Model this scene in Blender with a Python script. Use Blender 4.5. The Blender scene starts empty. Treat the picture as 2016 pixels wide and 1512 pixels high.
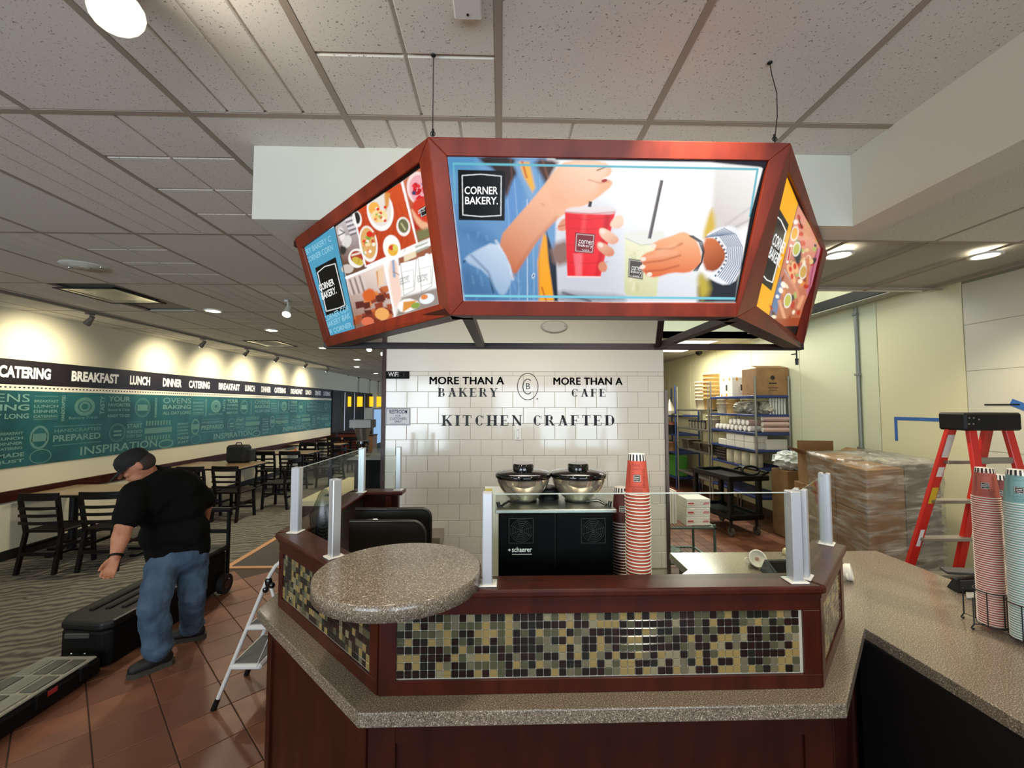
import bpy, math, random
import numpy as np
from math import sin, cos, radians, pi
from mathutils import Vector, Matrix
random.seed(7)
S = bpy.context.scene
COL = S.collection
# ---------------------------------------------------------------- camera
F = 843.0; HC = 1.83
PITCH = radians(2.92); YAW = radians(-1.56)
fw = np.array([-sin(YAW)*cos(PITCH), cos(YAW)*cos(PITCH), sin(PITCH)])
rt = np.array([cos(YAW), sin(YAW), 0.0]); up = np.cross(rt, fw)
CAMP = np.array([0, 0, HC])
def ray(px, py): return fw*F + rt*(px-1008) - up*(py-756)
def at(px, py, x=None, y=None, z=None):
    d = ray(px, py)
    t = (z-HC)/d[2] if z is not None else (y/d[1] if y is not None else x/d[0])
    return Vector([float(c) for c in CAMP + d*t])
def hit(px, py, p0, n):
    d = ray(px, py); t = np.dot(np.array(p0)-CAMP, np.array(n))/np.dot(d, np.array(n))
    return Vector([float(c) for c in CAMP + d*t])
cam = bpy.data.objects.new('camera', bpy.data.cameras.new('camera')); COL.objects.link(cam)
cam.data.sensor_width = 36; cam.data.lens = 36*F/2016; cam.data.clip_start = .05
M = Matrix((rt.tolist(), up.tolist(), (-fw).tolist())).transposed().to_4x4(); M.translation = Vector((0, 0, HC))
cam.matrix_world = M; S.camera = cam
# ---------------------------------------------------------------- view, world, lights
S.view_settings.view_transform = 'Standard'; S.view_settings.look = 'None'
S.view_settings.gamma = 1; S.view_settings.use_curve_mapping = False
EXPO = 0.78
S.view_settings.exposure = EXPO
w = bpy.data.worlds.new('world'); S.world = w; w.use_nodes = True
bg = w.node_tree.nodes['Background']; bg.inputs[0].default_value = (.62, .78, 1, 1); bg.inputs[1].default_value = 1.3
def light(kind, loc, power, color=(1, 1, 1), aim=None, size=.1, sy=None, angle=60, blend=.6, name='light'):
    l = bpy.data.lights.new(name, kind); l.energy = power; l.color = color
    o = bpy.data.objects.new(name, l); COL.objects.link(o); o.location = loc
    if kind == 'AREA':
        l.shape = 'RECTANGLE' if sy else 'DISK'; l.size = size
        if sy: l.size_y = sy
    else:
        l.shadow_soft_size = size
    if kind == 'SPOT': l.spot_size = radians(angle); l.spot_blend = blend
    if aim is not None:
        o.rotation_euler = (Vector(aim)-Vector(loc)).to_track_quat('-Z', 'Y').to_euler()
    return o
WARM = (1, .86, .66); DAY = (.80, .90, 1)
# daylight through the shopfront windows behind the camera
for o in [light('AREA', (-3.2, -3.85, 1.6), 66, DAY, (-3.2, 2, 5.0), 3.4, 2.2, name='daylight_window'),
          light('AREA', (1.6, -3.85, 1.6), 40, DAY, (1.6, 2, 5.0), 3.4, 2.2, name='daylight_window')]: o.data.spread = radians(125)
light('AREA', (.25, 2.75, 2.92), 15, (1, .94, .84), (.25, 3.3, 0), 1.4, .4, name='tile_wall_fill')  # unseen lamp added above the sign to brighten the tiled wall
# downlights: visible ones and the ones over and behind the camera
DOWN = [(-3.51, 5.28), (-3.51, 6.62), (-3.55, 8.64), (-3.6, 10.82), (-4.27, 12.8), (-4.45, 15.4), (2.6, 3.17), (3.74, 3.15)]
for i, (x, y) in enumerate(DOWN):
    p = 38 if i < 6 else 24
    light('SPOT', (x, y, 2.93), p*2.2, WARM, (x, y, 0), .07, angle=125, blend=.8, name='downlight_lamp')
for x, y, p in [(-.45, .75, 34), (1.1, .55, 22), (-2.2, .2, 45), (2.7, .9, 50), (-4.6, -.8, 40), (-4.9, 2.6, 45), (4.0, -1.5, 40)]:
    light('SPOT', (x, y, 2.93), p, WARM, (x, y, 0), .09, angle=140, blend=.8, name='downlight_lamp')
light('AREA', (3.1, 5.7, 3.85), 26, (1, .97, .84), (3.1, 5.7, 0), 1.6, 1.2, name='kitchen_fill')  # hidden fill added in the raised zone to brighten the kitchen
light('SPOT', (.60, 1.0, 2.94), 45, (1, .93, .82), (.62, 1.285, 2.62), .04, angle=62, blend=.9, name='spotlight_lamp')
# ---------------------------------------------------------------- helpers
def lin(c):
    if isinstance(c, str):
        c = c.lstrip('#'); c = [int(c[i:i+2], 16)/255 for i in (0, 2, 4)]
    return tuple(x/12.92 if x <= .04045 else ((x+.055)/1.055)**2.4 for x in c) + (1,)
MATS = {}
def mat(name, col, rough=.5, metal=0, var=None, vs=8, bump=0, bs=60, spec=.5, coat=0, em=0, stretch=None, detail=3, alpha=1):
    if name in MATS: return MATS[name]
    m = bpy.data.materials.new(name); MATS[name] = m; m.use_nodes = True
    nt = m.node_tree; b = nt.nodes['Principled BSDF']
    b.inputs['Base Color'].default_value = lin(col); b.inputs['Roughness'].default_value = rough
    b.inputs['Metallic'].default_value = metal; b.inputs['Specular IOR Level'].default_value = spec
    b.inputs['Coat Weight'].default_value = coat; b.inputs['Coat Roughness'].default_value = .08
    b.inputs['Alpha'].default_value = alpha
    if em:
        b.inputs['Emission Color'].default_value = lin(col); b.inputs['Emission Strength'].default_value = em
    tc = nt.nodes.new('ShaderNodeTexCoord'); src = tc.outputs['Object']
    if stretch:
        mp = nt.nodes.new('ShaderNodeMapping'); mp.inputs['Scale'].default_value = stretch
        nt.links.new(src, mp.inputs[0]); src = mp.outputs[0]
    if var:
        n = nt.nodes.new('ShaderNodeTexNoise'); n.inputs['Scale'].default_value = vs; n.inputs['Detail'].default_value = detail
        nt.links.new(src, n.inputs['Vector'])
        r = nt.nodes.new('ShaderNodeValToRGB'); nt.links.new(n.outputs[0], r.inputs[0])
        cols = var if isinstance(var, list) else [(.35, var), (.65, col)]
        while len(r.color_ramp.elements) < len(cols): r.color_ramp.elements.new(.5)
        for e, (p, c) in zip(r.color_ramp.elements, cols): e.position = p; e.color = lin(c)
        nt.links.new(r.outputs[0], b.inputs['Base Color'])
    if bump:
        n = nt.nodes.new('ShaderNodeTexNoise'); n.inputs['Scale'].default_value = bs; n.inputs['Detail'].default_value = 3
        nt.links.new(src, n.inputs['Vector'])
        bp = nt.nodes.new('ShaderNodeBump'); bp.inputs['Strength'].default_value = bump; bp.inputs['Distance'].default_value = .01
        nt.links.new(n.outputs[0], bp.inputs['Height']); nt.links.new(bp.outputs[0], b.inputs['Normal'])
    return m
def glass(name, tint=(.93, .97, .95), refl=.06, rough=.02):
    m = bpy.data.materials.new(name); MATS[name] = m; m.use_nodes = True; nt = m.node_tree
    nt.nodes.clear(); o = nt.nodes.new('ShaderNodeOutputMaterial')
    t = nt.nodes.new('ShaderNodeBsdfTransparent'); t.inputs[0].default_value = tint+(1,)
    g = nt.nodes.new('ShaderNodeBsdfGlossy'); g.inputs['Roughness'].default_value = rough
    lw = nt.nodes.new('ShaderNodeLayerWeight'); lw.inputs[0].default_value = .5
    pw = nt.nodes.new('ShaderNodeMath'); pw.operation = 'POWER'; pw.inputs[1].default_value = 5; nt.links.new(lw.outputs['Facing'], pw.inputs[0])
    mt = nt.nodes.new('ShaderNodeMath'); mt.operation = 'MULTIPLY_ADD'; mt.inputs[1].default_value = .5; mt.inputs[2].default_value = (.003 if refl < .1 else refl*.35)
    nt.links.new(pw.outputs[0], mt.inputs[0]); mx = nt.nodes.new('ShaderNodeMixShader'); nt.links.new(mt.outputs[0], mx.inputs[0])
    nt.links.new(t.outputs[0], mx.inputs[1]); nt.links.new(g.outputs[0], mx.inputs[2]); nt.links.new(mx.outputs[0], o.inputs[0])
    return m
class MB:
    def __init__(s): s.v = []; s.f = []; s.m = []; s.s = []
    def add(s, vs, fs, mi=0, sm=False, T=None):
        b = len(s.v)
        if T is not None: vs = [T @ Vector(v) for v in vs]
        s.v += [tuple(v) for v in vs]; s.f += [tuple(i+b for i in f) for f in fs]
        s.m += [mi]*len(fs); s.s += [sm]*len(fs); return s
    def box(s, x0, x1, y0, y1, z0, z1, mi=0, T=None):
        return s.hexa([(x0, y0, z0), (x1, y0, z0), (x1, y1, z0), (x0, y1, z0)], [(x0, y0, z1), (x1, y0, z1), (x1, y1, z1), (x0, y1, z1)], mi, T)
    def hexa(s, a, b, mi=0, T=None):
        return s.add(list(a)+list(b), [(3, 2, 1, 0), (4, 5, 6, 7), (0, 1, 5, 4), (1, 2, 6, 5), (2, 3, 7, 6), (3, 0, 4, 7)], mi, False, T)
    def cbox(s, x0, x1, y0, y1, z0, z1, c=.003, mi=0, T=None):   # box with bevelled edges
        vs = []; fs = []
        for sx, X in ((1, x0), (-1, x1)):
            for sy, Y in ((1, y0), (-1, y1)):
                for sz, Z in ((1, z0), (-1, z1)):
                    vs += [(X, Y+sy*c, Z+sz*c), (X+sx*c, Y, Z+sz*c), (X+sx*c, Y+sy*c, Z)]
        def i(a, b, d, k): return (a*4+b*2+d)*3+k
        fs += [(i(0,0,0,0), i(0,0,1,0), i(0,1,1,0), i(0,1,0,0)), (i(1,0,0,0), i(1,1,0,0), i(1,1,1,0), i(1,0,1,0)),
               (i(0,0,0,1), i(1,0,0,1), i(1,0,1,1), i(0,0,1,1)), (i(0,1,0,1), i(0,1,1,1), i(1,1,1,1), i(1,1,0,1)),
               (i(0,0,0,2), i(0,1,0,2), i(1,1,0,2), i(1,0,0,2)), (i(0,0,1,2), i(1,0,1,2), i(1,1,1,2), i(0,1,1,2))]
        for b in (0, 1):
            for d in (0, 1):
                q = (i(0,b,d,1), i(1,b,d,1), i(1,b,d,2), i(0,b,d,2)); fs.append(q if b == d else q[::-1])
                q = (i(b,0,d,0), i(b,0,d,2), i(b,1,d,2), i(b,1,d,0)); fs.append(q if b == d else q[::-1])
                q = (i(b,d,0,0), i(b,d,1,0), i(b,d,1,1), i(b,d,0,1)); fs.append(q[::-1] if b == d else q)
        for a in (0, 1):
            for b in (0, 1):
                for d in (0, 1):
                    t = (i(a,b,d,0), i(a,b,d,1), i(a,b,d,2)); fs.append(t if (a+b+d) % 2 == 0 else t[::-1])
        return s.add(vs, fs, mi, False, T)
    def cyl(s, p0, p1, r0, r1=None, n=14, mi=0, caps=True, sm=True, T=None):
        r1 = r0 if r1 is None else r1; p0 = Vector(p0); p1 = Vector(p1); d = (p1-p0).normalized()
        a = d.orthogonal().normalized(); b = d.cross(a)
        vs = [p0+(a*cos(2*pi*k/n)+b*sin(2*pi*k/n))*r0 for k in range(n)]+[p1+(a*cos(2*pi*k/n)+b*sin(2*pi*k/n))*r1 for k in range(n)]
        s.add(vs, [(k, (k+1) % n, n+(k+1) % n, n+k) for k in range(n)], mi, sm, T)
        if caps: s.add(vs, [tuple(range(n-1, -1, -1)), tuple(range(n, 2*n))], mi, False, T)
        return s
    def lathe(s, prof, n=24, c=(0, 0, 0), mi=0, sm=True, T=None, caps=True):
        vs = [(c[0]+r*cos(2*pi*k/n), c[1]+r*sin(2*pi*k/n), c[2]+z) for r, z in prof for k in range(n)]
        fs = [(j*n+k, j*n+(k+1) % n, (j+1)*n+(k+1) % n, (j+1)*n+k) for j in range(len(prof)-1) for k in range(n)]
        s.add(vs, fs, mi, sm, T)
        if caps:
            L = len(prof)-1; s.add(vs, [tuple(range(n-1, -1, -1)), tuple(L*n+k for k in range(n))], mi, False, T)
        return s
    def prism(s, poly, z0, z1, mi=0, T=None):
        n = len(poly); vs = [(x, y, z0) for x, y in poly]+[(x, y, z1) for x, y in poly]
        return s.add(vs, [tuple(range(n-1, -1, -1)), tuple(range(n, 2*n))]+[(k, (k+1) % n, n+(k+1) % n, n+k) for k in range(n)], mi, False, T)
    def tube(s, pts, r, n=8, mi=0, T=None, closed=False):
        pts = [Vector(p) for p in pts]; N = len(pts); rings = []
        a = None
        for i, p in enumerate(pts):
            q0 = pts[i-1] if (i or closed) else p; q1 = pts[(i+1) % N] if (i < N-1 or closed) else p
            d = (q1-q0).normalized()
            a = d.orthogonal().normalized() if a is None else (a-d*a.dot(d)).normalized()
            b = d.cross(a); rr = r[i] if isinstance(r, (list, tuple)) else r
            rings += [p+(a*cos(2*pi*k/n)+b*sin(2*pi*k/n))*rr for k in range(n)]
        fs = [(j*n+k, j*n+(k+1) % n, ((j+1) % N)*n+(k+1) % n, ((j+1) % N)*n+k) for j in range(N if closed else N-1) for k in range(n)]
        s.add(rings, fs, mi, True, T)
        if not closed: s.add(rings, [tuple(range(n-1, -1, -1)), tuple((N-1)*n+k for k in range(n))], mi, False, T)
        return s
    def ball(s, c, r, n=12, m=8, mi=0, T=None):
        rx, ry, rz = (r, r, r) if not isinstance(r, (tuple, list)) else r
        vs = [(c[0], c[1], c[2]-rz)]+[(c[0]+rx*sin(pi*j/m)*cos(2*pi*k/n), c[1]+ry*sin(pi*j/m)*sin(2*pi*k/n), c[2]-rz*cos(pi*j/m)) for j in range(1, m) for k in range(n)]+[(c[0], c[1], c[2]+rz)]
        fs = [(0, 1+(k+1) % n, 1+k) for k in range(n)]+[(1+j*n+k, 1+j*n+(k+1) % n, 1+(j+1)*n+(k+1) % n, 1+(j+1)*n+k) for j in range(m-2) for k in range(n)]
        L = len(vs)-1; fs += [(L, L-n+k, L-n+(k+1) % n) for k in range(n)]
        return s.add(vs, fs, mi, True, T)
    def rcone(s, p0, p1, r0, r1, n=12):
        return s.ball(p0, r0, n).ball(p1, r1, n).cyl(p0, p1, r0, r1, n)
    def mesh(s, name, mats):
        me = bpy.data.meshes.new(name); me.from_pydata(s.v, [], s.f)
        for m in (mats if isinstance(mats, (list, tuple)) else [mats]): me.materials.append(m)
        me.polygons.foreach_set('material_index', s.m); me.polygons.foreach_set('use_smooth', s.s); me.update()
        return me
    def build(s, name, mats, parent=None, bev=0, seg=2, W=False, kind=None):
        if W and parent is not None:
            L = wl(parent); s.v = [(a-L[0], b-L[1], c-L[2]) for a, b, c in s.v]
        o = bpy.data.objects.new(name, s.mesh(name, mats)); COL.objects.link(o)
        if parent is not None: o.parent = parent
        if bev:
            md = o.modifiers.new('bevel', 'BEVEL'); md.width = bev; md.segments = seg; md.limit_method = 'ANGLE'; md.angle_limit = radians(40)
        if kind: o['kind'] = kind
        return o
def wl(o):
    L = Vector((0, 0, 0))
    while o is not None: L = L+o.location; o = o.parent
    return L
def thing(name, label, cat, loc=(0, 0, 0), rz=0, group=None):
    o = bpy.data.objects.new(name, None); COL.objects.link(o); o.empty_display_size = .1
    o.location = loc; o.rotation_euler = (0, 0, rz); o['label'] = label; o['category'] = cat
    if group: o['group'] = group
    return o
def tag(o, label, cat, group=None, loc=None):
    o['label'] = label; o['category'] = cat
    if group: o['group'] = group
    if loc is not None: o.location = loc
    return o
def dup(root, loc, rz=None, label=None, group=None):
    def cp(o, par):
        c = o.copy(); COL.objects.link(c)
        if par is not None: c.parent = par
        for ch in kids.get(o.name, []): cp(ch, c)
        return c
    kids = {}
    def walk(o):
        kids[o.name] = list(o.children)
        for c in o.children: walk(c)
    walk(root); r = cp(root, None); r.location = loc
    if rz is not None: r.rotation_euler = (0, 0, rz)
    if label: r['label'] = label
    if group: r['group'] = group
    return r
def piece(name, me, parent, loc=(0, 0, 0), rot=None):
    o = bpy.data.objects.new(name, me); COL.objects.link(o); o.location = loc
    if rot is not None: o.rotation_euler = rot
    if parent is not None: o.parent = parent
    return o
def struct(name, mb, mats, W=False):
    o = mb.build(name, mats); o['kind'] = 'structure'; return o
# flat lettering
_tc = {}
def text_geo(txt, bold=0, sp=1.0):
    k = (txt, bold, sp)
    if k not in _tc:
        cu = bpy.data.curves.new('t', 'FONT'); cu.body = txt; cu.resolution_u = 3; cu.offset = bold; cu.space_character = sp
        ob = bpy.data.objects.new('t', cu); me = bpy.data.meshes.new_from_object(ob)
        v = [tuple(q.co) for q in me.vertices]; f = [tuple(p.vertices) for p in me.polygons]
        xs = [q[0] for q in v]; ys = [q[1] for q in v]
        _tc[k] = (v, f, min(xs), max(xs), min(ys), max(ys))
        bpy.data.objects.remove(ob); bpy.data.curves.remove(cu); bpy.data.meshes.remove(me)
    return _tc[k]
def put_text(mb, txt, o, ux, uy, w, h, bold=0, sp=1.0, mi=0, n=None, off=.0006):
    """text stretched to the w x h box whose lower left corner is o; ux, uy unit vectors"""
    v, f, x0, x1, y0, y1 = text_geo(txt, bold, sp)
    o = Vector(o); ux = Vector(ux); uy = Vector(uy); nn = ux.cross(uy)*off
    mb.add([o+nn+ux*((a-x0)/(x1-x0)*w)+uy*((b-y0)/(y1-y0)*h) for a, b, c in v], f, mi)
EX = Vector((1, 0, 0)); EY = Vector((0, 1, 0)); EZ = Vector((0, 0, 1))
# ---------------------------------------------------------------- materials
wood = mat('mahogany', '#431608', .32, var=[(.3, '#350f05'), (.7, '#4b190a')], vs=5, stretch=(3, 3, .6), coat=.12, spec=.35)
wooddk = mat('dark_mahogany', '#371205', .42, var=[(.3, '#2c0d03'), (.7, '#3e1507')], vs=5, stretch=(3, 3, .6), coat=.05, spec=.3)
granite = mat('speckled_worktop', '#85796a', .2, var=[(.30, '#3c362d'), (.42, '#756a5b'), (.60, '#85796a'), (.70, '#d8cdb8')], vs=260, detail=1.5, coat=.25)
grout = mat('grout', '#c6bfab', .8)
wtile = mat('glazed_tile', '#e2ddd0', .10, coat=.4, bump=.015, bs=9)
paint = mat('cream_paint', '#ddd8bd', .7, bump=.05, bs=300)
paintg = mat('pale_green_panel', '#d6d8b8', .45, bump=.03, bs=120)
plaster = mat('soffit_paint', '#d2d0c0', .75, bump=.05, bs=300)
alu = mat('aluminium', '#cfd2d6', .35, .55)
steel = mat('stainless_steel', '#b4b2ac', .32, 1)
black = mat('black_plastic', '#0b0b0b', .42, spec=.3)
blackg = mat('gloss_black', '#060606', .06, coat=.6)
blackm = mat('black_metal', '#111110', .45)
white = mat('white_plastic', '#e9e7df', .35)
card = mat('cardboard', '#8f6c44', .8, var=[(.3, '#83623c'), (.7, '#97734a')], vs=6)
clear = glass('clear_glass')
dkwood = mat('dark_chair_wood', '#0e0806', .5, spec=.2)
chrome = mat('chrome', '#e8e8e8', .08, 1)
ink = mat('black_ink', '#0a0a0a', .5)
whiteink = mat('white_ink', '#f2f2ee', .5)
def emis(name, col, st):
    m = mat(name, col, .5, em=st); m.node_tree.nodes['Principled BSDF'].inputs['Base Color'].default_value = (0, 0, 0, 1); return m
lampglow = emis('lamp_glow', '#fff4dc', 14)
# carpet: combed wavy pattern
carpet = mat('wavy_carpet', '#55534a', .95)
nt = carpet.node_tree; b = nt.nodes['Principled BSDF']
tc = nt.nodes.new('ShaderNodeTexCoord'); wv = nt.nodes.new('ShaderNodeTexWave'); mp = nt.nodes.new('ShaderNodeMapping')
mp.inputs['Rotation'].default_value = (0, 0, radians(65)); nt.links.new(tc.outputs['Object'], mp.inputs[0])
wv.inputs['Scale'].default_value = 3.2; wv.inputs['Distortion'].default_value = 9; wv.inputs['Detail'].default_value = 2.5; wv.inputs['Detail Scale'].default_value = 1.2
nt.links.new(mp.outputs[0], wv.inputs['Vector'])
cr = nt.nodes.new('ShaderNodeValToRGB'); cr.color_ramp.elements[0].color = lin('#3b3a34'); cr.color_ramp.elements[1].color = lin('#6c695c')
nt.links.new(wv.outputs[0], cr.inputs[0]); nt.links.new(cr.outputs[0], b.inputs['Base Color'])
bp = nt.nodes.new('ShaderNodeBump'); bp.inputs['Strength'].default_value = .5; bp.inputs['Distance'].default_value = .01
nt.links.new(wv.outputs[0], bp.inputs['Height']); nt.links.new(bp.outputs[0], b.inputs['Normal'])
# acoustic ceiling tile: pitted
ctile = mat('acoustic_tile', '#cfccc4', .9)
nt = ctile.node_tree; b = nt.nodes['Principled BSDF']; tc = nt.nodes.new('ShaderNodeTexCoord')
vo = nt.nodes.new('ShaderNodeTexNoise'); vo.inputs['Scale'].default_value = 150; vo.inputs['Detail'].default_value = 1
nt.links.new(tc.outputs['Object'], vo.inputs['Vector'])
cr = nt.nodes.new('ShaderNodeValToRGB'); cr.color_ramp.elements[0].position = .27; cr.color_ramp.elements[0].color = lin('#8a857a')
cr.color_ramp.elements[1].position = .33; cr.color_ramp.elements[1].color = lin('#d6d1c6')
nt.links.new(vo.outputs[0], cr.inputs[0]); nt.links.new(cr.outputs[0], b.inputs['Base Color'])
bp = nt.nodes.new('ShaderNodeBump'); bp.inputs['Strength'].default_value = .35; bp.inputs['Distance'].default_value = .01
nt.links.new(cr.outputs[0], bp.inputs['Height']); nt.links.new(bp.outputs[0], b.inputs['Normal'])
ctiles = mat('soft_ceiling_tile', '#cfccc4', .9, bump=.1, bs=90)
grid = mat('ceiling_grid', '#9c8f80', .6)
# ================================================================ SETTING
H = 3.0
XL, XR = -5.85, 4.45
# floor
floor = struct('floor', MB().box(XL-.1, XR+.1, -4, 22, -.1, -.006), mat('floor_base', '#3a2c22', .8))
MB().box(XL, -3.13, -4, 22, -.006, .004).build('carpet', carpet, floor)
MB().box(-3.06, -1.6, 5.06, 22, -.006, .003).build('entrance_mat', mat('ribbed_mat', '#4b4642', .9, var='#37332f', vs=30, stretch=(1, 12, 1)), floor)
MB().box(-3.13, -3.06, 5.0, 16, -.006, .006).box(-3.06, -1.6, 5.0, 5.06, -.006, .006).build('transition_strip', mat('tan_strip', '#b0835a', .5), floor)
tcols = ['#8a5a42', '#7c4f3a', '#94664b', '#855a45', '#6f4836', '#8f6044']
tmats = [mat('terracotta_%s' % k, c, .38, var=[(.3, c), (.7, '#6b4433')], vs=3.5, bump=.12, bs=14) for k, c in zip(('rust', 'brown', 'tan', 'rose', 'umber', 'clay'), tcols)]
P = .431/math.sqrt(2)
tms = [MB().cbox(-P/2+.003, P/2-.003, -P/2+.003, P/2-.003, -.012, 0, .002).mesh('floor_tile', m) for m in tmats]
restt = MB()
for i in range(-30, 40):
    for j in range(-40, 30):
        s_ = .265+.431*(i+.5); d_ = -4.005+.431*(j+.5)      # X+Y and X-Y of the tile centre
        x = (s_+d_)/2; y = (s_-d_)/2
        if x > 2.9 or x < -3.35 or y < -1 or y > 5.2: continue
        if y > 4.78+0*x and x < -1.6: continue
        if x > -1.15 and y > 1.3: continue
        if x < -1.0 and y > 1.4:
            piece('floor_tile', random.choice(tms), floor, (x, y, 0), (0, 0, pi/4))
        elif y < 2.2:
            restt.cbox(-P/2+.003, P/2-.003, -P/2+.003, P/2-.003, -.012, 0, .002, T=Matrix.Translation((x, y, 0)) @ Matrix.Rotation(pi/4, 4, 'Z'))
restt.build('outer_floor_tiles', tmats[1], floor, kind='stuff')
quarry = [mat('quarry_%s' % k, c, .5, bump=.1, bs=30) for k, c in (('dark', '#6a3d2b'), ('mid', '#7a4a34'), ('light', '#875540'))]
qm = [MB().cbox(.003, .149, .003, .149, -.012, .0, .002).mesh('quarry_tile', m) for m in quarry]
MB().box(1.6, XR, 4.3, 13, -.006, -.004).build('kitchen_floor', mat('quarry_floor', '#75452f', .5, var='#623726', vs=7), floor)
for i in range(13):
    for j in range(15):
        piece('quarry_tile', random.choice(qm), floor, (1.9+.152*i, 4.9+.152*j, 0))
# ceiling: 2x4 lay-in tiles with scored faces
ceil = struct('ceiling', MB().box(XL-.1, 1.75, -4, 22, H+.03, H+.1).box(1.75, XR+.1, -4, 4.2, H+.03, H+.1)
              .box(1.6, XR+.1, 7.17, 13, H, H+.1).box(1.6, XR+.1, 4.2, 7.17, 3.95, 4.05), mat('ceiling_void', '#a8a498', .9))
def ctm(kind, m):
    b = MB(); x0, x1, y0, y1 = .011, .607, .011, 1.207; z = 0.0
    nx, ny = {'plain': (1, 1), 'strip': (4, 1), 'square': (2, 4), 'half': (1, 2)}[kind]
    g = .006
    if nx*ny > 1: b.box(x0, x1, y0, y1, .006, .02)
    for i in range(nx):
        for j in range(ny):
            xa = x0+(x1-x0)*i/nx; xb = x0+(x1-x0)*(i+1)/nx; ya = y0+(y1-y0)*j/ny; yb = y0+(y1-y0)*(j+1)/ny
            b.cbox(xa+(g if i else 0), xb-(g if i < nx-1 else 0), ya+(g if j else 0), yb-(g if j < ny-1 else 0), -.004, .012, .003)
    return b.mesh('ceiling_tile', m)
near = {k: ctm(k, ctile) for k in ('plain', 'strip', 'square', 'half')}
far = {k: ctm(k, ctiles) for k in ('plain', 'strip', 'square', 'half')}
gx = [-.009+.618*k for k in range(-10, 8)]; rows = [1.69+1.22*j for j in range(-2, 16)]
VENT = [(-4.41, 4.28, -3.80, 4.93), (-4.60, 7.72, -3.98, 8.5)]
rest = MB(); gridmb = MB(); nct = 0
for i, x in enumerate(gx):
    for j, y in enumerate(rows):
        if x > 1.2 and y > 2.8: continue
        if x > XR-.3 or x+.3 < XL-.2: continue
        if x > -1.3 and y > 4.0: continue
        k = ['plain', 'strip', 'square'][(round((x+.009)/.618)+3+2*round((y-.47)/1.22)) % 3]
        if abs(x-.609) < .1 and abs(y-.47) < .1: k = 'plain'
        if x+.618 > 1.63: k = 'plain'
        if any(abs(x-(-4.335)) < .1 and y < v[3]-.1 and y+1.2 > v[1]+.1 for v in VENT): k = 'half'
        skip = (x < -4.2 and x > -4.5 and 4.0 < y < 4.5)
        if nct < 285 and y < 13 and not skip:
            piece('ceiling_tile', near[k] if (y < 2.6 and x > -2.6) else far[k], ceil, (x, y, H)); nct += 1
        elif not skip: rest.box(x+.011, x+.607, y+.011, y+1.207, H-.004, H+.02)
for x in gx:
    y1 = 22 if x < -1.2 else (4.2 if x > 1.6 else 4.1)
    gridmb.box(x-.012, x+.012, -.75, y1, H-.006, H+.004)
for y in rows:
    x1 = XR if y < 4.2 else -1.1
    gridmb.box(XL, x1, y-.012, y+.012, H-.0058, H+.004)
gridmb.build('ceiling_grid', grid, ceil)
if rest.v: rest.build('outer_ceiling_tiles', ctiles, ceil, kind='stuff')
# walls
wall_left = struct('wall_left', MB().box(XL-.12, XL, -4, 22, 0, H+.1), paint)
wall_far = struct('wall_far', MB().box(XL-.12, -1.09, 22, 22.12, 0, H+.1), mat('beige_paint', '#b39a78', .7))
wall_right = struct('wall_right', MB().box(XR, XR+.12, -4, 13, 0, 4.05).box(1.58, XR+.12, 12.9, 13, 0, 4.05), mat('panel_backing', '#8f8f78', .8))
pm = [mat('frp_panel_greenlit', '#d2d6b4', .4, bump=.06, bs=220), mat('frp_panel_creamlit', '#dcd6ae', .4, bump=.06, bs=220), mat('frp_panel_grey', '#cdcbb8', .4, bump=.06, bs=220)]  # green and cream paint a change of lighting along one wall
ys = [.3, 1.52, 2.74, 3.955, 4.895, 6.21, 7.43, 8.65, 9.87, 11.1, 12.3]
for a, b2 in zip(ys[:-1], ys[1:]):
    m = pm[2] if b2 < 4 else (pm[1] if (a > 6.3 or a < 4.5) else pm[0])
    MB().cbox(XR-.012, XR+.001, a+.004, b2-.004, .12, (3.0 if b2 < 4.3 else 3.9), .003).build('wall_panel', m, wall_right)
for z in (1.0, 1.42, 2.16, 2.6):
    MB().box(XR-.0135, XR-.011, .3, 3.95, z-.002, z+.002).build('panel_joint', mat('joint_grey', '#8d8a78', .8), wall_right)
wall_back = MB()
wall_back.box(XL, XR, -4.12, -4, 0, .5).box(XL, XR, -4.12, -4, 2.7, H+.1)
for x0, x1 in ((XL, -4.9), (-1.5, -.1), (3.3, XR)): wall_back.box(x0, x1, -4.12, -4, .5, 2.7)
for x in (-3.75, -2.65, 1.0, 2.2): wall_back.box(x-.04, x+.04, -4.12, -4, .5, 2.7)
wall_back = struct('wall_back', wall_back, paint)
# tile wall in the middle, a solid core behind it
wc = struct('wall_center', MB().box(-1.09, 1.584, 4.115, 12, 0, H+.05).box(-1.09, 1.584, 4.108, 4.13, 0, 2.159, 1), [plaster, grout])
MB().cbox(-1.09, 1.584, 4.10, 4.116, 2.16, 2.385, .003).build('smooth_panel', mat('gloss_white_panel', '#e6e2d6', .15, coat=.3), wc)
tw, th = .2015, .152
tmesh = {}
def wt(w_, h_):
    k = (round(w_, 3), round(h_, 3))
    if k not in tmesh: tmesh[k] = MB().cbox(.0012, w_-.0012, 0, .010, .0012, h_-.0012, .0022).mesh('wall_tile', wtile)
    return tmesh[k]
z = 1.965; zr = [(1.965+.152, .0415)]+[(1.965-.152*k+0.0, .152) for k in range(0, 12)]
for r, (z0, hh) in enumerate(zr):
    x = -1.09 - (tw/2 if r % 2 else 0)
    while x < 1.584-.01:
        a = max(x, -1.09); e = min(x+tw, 1.584)
        if e-a > .012: piece('wall_tile', wt(e-a, hh), wc, (a, 4.10+random.uniform(-.0006, .0006), z0), (random.uniform(-.004, .004), 0, random.uniform(-.004, .004)))
        x += tw
MB().box(-1.125, -1.088, 4.085, 4.2, 0, 2.62).build('corner_trim', wooddk, wc)
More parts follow.
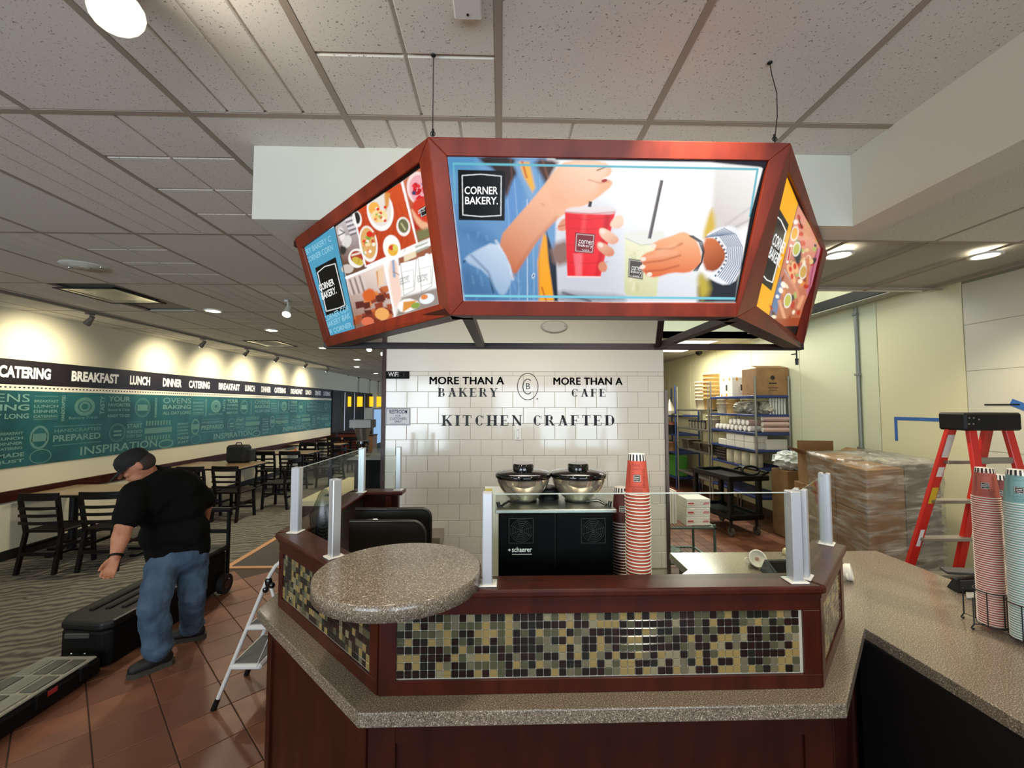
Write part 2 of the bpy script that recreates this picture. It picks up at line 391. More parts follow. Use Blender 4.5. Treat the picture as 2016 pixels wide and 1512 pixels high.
MB().cbox(1.584, 1.615, 4.085, 4.16, 0, 1.985, .003).build('corner_guard', mat('brushed_steel', '#8f857c', .35, .9), wc)
# bulkhead (soffit) around the serving island
sof = MB().box(-1.107, 1.787, 1.897, 2.06, 2.66, H+.02).box(1.63, 1.787, -2.5, 1.897, 2.66, H+.02).box(-1.107, -.93, 2.06, 4.1, 2.66, H+.02)
struct('wall_soffit', sof, plaster)
MB().box(1.6, XR, 7.17, 7.3, H, 3.95).build('wall_bulkhead', mat('pale_bulkhead', '#c9cfb6', .7))['kind'] = 'structure'
MB().box(1.75, XR, 4.2, 4.24, H, 3.95).build('wall_bulkhead', plaster)['kind'] = 'structure'
# chair rail and skirting on the left wall
t = MB().cbox(XL, XL+.03, -4, 15.0, .69, .82, .006).build('trim_1', wooddk); t['kind'] = 'structure'
t = MB().cbox(XL, XL+.015, -4, 15.0, 0, .12, .003).build('baseboard_left', mat('black_skirting', '#141210', .5)); t['kind'] = 'structure'
t = MB().cbox(XR-.03, XR-.012, .3, 12.3, 0, .12, .003).build('baseboard_right', mat('brown_skirting', '#4a3527', .5)); t['kind'] = 'structure'
# ================================================================ LEFT WALL: lettered band and mural
band = thing('lettered_band', 'long black wall band with white meal words above the teal mural', 'sign', (XL, 9.5, 2.24))
MB().cbox(XL, XL+.012, 4.0, 15.0, 2.085, 2.39, .002).build('band_board', mat('black_board', '#1b1416', .45), band, W=True)
wd = MB()
WX = XL+.0125
for k in range(-1, 4):
    for txt, a, e in (('BREAKFAST', 5.98, 6.70), ('LUNCH', 6.90, 7.29), ('DINNER', 7.56, 8.0), ('CATERING', 8.18, 8.76)):
        y0, y1 = a+k*3.05, e+k*3.05
        if y1 > 14.95 or y0 < 4.1: continue
        wd = MB(); put_text(wd, txt, (WX, y0, 2.165), EY, EZ, y1-y0, .145, bold=.045)
        wd.build('white_word', whiteink, band, W=True, kind='stuff')
dots = MB(); MB().cbox(XL, XL+.010, 4.0, 15.0, 2.014, 2.085, .002).build('dotted_strip', mat('white_strip', '#e9e4d2', .5), band, W=True)
y = 4.9
while y < 12: dots.box(XL+.010, XL+.0108, y, y+.022, 2.045, 2.062); y += .05
dots.build('strip_dots', ink, band, W=True, kind='stuff')
mur = thing('wall_mural', 'teal wall mural printed with bakery words and badges', 'mural', (XL, 9.5, 1.1))
MB().cbox(XL, XL+.010, 4.0, 15.0, 1.09, 2.014, .002).build('mural_board', mat('teal_print', '#1f6062', .5, var=[(.35, '#174f52'), (.65, '#24696a')], vs=2), mur, W=True)
mw = MB(); ml = MB(); WM = XL+.0102
def py_(px): return at(px, 800, x=WM)[1]-6.34   # offset inside one repeat, from the word TASTY
def mt(txt, p0, p1, zc, h, k0, b_=.02, mb=None):
    a, e = py_(p0), py_(p1)
    put_text(mb or mw, txt, (WM, k0+a, zc-h/2), EY, EZ, e-a, h, bold=b_)
def vt(txt, p0, zc, L, h, k0):
    put_text(mw, txt, (WM, k0+py_(p0)+h, zc-L/2), EZ, -EY, L, h, bold=.02)
def ring(yc, zc, ry, rz, w_, n=28):
    pts = [(WM+.0006, yc+ry*cos(2*pi*i/n), zc+rz*sin(2*pi*i/n)) for i in range(n)]+[(WM+.0006, yc+(ry-w_)*cos(2*pi*i/n), zc+(rz-w_)*sin(2*pi*i/n)) for i in range(n)]
    ml.add(pts, [(i, (i+1) % n, n+(i+1) % n, n+i) for i in range(n)])
def rect(p0, p1, z0, z1, k0, mb=None):
    a, e = py_(p0)+k0, py_(p1)+k0
    (mb or ml).box(WM, WM+.0006, a, e, z0, z1)
for k in range(-1, 4):
    k0 = 6.34+k*2.78
    vt('TASTY', 197, 1.84, .27, .07, k0)
    mt('YOUR', 213, 256, 1.935, .08, k0); mt('FAVORITES', 213, 256, 1.845, .05, k0); mt('Baked & Daily', 213, 256, 1.765, .05, k0, 0); mt('READY TO GO', 213, 256, 1.68, .045, k0)
    yc = k0+(py_(264)+py_(297))/2; ring(yc, 1.80, .15, .155, .012); ring(yc, 1.80, .125, .13, .006); ml.box(WM, WM+.0006, yc-.10, yc+.10, 1.75, 1.85)
    vt('INGREDIENTS', 305, 1.80, .33, .04, k0)
    mt('OVENS', 321, 376, 1.925, .10, k0, .0); mt('BAKING', 321, 376, 1.81, .075, k0); mt('ALL DAY LONG', 321, 376, 1.705, .06, k0)
    for i, s_ in enumerate(('BREAKFAST', 'LUNCH', 'DINNER', 'CATERING')): mt(s_, 380, 401, 1.89-.065*i, .035, k0)
    rect(380, 401, 1.95, 1.958, k0); rect(380, 401, 1.655, 1.663, k0)
    vt('HANDCRAFTED', 404, 1.80, .34, .045, k0)
    yc = k0+(py_(413)+py_(437))/2; ring(yc, 1.82, .15, .13, .05); ring(yc, 1.82, .08, .07, .03); mt('Bakery Fresh', 411, 438, 1.66, .045, k0, 0)
    # middle row
    d = 0
    rect(398, 442, 1.555, 1.563, k0); rect(398, 442, 1.305, 1.313, k0); mt('HANDCRAFTED', 399, 441, 1.50, .045, k0, 0); mt('PREPARED', 398, 441, 1.40, .085, k0)
    yc = k0+(py_(377)+py_(395))/2; ring(yc, 1.43, .115, .15, .03); ml.box(WM, WM+.0006, yc-.09, yc+.09, 1.38, 1.48)
    yc = k0+(py_(448)+py_(466))/2-2.78; ring(yc, 1.42, .14, .14, .008); ring(yc, 1.42, .12, .12, .005); ml.box(WM, WM+.0006, yc-.07, yc+.07, 1.43, 1.46).box(WM, WM+.0006, yc-.07, yc+.07, 1.37, 1.40)
    mt('START', 252, 282, 1.51, .07, k0); mt('FROM SCRATCH', 252, 282, 1.42, .05, k0); mt('EVERY DAY', 252, 282, 1.35, .05, k0, 0); rect(252, 282, 1.57, 1.576, k0); rect(252, 282, 1.29, 1.296, k0)
    for i in range(9):
        a = 289+i*5.6; rect(a, a+3, 1.50-.0*i, 1.58, k0); rect(a, a+3, 1.26, 1.33, k0)
    rect(287, 340, 1.37, 1.46, k0)
    for i, s_ in enumerate(('BREAKFAST', 'LUNCH', 'DINNER', 'CATERING')): mt(s_, 351, 372, 1.50-.06*i, .033, k0)
    # bottom row
    mt('INSPIRATION', 423, 497, 1.20, .12, k0, .01); mt('MADE', 352, 374, 1.24, .05, k0); mt('JUST', 352, 374, 1.16, .05, k0)
    yc = k0+(py_(314)+py_(345))/2; ring(yc, 1.17, .17, .08, .03); ring(k0+py_(388), 1.19, .13, .09, .01)
mw.v = [(x, min(max(y, 4.1), 14.95), z) for x, y, z in mw.v]; ml.v = [(x, min(max(y, 4.1), 14.95), z) for x, y, z in ml.v]
tealink = mat('pale_teal_ink', '#749f95', .6)
mw.build('mural_lettering', tealink, mur, W=True, kind='stuff'); ml.build('mural_ornaments', mat('teal_ink', '#5f8f86', .6), mur, W=True, kind='stuff')
# dark window blinds and the blue glazed door further along
for i, (a, e) in enumerate(((15.0, 16.15), (16.25, 17.2), (17.35, 18.5), (18.6, 19.6))):
    zb = 0.9 if i < 3 else 1.75
    o = thing('window_%d' % (i+1), '', 'x', (XL, (a+e)/2, zb)); del o['label']; del o['category']; o['kind'] = 'structure'
    MB().cbox(XL, XL+.05, a, e, zb, 2.38, .004).build('blind', mat('black_blind', '#181615', .6), o, W=True)
    MB().box(XL, XL+.02, e, e+.1, zb, 2.34).build('pane', emis('daylight_gap', '#dfe9ff', 1.1), o, W=True)
MB().box(XL, XL+.01, 15.0, 21.5, 0, .9).build('wall_dado', wooddk)['kind'] = 'structure'
o = thing('door_1', '', 'x', (XL, 20.8, 0)); del o['label']; del o['category']; o['kind'] = 'structure'
MB().box(XL, XL+.02, 19.9, 21.9, 0.05, 1.66).build('blue_pane', emis('blue_daylight', '#8db4dd', .6), o, W=True)
MB().box(XL, XL+.04, 19.75, 19.9, 0, 1.72).box(XL, XL+.04, 19.9, 21.9, 1.66, 1.72).build('door_frame', alu, o, W=True)
# ================================================================ CEILING FITTINGS
def downlight(x, y, label, grp=None):
    t = thing('downlight', label, 'downlight', (x, y, H-.006), 0, grp)
    MB().lathe([(.10, 0), (.10, -.012), (.078, -.012), (.078, 0)], 24, caps=False).build('trim_ring', white, t)
    MB().lathe([(.076, -.003), (.076, -.008)], 24).build('lens', lampglow, t)
DL = ['recessed downlight nearest the camera in the left dining ceiling', 'second recessed downlight along the left dining ceiling', 'third recessed downlight, beside the low corner of the left menu panel', 'small far recessed downlight in the upper of the close-set pair behind the left menu panel',
      'small far recessed downlight in the lower of the close-set pair by the tiled wall', 'farthest recessed downlight, just left of the tiled wall edge', 'recessed downlight just right of the right-hand lit panel', 'recessed downlight at the far right, above the red ladder']
for (x, y), l in zip(DOWN, DL): downlight(x, y, l)
def troffer(v, label):
    x0, y0, x1, y1 = v; t = thing('recessed_ceiling_tray', label, 'ceiling vent', ((x0+x1)/2, (y0+y1)/2, H))
    MB().box(x0, x1, y0, y0+.03, H-.012, H).box(x0, x1, y1-.012, y1, H-.012, H).box(x0, x0+.012, y0, y1, H-.012, H).box(x1-.03, x1, y0, y1, H-.012, H).build('black_frame', mat('black_gasket', '#0c0c0c', .7), t, W=True)
    m = MB(); a = .12; x0 += .012; x1 -= .03; y0 += .03; y1 -= .012
    A = [(x0, y0), (x1, y0), (x1, y1), (x0, y1)]; B = [(x0+a, y0+a), (x1-a, y0+a), (x1-a, y1-a), (x0+a, y1-a)]
    m.add([(p[0], p[1], H-.008) for p in A]+[(p[0], p[1], H-.002) for p in B], [(0, 4, 5, 1), (1, 5, 6, 2), (2, 6, 7, 3), (3, 7, 4, 0), (4, 7, 6, 5)])
    m.build('reflector_tray', mat('satin_tray', '#d9d6c2', .18, .75), t, W=True)
troffer(VENT[0], 'large black-framed shiny ceiling vent over the first dining tables')
troffer(VENT[1], 'smaller black-framed ceiling vent farther down the dining ceiling')
t = thing('air_diffuser', 'faint round white air diffuser on the dark left ceiling', 'diffuser', (-3.47, 3.62, H))
MB().lathe([(.16, -.004), (.15, -.014), (.10, -.008), (.09, -.022), (.04, -.012), (.03, -.02)], 24).build('cone', ctiles, t)
MB().ball((.13, 0, -.012), .012).ball((-.14, .01, -.012), .012).build('clip', chrome, t)
# wall-wash track: rail and heads
rail = tag(MB().cbox(-5.06, -5.02, 4.0, 13.6, H-.034, H-.004, .003).build('track_rail', mat('grey_track', '#7d766c', .5)), 'long grey lighting track on the ceiling along the mural wall', 'lighting track')
def spot_head(x, y, z, aim, label, grp=None, r=.035, L=.11, m=None, glow=True, stem=.09, name='track_spotlight'):
    t = thing(name, label, 'spotlight', (x, y, z), 0, grp)
    m = m or mat('grey_metal', '#77736c', .4, .4)
    MB().cyl((0, 0, 0), (0, 0, -stem), .008).box(-.02, .02, -.045, .045, -.02, 0).build('stem', m, t)
    d = (Vector(aim)-Vector((x, y, z-stem))).normalized(); c = Vector((0, 0, -stem))
    MB().cyl(c-d*L*.6, c-d*L*.1, r*.55, r*.75, 16).cyl(c-d*L*.1, c+d*L*.55, r*.75, r, 16).build('lamp_housing', m, t)
    if glow:
        MB().cyl(c+d*(L*.55), c+d*(L*.55+.004), r*.86, None, 20).build('lens', lampglow, t)
    return t
TH = [(5.35, 'first'), (7.35, 'second'), (8.6, 'third'), (9.75, 'fourth'), (11.2, 'fifth'), (12.6, 'sixth')]
for (y, l) in TH:
    spot_head(-5.04, y, H-.034, (XL, y+.25, 2.2), 'grey track spotlight aimed at the mural, %s along the track' % l, r=.04)
    light('SPOT', (-5.10, y+.02, 2.84), 58, (1, .88, .66), (XL, y+.15, 2.25), .03, angle=112, blend=1, name='mural_spot_lamp')
wg = mat('white_metal', '#d8d6d0', .35)
# big bright head at top left, two smaller bright heads
d0 = at(258, 60, y=1.25)
spot_head(-1.03, 1.10, H-.012, (-.70, .95, 2.3), 'big bright white spotlight at the top left corner of the view', m=wg, r=.060, L=.16, stem=.07, name='ceiling_spotlight')
tag(MB().cbox(-1.05, -1.01, .2, 1.12, H-.035, H-.006, .003).build('track_rail', wg), 'short white track holding the big bright spotlight', 'lighting track')
light('SPOT', (-.90, .95, 2.80), 4, (1, .9, .74), (-.55, 1.15, 3.0), .05, angle=150, blend=1, name='spot_lamp')
light('SPOT', (-1.20, .92, 2.70), 14, (1, .86, .70), (-.60, 1.70, 2.32), .05, angle=44, blend=.8, name='spot_lamp')
p = at(567, 592, z=H-.012)
spot_head(p[0], p[1], p[2], (-2.2, 3.9, 1.8), 'small bright ceiling spotlight hanging left of the left menu panel', m=wg, r=.045, L=.12, stem=.11, name='ceiling_spotlight')
for px, py, l in ((728, 678, 'tiny bright spotlight under the left panel beside the tiled wall, left one'), (755, 688, 'tiny bright spotlight touching the tiled wall edge under the left panel')):
    p = at(px, py-4, z=H-.012); spot_head(p[0], p[1], p[2], (p[0]+.3, p[1]-2, 1.2), l, m=wg, r=.05, L=.14, stem=.09, name='ceiling_spotlight')
t = thing('sprinkler_cover', 'small white box fixed to the ceiling at the top middle', 'ceiling box', (-.097, 1.13, H-.004))
MB().cbox(-.04, .04, -.3, .09, -.022, 0, .004).build('body', wg, t); MB().cyl((0, .07, -.024), (0, .07, -.02), .004, n=8).build('screw', ink, t)
t = thing('exit_device', 'white oval cover plate with two screws high above the tiled wall', 'cover plate', at(1091, 643, y=4.108))
MB().lathe([(.13, 0), (.128, .012), (.11, .02)], 28, T=Matrix.Rotation(pi/2, 4, 'X') @ Matrix.Diagonal((1, .48, 1, 1))).build('plate', mat('grey_white', '#bdbcb2', .5), t)
MB().ball((-.10, -.02, 0), .007).ball((.10, -.02, 0), .007).build('screws', chrome, t)
# pendant lamps far back on the left
amber = emis('amber_glow', '#ffc61a', .74)
for i, (px, y, l) in enumerate(((683, 16.6, 'amber cylinder pendant lamp, leftmost of the four by the dark blinds'), (706, 17.7, 'amber pendant lamp, second from the left of the four'), (728, 19.3, 'amber pendant lamp, third from the left of the four'), (744, 20.6, 'amber pendant lamp, rightmost and nearest the tiled wall'))):
    x = at(px, 790, y=y)[0]; zt = at(px, 781, y=y)[2]; zb = at(px, 800.5, y=y)[2]
    t = thing('pendant_lamp', l, 'pendant lamp', (x, y, H), 0, 'amber pendant lamps')
    MB().lathe([(.155, zb-H), (.155, zt-H)], 20).build('shade', amber, t)
    MB().cyl((0, 0, zt-H), (0, 0, 0), .012, n=6).build('cord', black, t); MB().lathe([(.06, -.03), (.06, 0)], 12).build('canopy', black, t)
# ================================================================ LIT MENU SIGN hanging over the island
sign = thing('menu_lightbox', 'three-sided mahogany lightbox sign with lit food panels hanging over the serving island', 'lit sign', (.36, 1.8, 2.137))
SX0, SX1, SY, SZ = -.222, .910, 1.278, 2.6534
BX0, BX1, BY, BZ = -.171, .820, 1.452, 2.1374
faces = {
 'front': [Vector((SX0, SY, SZ)), Vector((SX1, SY, SZ)), Vector((BX1, BY, BZ)), Vector((BX0, BY, BZ))],
}
TLe = at(580, 470, z=SZ); BLe = at(640, 684, z=BZ); TRe = at(1629, 498, z=SZ); BRe = at(1580, 687, z=BZ)
faces['left'] = [TLe, Vector((SX0, SY, SZ)), Vector((BX0, BY, BZ)), BLe]
faces['right'] = [Vector((SX1, SY, SZ)), TRe, BRe, Vector((BX1, BY, BZ))]
Z3 = lambda x, y: (560+x/3.36, 250+y/3.36)
Z4 = lambda x, y: (860+x/2.9647, 280+y/2.9647)
Z5 = lambda x, y: (1440+x/3.4375, 280+y/3.4375)
opens = {'front': [(880, 307), (1514, 316), (1452, 597), (912, 593)],
         'left': [Z3(116, 800), Z3(890, 234), Z3(1020, 1172), Z3(290, 1385)],
         'right': [Z5(388, 190), Z5(622, 724), Z5(474, 1330), Z5(172, 1108)]}
litwood = mat('lit_mahogany', '#7c2912', .42, var=[(.3, '#6a200d'), (.7, '#882f16')], vs=5, stretch=(3, 3, .6), coat=.05, spec=.3)  # brighter copy of the mahogany, spotlight glow painted into the frame colour
# ---- painted print: colours per vertex on a fine grid
class Art:
    def __init__(s, px, py, c): s.x, s.y = px, py; s.c = np.tile(np.array(lin(c)[:3]), (len(px), 1)).astype(float)
    def _put(s, a, c):
        c = s.col(c); s.c = s.c*(1-a[:, None])+c*a[:, None]
    def col(s, c):
        if isinstance(c, tuple) and isinstance(c[0], str):   # (c0, c1, x0, y0, x1, y1) linear gradient
            c0, c1, x0, y0, x1, y1 = c; d = np.array([x1-x0, y1-y0]); t = np.clip(((s.x-x0)*d[0]+(s.y-y0)*d[1])/(d@d), 0, 1)[:, None]
            return np.array(lin(c0)[:3])*(1-t)+np.array(lin(c1)[:3])*t
        return np.array(lin(c)[:3])
    def poly(s, pts, c, soft=.8, smooth=0, op=1):
        P_ = [np.array(p, float) for p in pts]
        for _ in range(smooth):
            Q = []
            for i in range(len(P_)):
                a, b_ = P_[i], P_[(i+1) % len(P_)]; Q += [a*.75+b_*.25, a*.25+b_*.75]
            P_ = Q
        P_ = np.array(P_); lo = P_.min(0)-soft; hi = P_.max(0)+soft
        I = np.where((s.x > lo[0]) & (s.x < hi[0]) & (s.y > lo[1]) & (s.y < hi[1]))[0]
        if not len(I): return
        x = s.x[I]; y = s.y[I]; d = np.full(len(I), 1e9); ins = np.zeros(len(I), bool); n = len(P_)
        for i in range(n):
            ax, ay = P_[i]; bx, by = P_[(i+1) % n]; ex, ey = bx-ax, by-ay
            t = np.clip(((x-ax)*ex+(y-ay)*ey)/(ex*ex+ey*ey+1e-9), 0, 1)
            d = np.minimum(d, (x-ax-t*ex)**2+(y-ay-t*ey)**2)
            c1 = (ay > y) != (by > y)
            with np.errstate(divide='ignore', invalid='ignore'):
                ins ^= c1 & (x < (bx-ax)*(y-ay)/(by-ay+1e-12)+ax)
        d = np.sqrt(d)*np.where(ins, 1, -1); a = np.zeros(len(s.x)); a[I] = np.clip(.5+d/soft/2, 0, 1)*op
        s._put(a, c)
    def ell(s, cx, cy, rx, ry, c, rot=0, soft=.8, op=1):
        cr_, sr = cos(radians(rot)), sin(radians(rot)); u = ((s.x-cx)*cr_+(s.y-cy)*sr)/rx; v = (-(s.x-cx)*sr+(s.y-cy)*cr_)/ry
        d = (1-np.sqrt(u*u+v*v))*min(rx, ry); s._put(np.clip(.5+d/soft/2, 0, 1)*op, c)
    def line(s, pts, w_, c, soft=.7, op=1):
        d = np.full(len(s.x), 1e9)
        for (ax, ay), (bx, by) in zip(pts[:-1], pts[1:]):
            ex, ey = bx-ax, by-ay; t = np.clip(((s.x-ax)*ex+(s.y-ay)*ey)/(ex*ex+ey*ey+1e-9), 0, 1)
            d = np.minimum(d, (s.x-ax-t*ex)**2+(s.y-ay-t*ey)**2)
        s._put(np.clip(.5+(w_/2-np.sqrt(d))/soft/2, 0, 1)*op, c)
    def speck(s, amp, seed=1):
        r = np.random.RandomState(seed).rand(len(s.x), 1); s.c *= 1+amp*(r-.5)
emat = bpy.data.materials.new('backlit_print'); emat.use_nodes = True; nt = emat.node_tree; b = nt.nodes['Principled BSDF']
ca = nt.nodes.new('ShaderNodeVertexColor'); ca.layer_name = 'col'; nt.links.new(ca.outputs[0], b.inputs['Emission Color'])
b.inputs['Emission Strength'].default_value = .64; b.inputs['Base Color'].default_value = (.0, .0, .0, 1); b.inputs['Roughness'].default_value = .25; b.inputs['Specular IOR Level'].default_value = .12
def art_front(A):
    Z = lambda *p: [Z4(*q) for q in p]
    A.c[:] = A.col(('#dcdfe8', '#fbf9f8', *Z4(300, 800), *Z4(1400, 150)))
    A.poly(Z((700, 100), (1640, 100), (1600, 350), (1560, 600), (1530, 930), (700, 930)), ('#c9ccd6', '#ffffff', *Z4(900, 900), *Z4(1250, 250)), 3)
    A.poly(Z((900, 330), (1040, 400), (1060, 900), (1000, 930), (700, 930), (690, 600)), '#c4c6d0', 25, 1, .6)
    A.poly(Z((1630, 100), (1900, 130), (1870, 460), (1750, 520), (1600, 560), (1620, 350)), ('#d8d2cc', '#f4f2ef', *Z4(1640, 400), *Z4(1850, 150)), 6, 1)
    A.line(Z((1660, 560), (1760, 490), (1860, 440)), 3, '#a09aa0', 3, .6); A.line(Z((1640, 620), (1700, 480), (1840, 380)), 3, '#b0aab0', 3, .5)
    A.poly(Z((1555, 560), (1600, 400), (1625, 380), (1640, 520), (1590, 560)), '#d8b84a', 5, 1); A.poly(Z((1540, 740), (1600, 860), (1640, 930), (1540, 930)), '#a8a83a', 6, 1)
    A.poly(Z((1590, 800), (1790, 700), (1760, 940), (1530, 940), (1535, 850)), '#30343a', 5); A.poly(Z((1530, 760), (1590, 790), (1610, 880), (1540, 930)), '#c0ac48', 7, 1)
    A.poly(Z((700, 870), (870, 890), (1100, 900), (1100, 935), (700, 935)), '#5a606c', 8, 1, .8); A.line(Z((740, 880), (900, 930)), 3, '#3c4250', 3)
    # denim shirt, hair, yellow top
    A.poly(Z((50, 75), (640, 85), (700, 300), (690, 930), (160, 930), (110, 500)), ('#4b78a8', '#6d9cc8', *Z4(100, 800), *Z4(520, 400)), 3)
    A.poly(Z((45, 70), (230, 70), (230, 160), (60, 170)), '#4f8cb8', 10)
    A.poly(Z((400, 100), (500, 120), (530, 250), (520, 560), (440, 700), (400, 500)), '#5b8cc4', 12, 1, .8)
    A.poly(Z((100, 500), (300, 640), (360, 600), (330, 560), (200, 480)), '#3f6fa0', 14, 1, .7)
    for x in (420, 470, 560, 620): A.line(Z((x-20, 180), (x, 420), (x+10, 920)), 2, '#9cc0e0', 1.5, .5)
    A.poly(Z((140, 700), (300, 840), (340, 930), (150, 930)), '#49719c', 10, 1); A.line(Z((155, 700), (190, 660), (300, 760), (330, 880)), 2.5, '#15293c', 2)
    for i in range(30):
        rr = random.Random(i); x, y = rr.uniform(120, 640), rr.uniform(480, 920); A.line(Z((x, y), (x+rr.uniform(-30, 30), y+rr.uniform(20, 60))), 2.2, rr.choice(['#86b0d8', '#3c6690']), 3, .35)
    A.poly(Z((230, 75), (470, 80), (480, 160), (430, 240), (415, 300), (400, 330), (380, 220), (330, 150), (270, 120)), '#2e1c18', 4, 1)
    A.poly(Z((560, 90), (720, 100), (690, 150), (640, 250), (610, 190)), '#4a2c22', 5, 1); A.line(Z((430, 90), (440, 200), (410, 300)), 3, '#6b4634', 2, .8); A.line(Z((620, 100), (650, 200)), 2.5, '#8a5a40', 2, .8)
    A.poly(Z((430, 95), (560, 110), (600, 300), (580, 420), (540, 330), (500, 230)), '#7da4cc', 4, 1); A.poly(Z((480, 110), (540, 110), (575, 260), (560, 290), (510, 200)), '#eab040', 3); A.line(Z((500, 110), (525, 200)), 3, '#c04820', 2)
    A.poly(Z((625, 520), (650, 560), (665, 700), (690, 930), (600, 930), (590, 700)), '#f0a41e', 3); A.poly(Z((640, 510), (670, 600), (700, 700), (710, 930), (688, 930), (655, 700)), '#1c2634', 2)
    A.line(Z((600, 600), (598, 925)), 2, '#c87818', 2, .7); A.line(Z((615, 850), (640, 925)), 2, '#b03818', 2)
    A.line(Z((528, 330), (530, 925)), 1.6, '#d8e4f0', 1, .7); A.ell(*Z4(565, 780), 3, 5.5, '#d8e4f0', 15); A.ell(*Z4(565, 780), 1.6, 3.5, '#3c6090', 15)
    # rolled cuff and forearm to hand
    A.poly(Z((350, 570), (190, 650), (150, 690), (290, 760), (350, 880), (400, 900), (440, 800), (440, 760), (420, 680)), ('#7ea0c4', '#c3d4e6', *Z4(200, 900), *Z4(380, 600)), 2.5, 1)
    A.line(Z((200, 660), (300, 760), (350, 890)), 3, '#4a6c92', 3, .8); A.line(Z((345, 575), (420, 680), (445, 800)), 3, '#e3ecf4', 3, .8)
    skin = ('#c06a44', '#f2b994', *Z4(400, 750), *Z4(640, 300))
    A.poly(Z((350, 570), (480, 420), (560, 330), (640, 230), (700, 150), (760, 100), (980, 105), (1030, 150), (1020, 190), (960, 210), (1030, 215), (1030, 250), (970, 300), (900, 350), (840, 380), (760, 410), (700, 450), (600, 560), (520, 680), (450, 790), (420, 690)), skin, 2, 1)
    A.poly(Z((640, 230), (760, 105), (980, 105), (1025, 150), (950, 230), (930, 300), (820, 340), (700, 380)), ('#e8a67e', '#fbd9c0', *Z4(700, 380), *Z4(880, 130)), 8, 1, .8)
    A.line(Z((940, 160), (990, 140)), 2, '#503020', 1.5); A.line(Z((890, 215), (960, 235), (1010, 225)), 2, '#c07a58', 2, .7); A.ell(*Z4(983, 220), 6, 3, '#a82828', -15)
    A.line(Z((700, 440), (560, 600), (450, 780)), 4, '#a85834', 5, .5); A.ell(*Z4(620, 360), 4, 3, '#e0a080', 30)
    # other hand behind red cup
    A.poly(Z((740, 440), (710, 480), (705, 510), (740, 520), (770, 500), (770, 450)), '#e09070', 2, 1); A.line(Z((715, 490), (755, 480)), 1.5, '#a85038', 1.5)
    A.poly(Z((660, 600), (780, 560), (790, 700), (690, 730)), '#8a6a60', 6, 1)
    # red cup
    A.poly(Z((750, 395), (1050, 395), (960, 785), (765, 785)), ('#e41420', '#f03038', *Z4(760, 600), *Z4(1000, 600)), 1.2)
    A.poly(Z((860, 400), (880, 400), (850, 780), (810, 780)), '#f86060', 3, 0, .5); A.poly(Z((990, 400), (1030, 400), (950, 780), (930, 780)), '#b80c18', 4, 0, .7)
    for y in (440, 500, 600, 700): A.line(Z((770, y), (880, y+8), (1000, y)), 1.4, '#b8101c', 2, .6)
    A.poly(Z((800, 650), (850, 650), (850, 780), (815, 780)), '#f08088', 2, 0, .6)
    A.poly(Z((745, 395), (800, 372), (1000, 370), (1052, 385), (1052, 412), (1000, 420), (760, 410)), '#e8dede', 2, 1, .9); A.line(Z((760, 405), (900, 415), (1045, 405)), 1.5, '#b85050', 1.5, .8)
    A.poly(Z((893, 340), (912, 345), (905, 376), (886, 374)), '#38302e', 1); A.line(Z((765, 785), (955, 788)), 2.5, '#f4dada', 1.2)
    A.poly(Z((812, 525), (930, 535), (918, 650), (806, 642)), '#7a2a30', 1); A.line(Z((820, 534), (922, 543), (911, 642), (814, 634), (820, 534)), .9, '#f0e4e0', .7)
    # fingers on red cup
    for f in ([(1045, 430), (1075, 420), (1098, 440), (1095, 480), (1070, 502), (1035, 500), (1010, 480)], [(950, 500), (985, 498), (1065, 550), (1068, 580), (1035, 598), (1000, 585), (955, 545)], [(940, 585), (960, 578), (1040, 620), (1042, 660), (1010, 670), (985, 660), (940, 620)], [(955, 700), (985, 695), (1003, 730), (990, 760), (960, 755), (945, 730)]):
        A.poly(Z(*f), ('#d88a6a', '#f8d4bc', *Z4(1040, 640), *Z4(980, 500)), 1.5, 2)
    A.ell(*Z4(975, 520), 5, 4, '#f8dcd0', 30); A.ell(*Z4(962, 600), 5, 4, '#f8dcd0', 30)
    # lemonade cup
    A.poly(Z((1105, 535), (1330, 520), (1290, 900), (1240, 905), (1115, 895), (1100, 870)), ('#cfcfa0', '#eeeecb', *Z4(1120, 880), *Z4(1250, 600)), 2)
    A.poly(Z((1105, 525), (1160, 508), (1290, 510), (1340, 525), (1340, 590), (1280, 610), (1110, 575)), '#e7e8e2', 2, 1, .9); A.line(Z((1110, 560), (1200, 600), (1300, 590)), 1.6, '#b8bab0', 1.5, .8)
    for i in range(14):
        rr = random.Random(90+i); x, y = rr.uniform(1130, 1270), rr.uniform(620, 870); A.line(Z((x, y), (x+rr.uniform(-25, 25), y+rr.uniform(10, 50))), 2.6, rr.choice(['#f6f6dc', '#b4b484']), 3, .5)
    A.poly(Z((1312, 216), (1331, 219), (1258, 562), (1238, 560)), '#5d5658', 1); A.line(Z((1316, 220), (1244, 556)), 1.2, '#8a8284', 1)
    A.poly(Z((1127, 678), (1215, 690), (1208, 803), (1122, 788)), '#55504a', 1); A.line(Z((1133, 687), (1208, 698), (1202, 793), (1128, 780), (1133, 687)), .9, '#e0ddd4', .7)
    # right hand and cuff
    A.poly(Z((1560, 560), (1640, 550), (1700, 620), (1700, 700), (1640, 760), (1560, 745)), ('#d87a48', '#8c3c20', *Z4(1600, 560), *Z4(1700, 740)), 3, 1)
    A.poly(Z((1540, 590), (1480, 530), (1440, 520), (1380, 545), (1300, 570), (1255, 600), (1290, 625), (1215, 650), (1190, 685), (1215, 710), (1190, 735), (1215, 755), (1235, 785), (1290, 790), (1380, 760), (1470, 765), (1520, 740), (1560, 700)), ('#e07040', '#f8b888', *Z4(1400, 780), *Z4(1420, 540)), 2, 1)
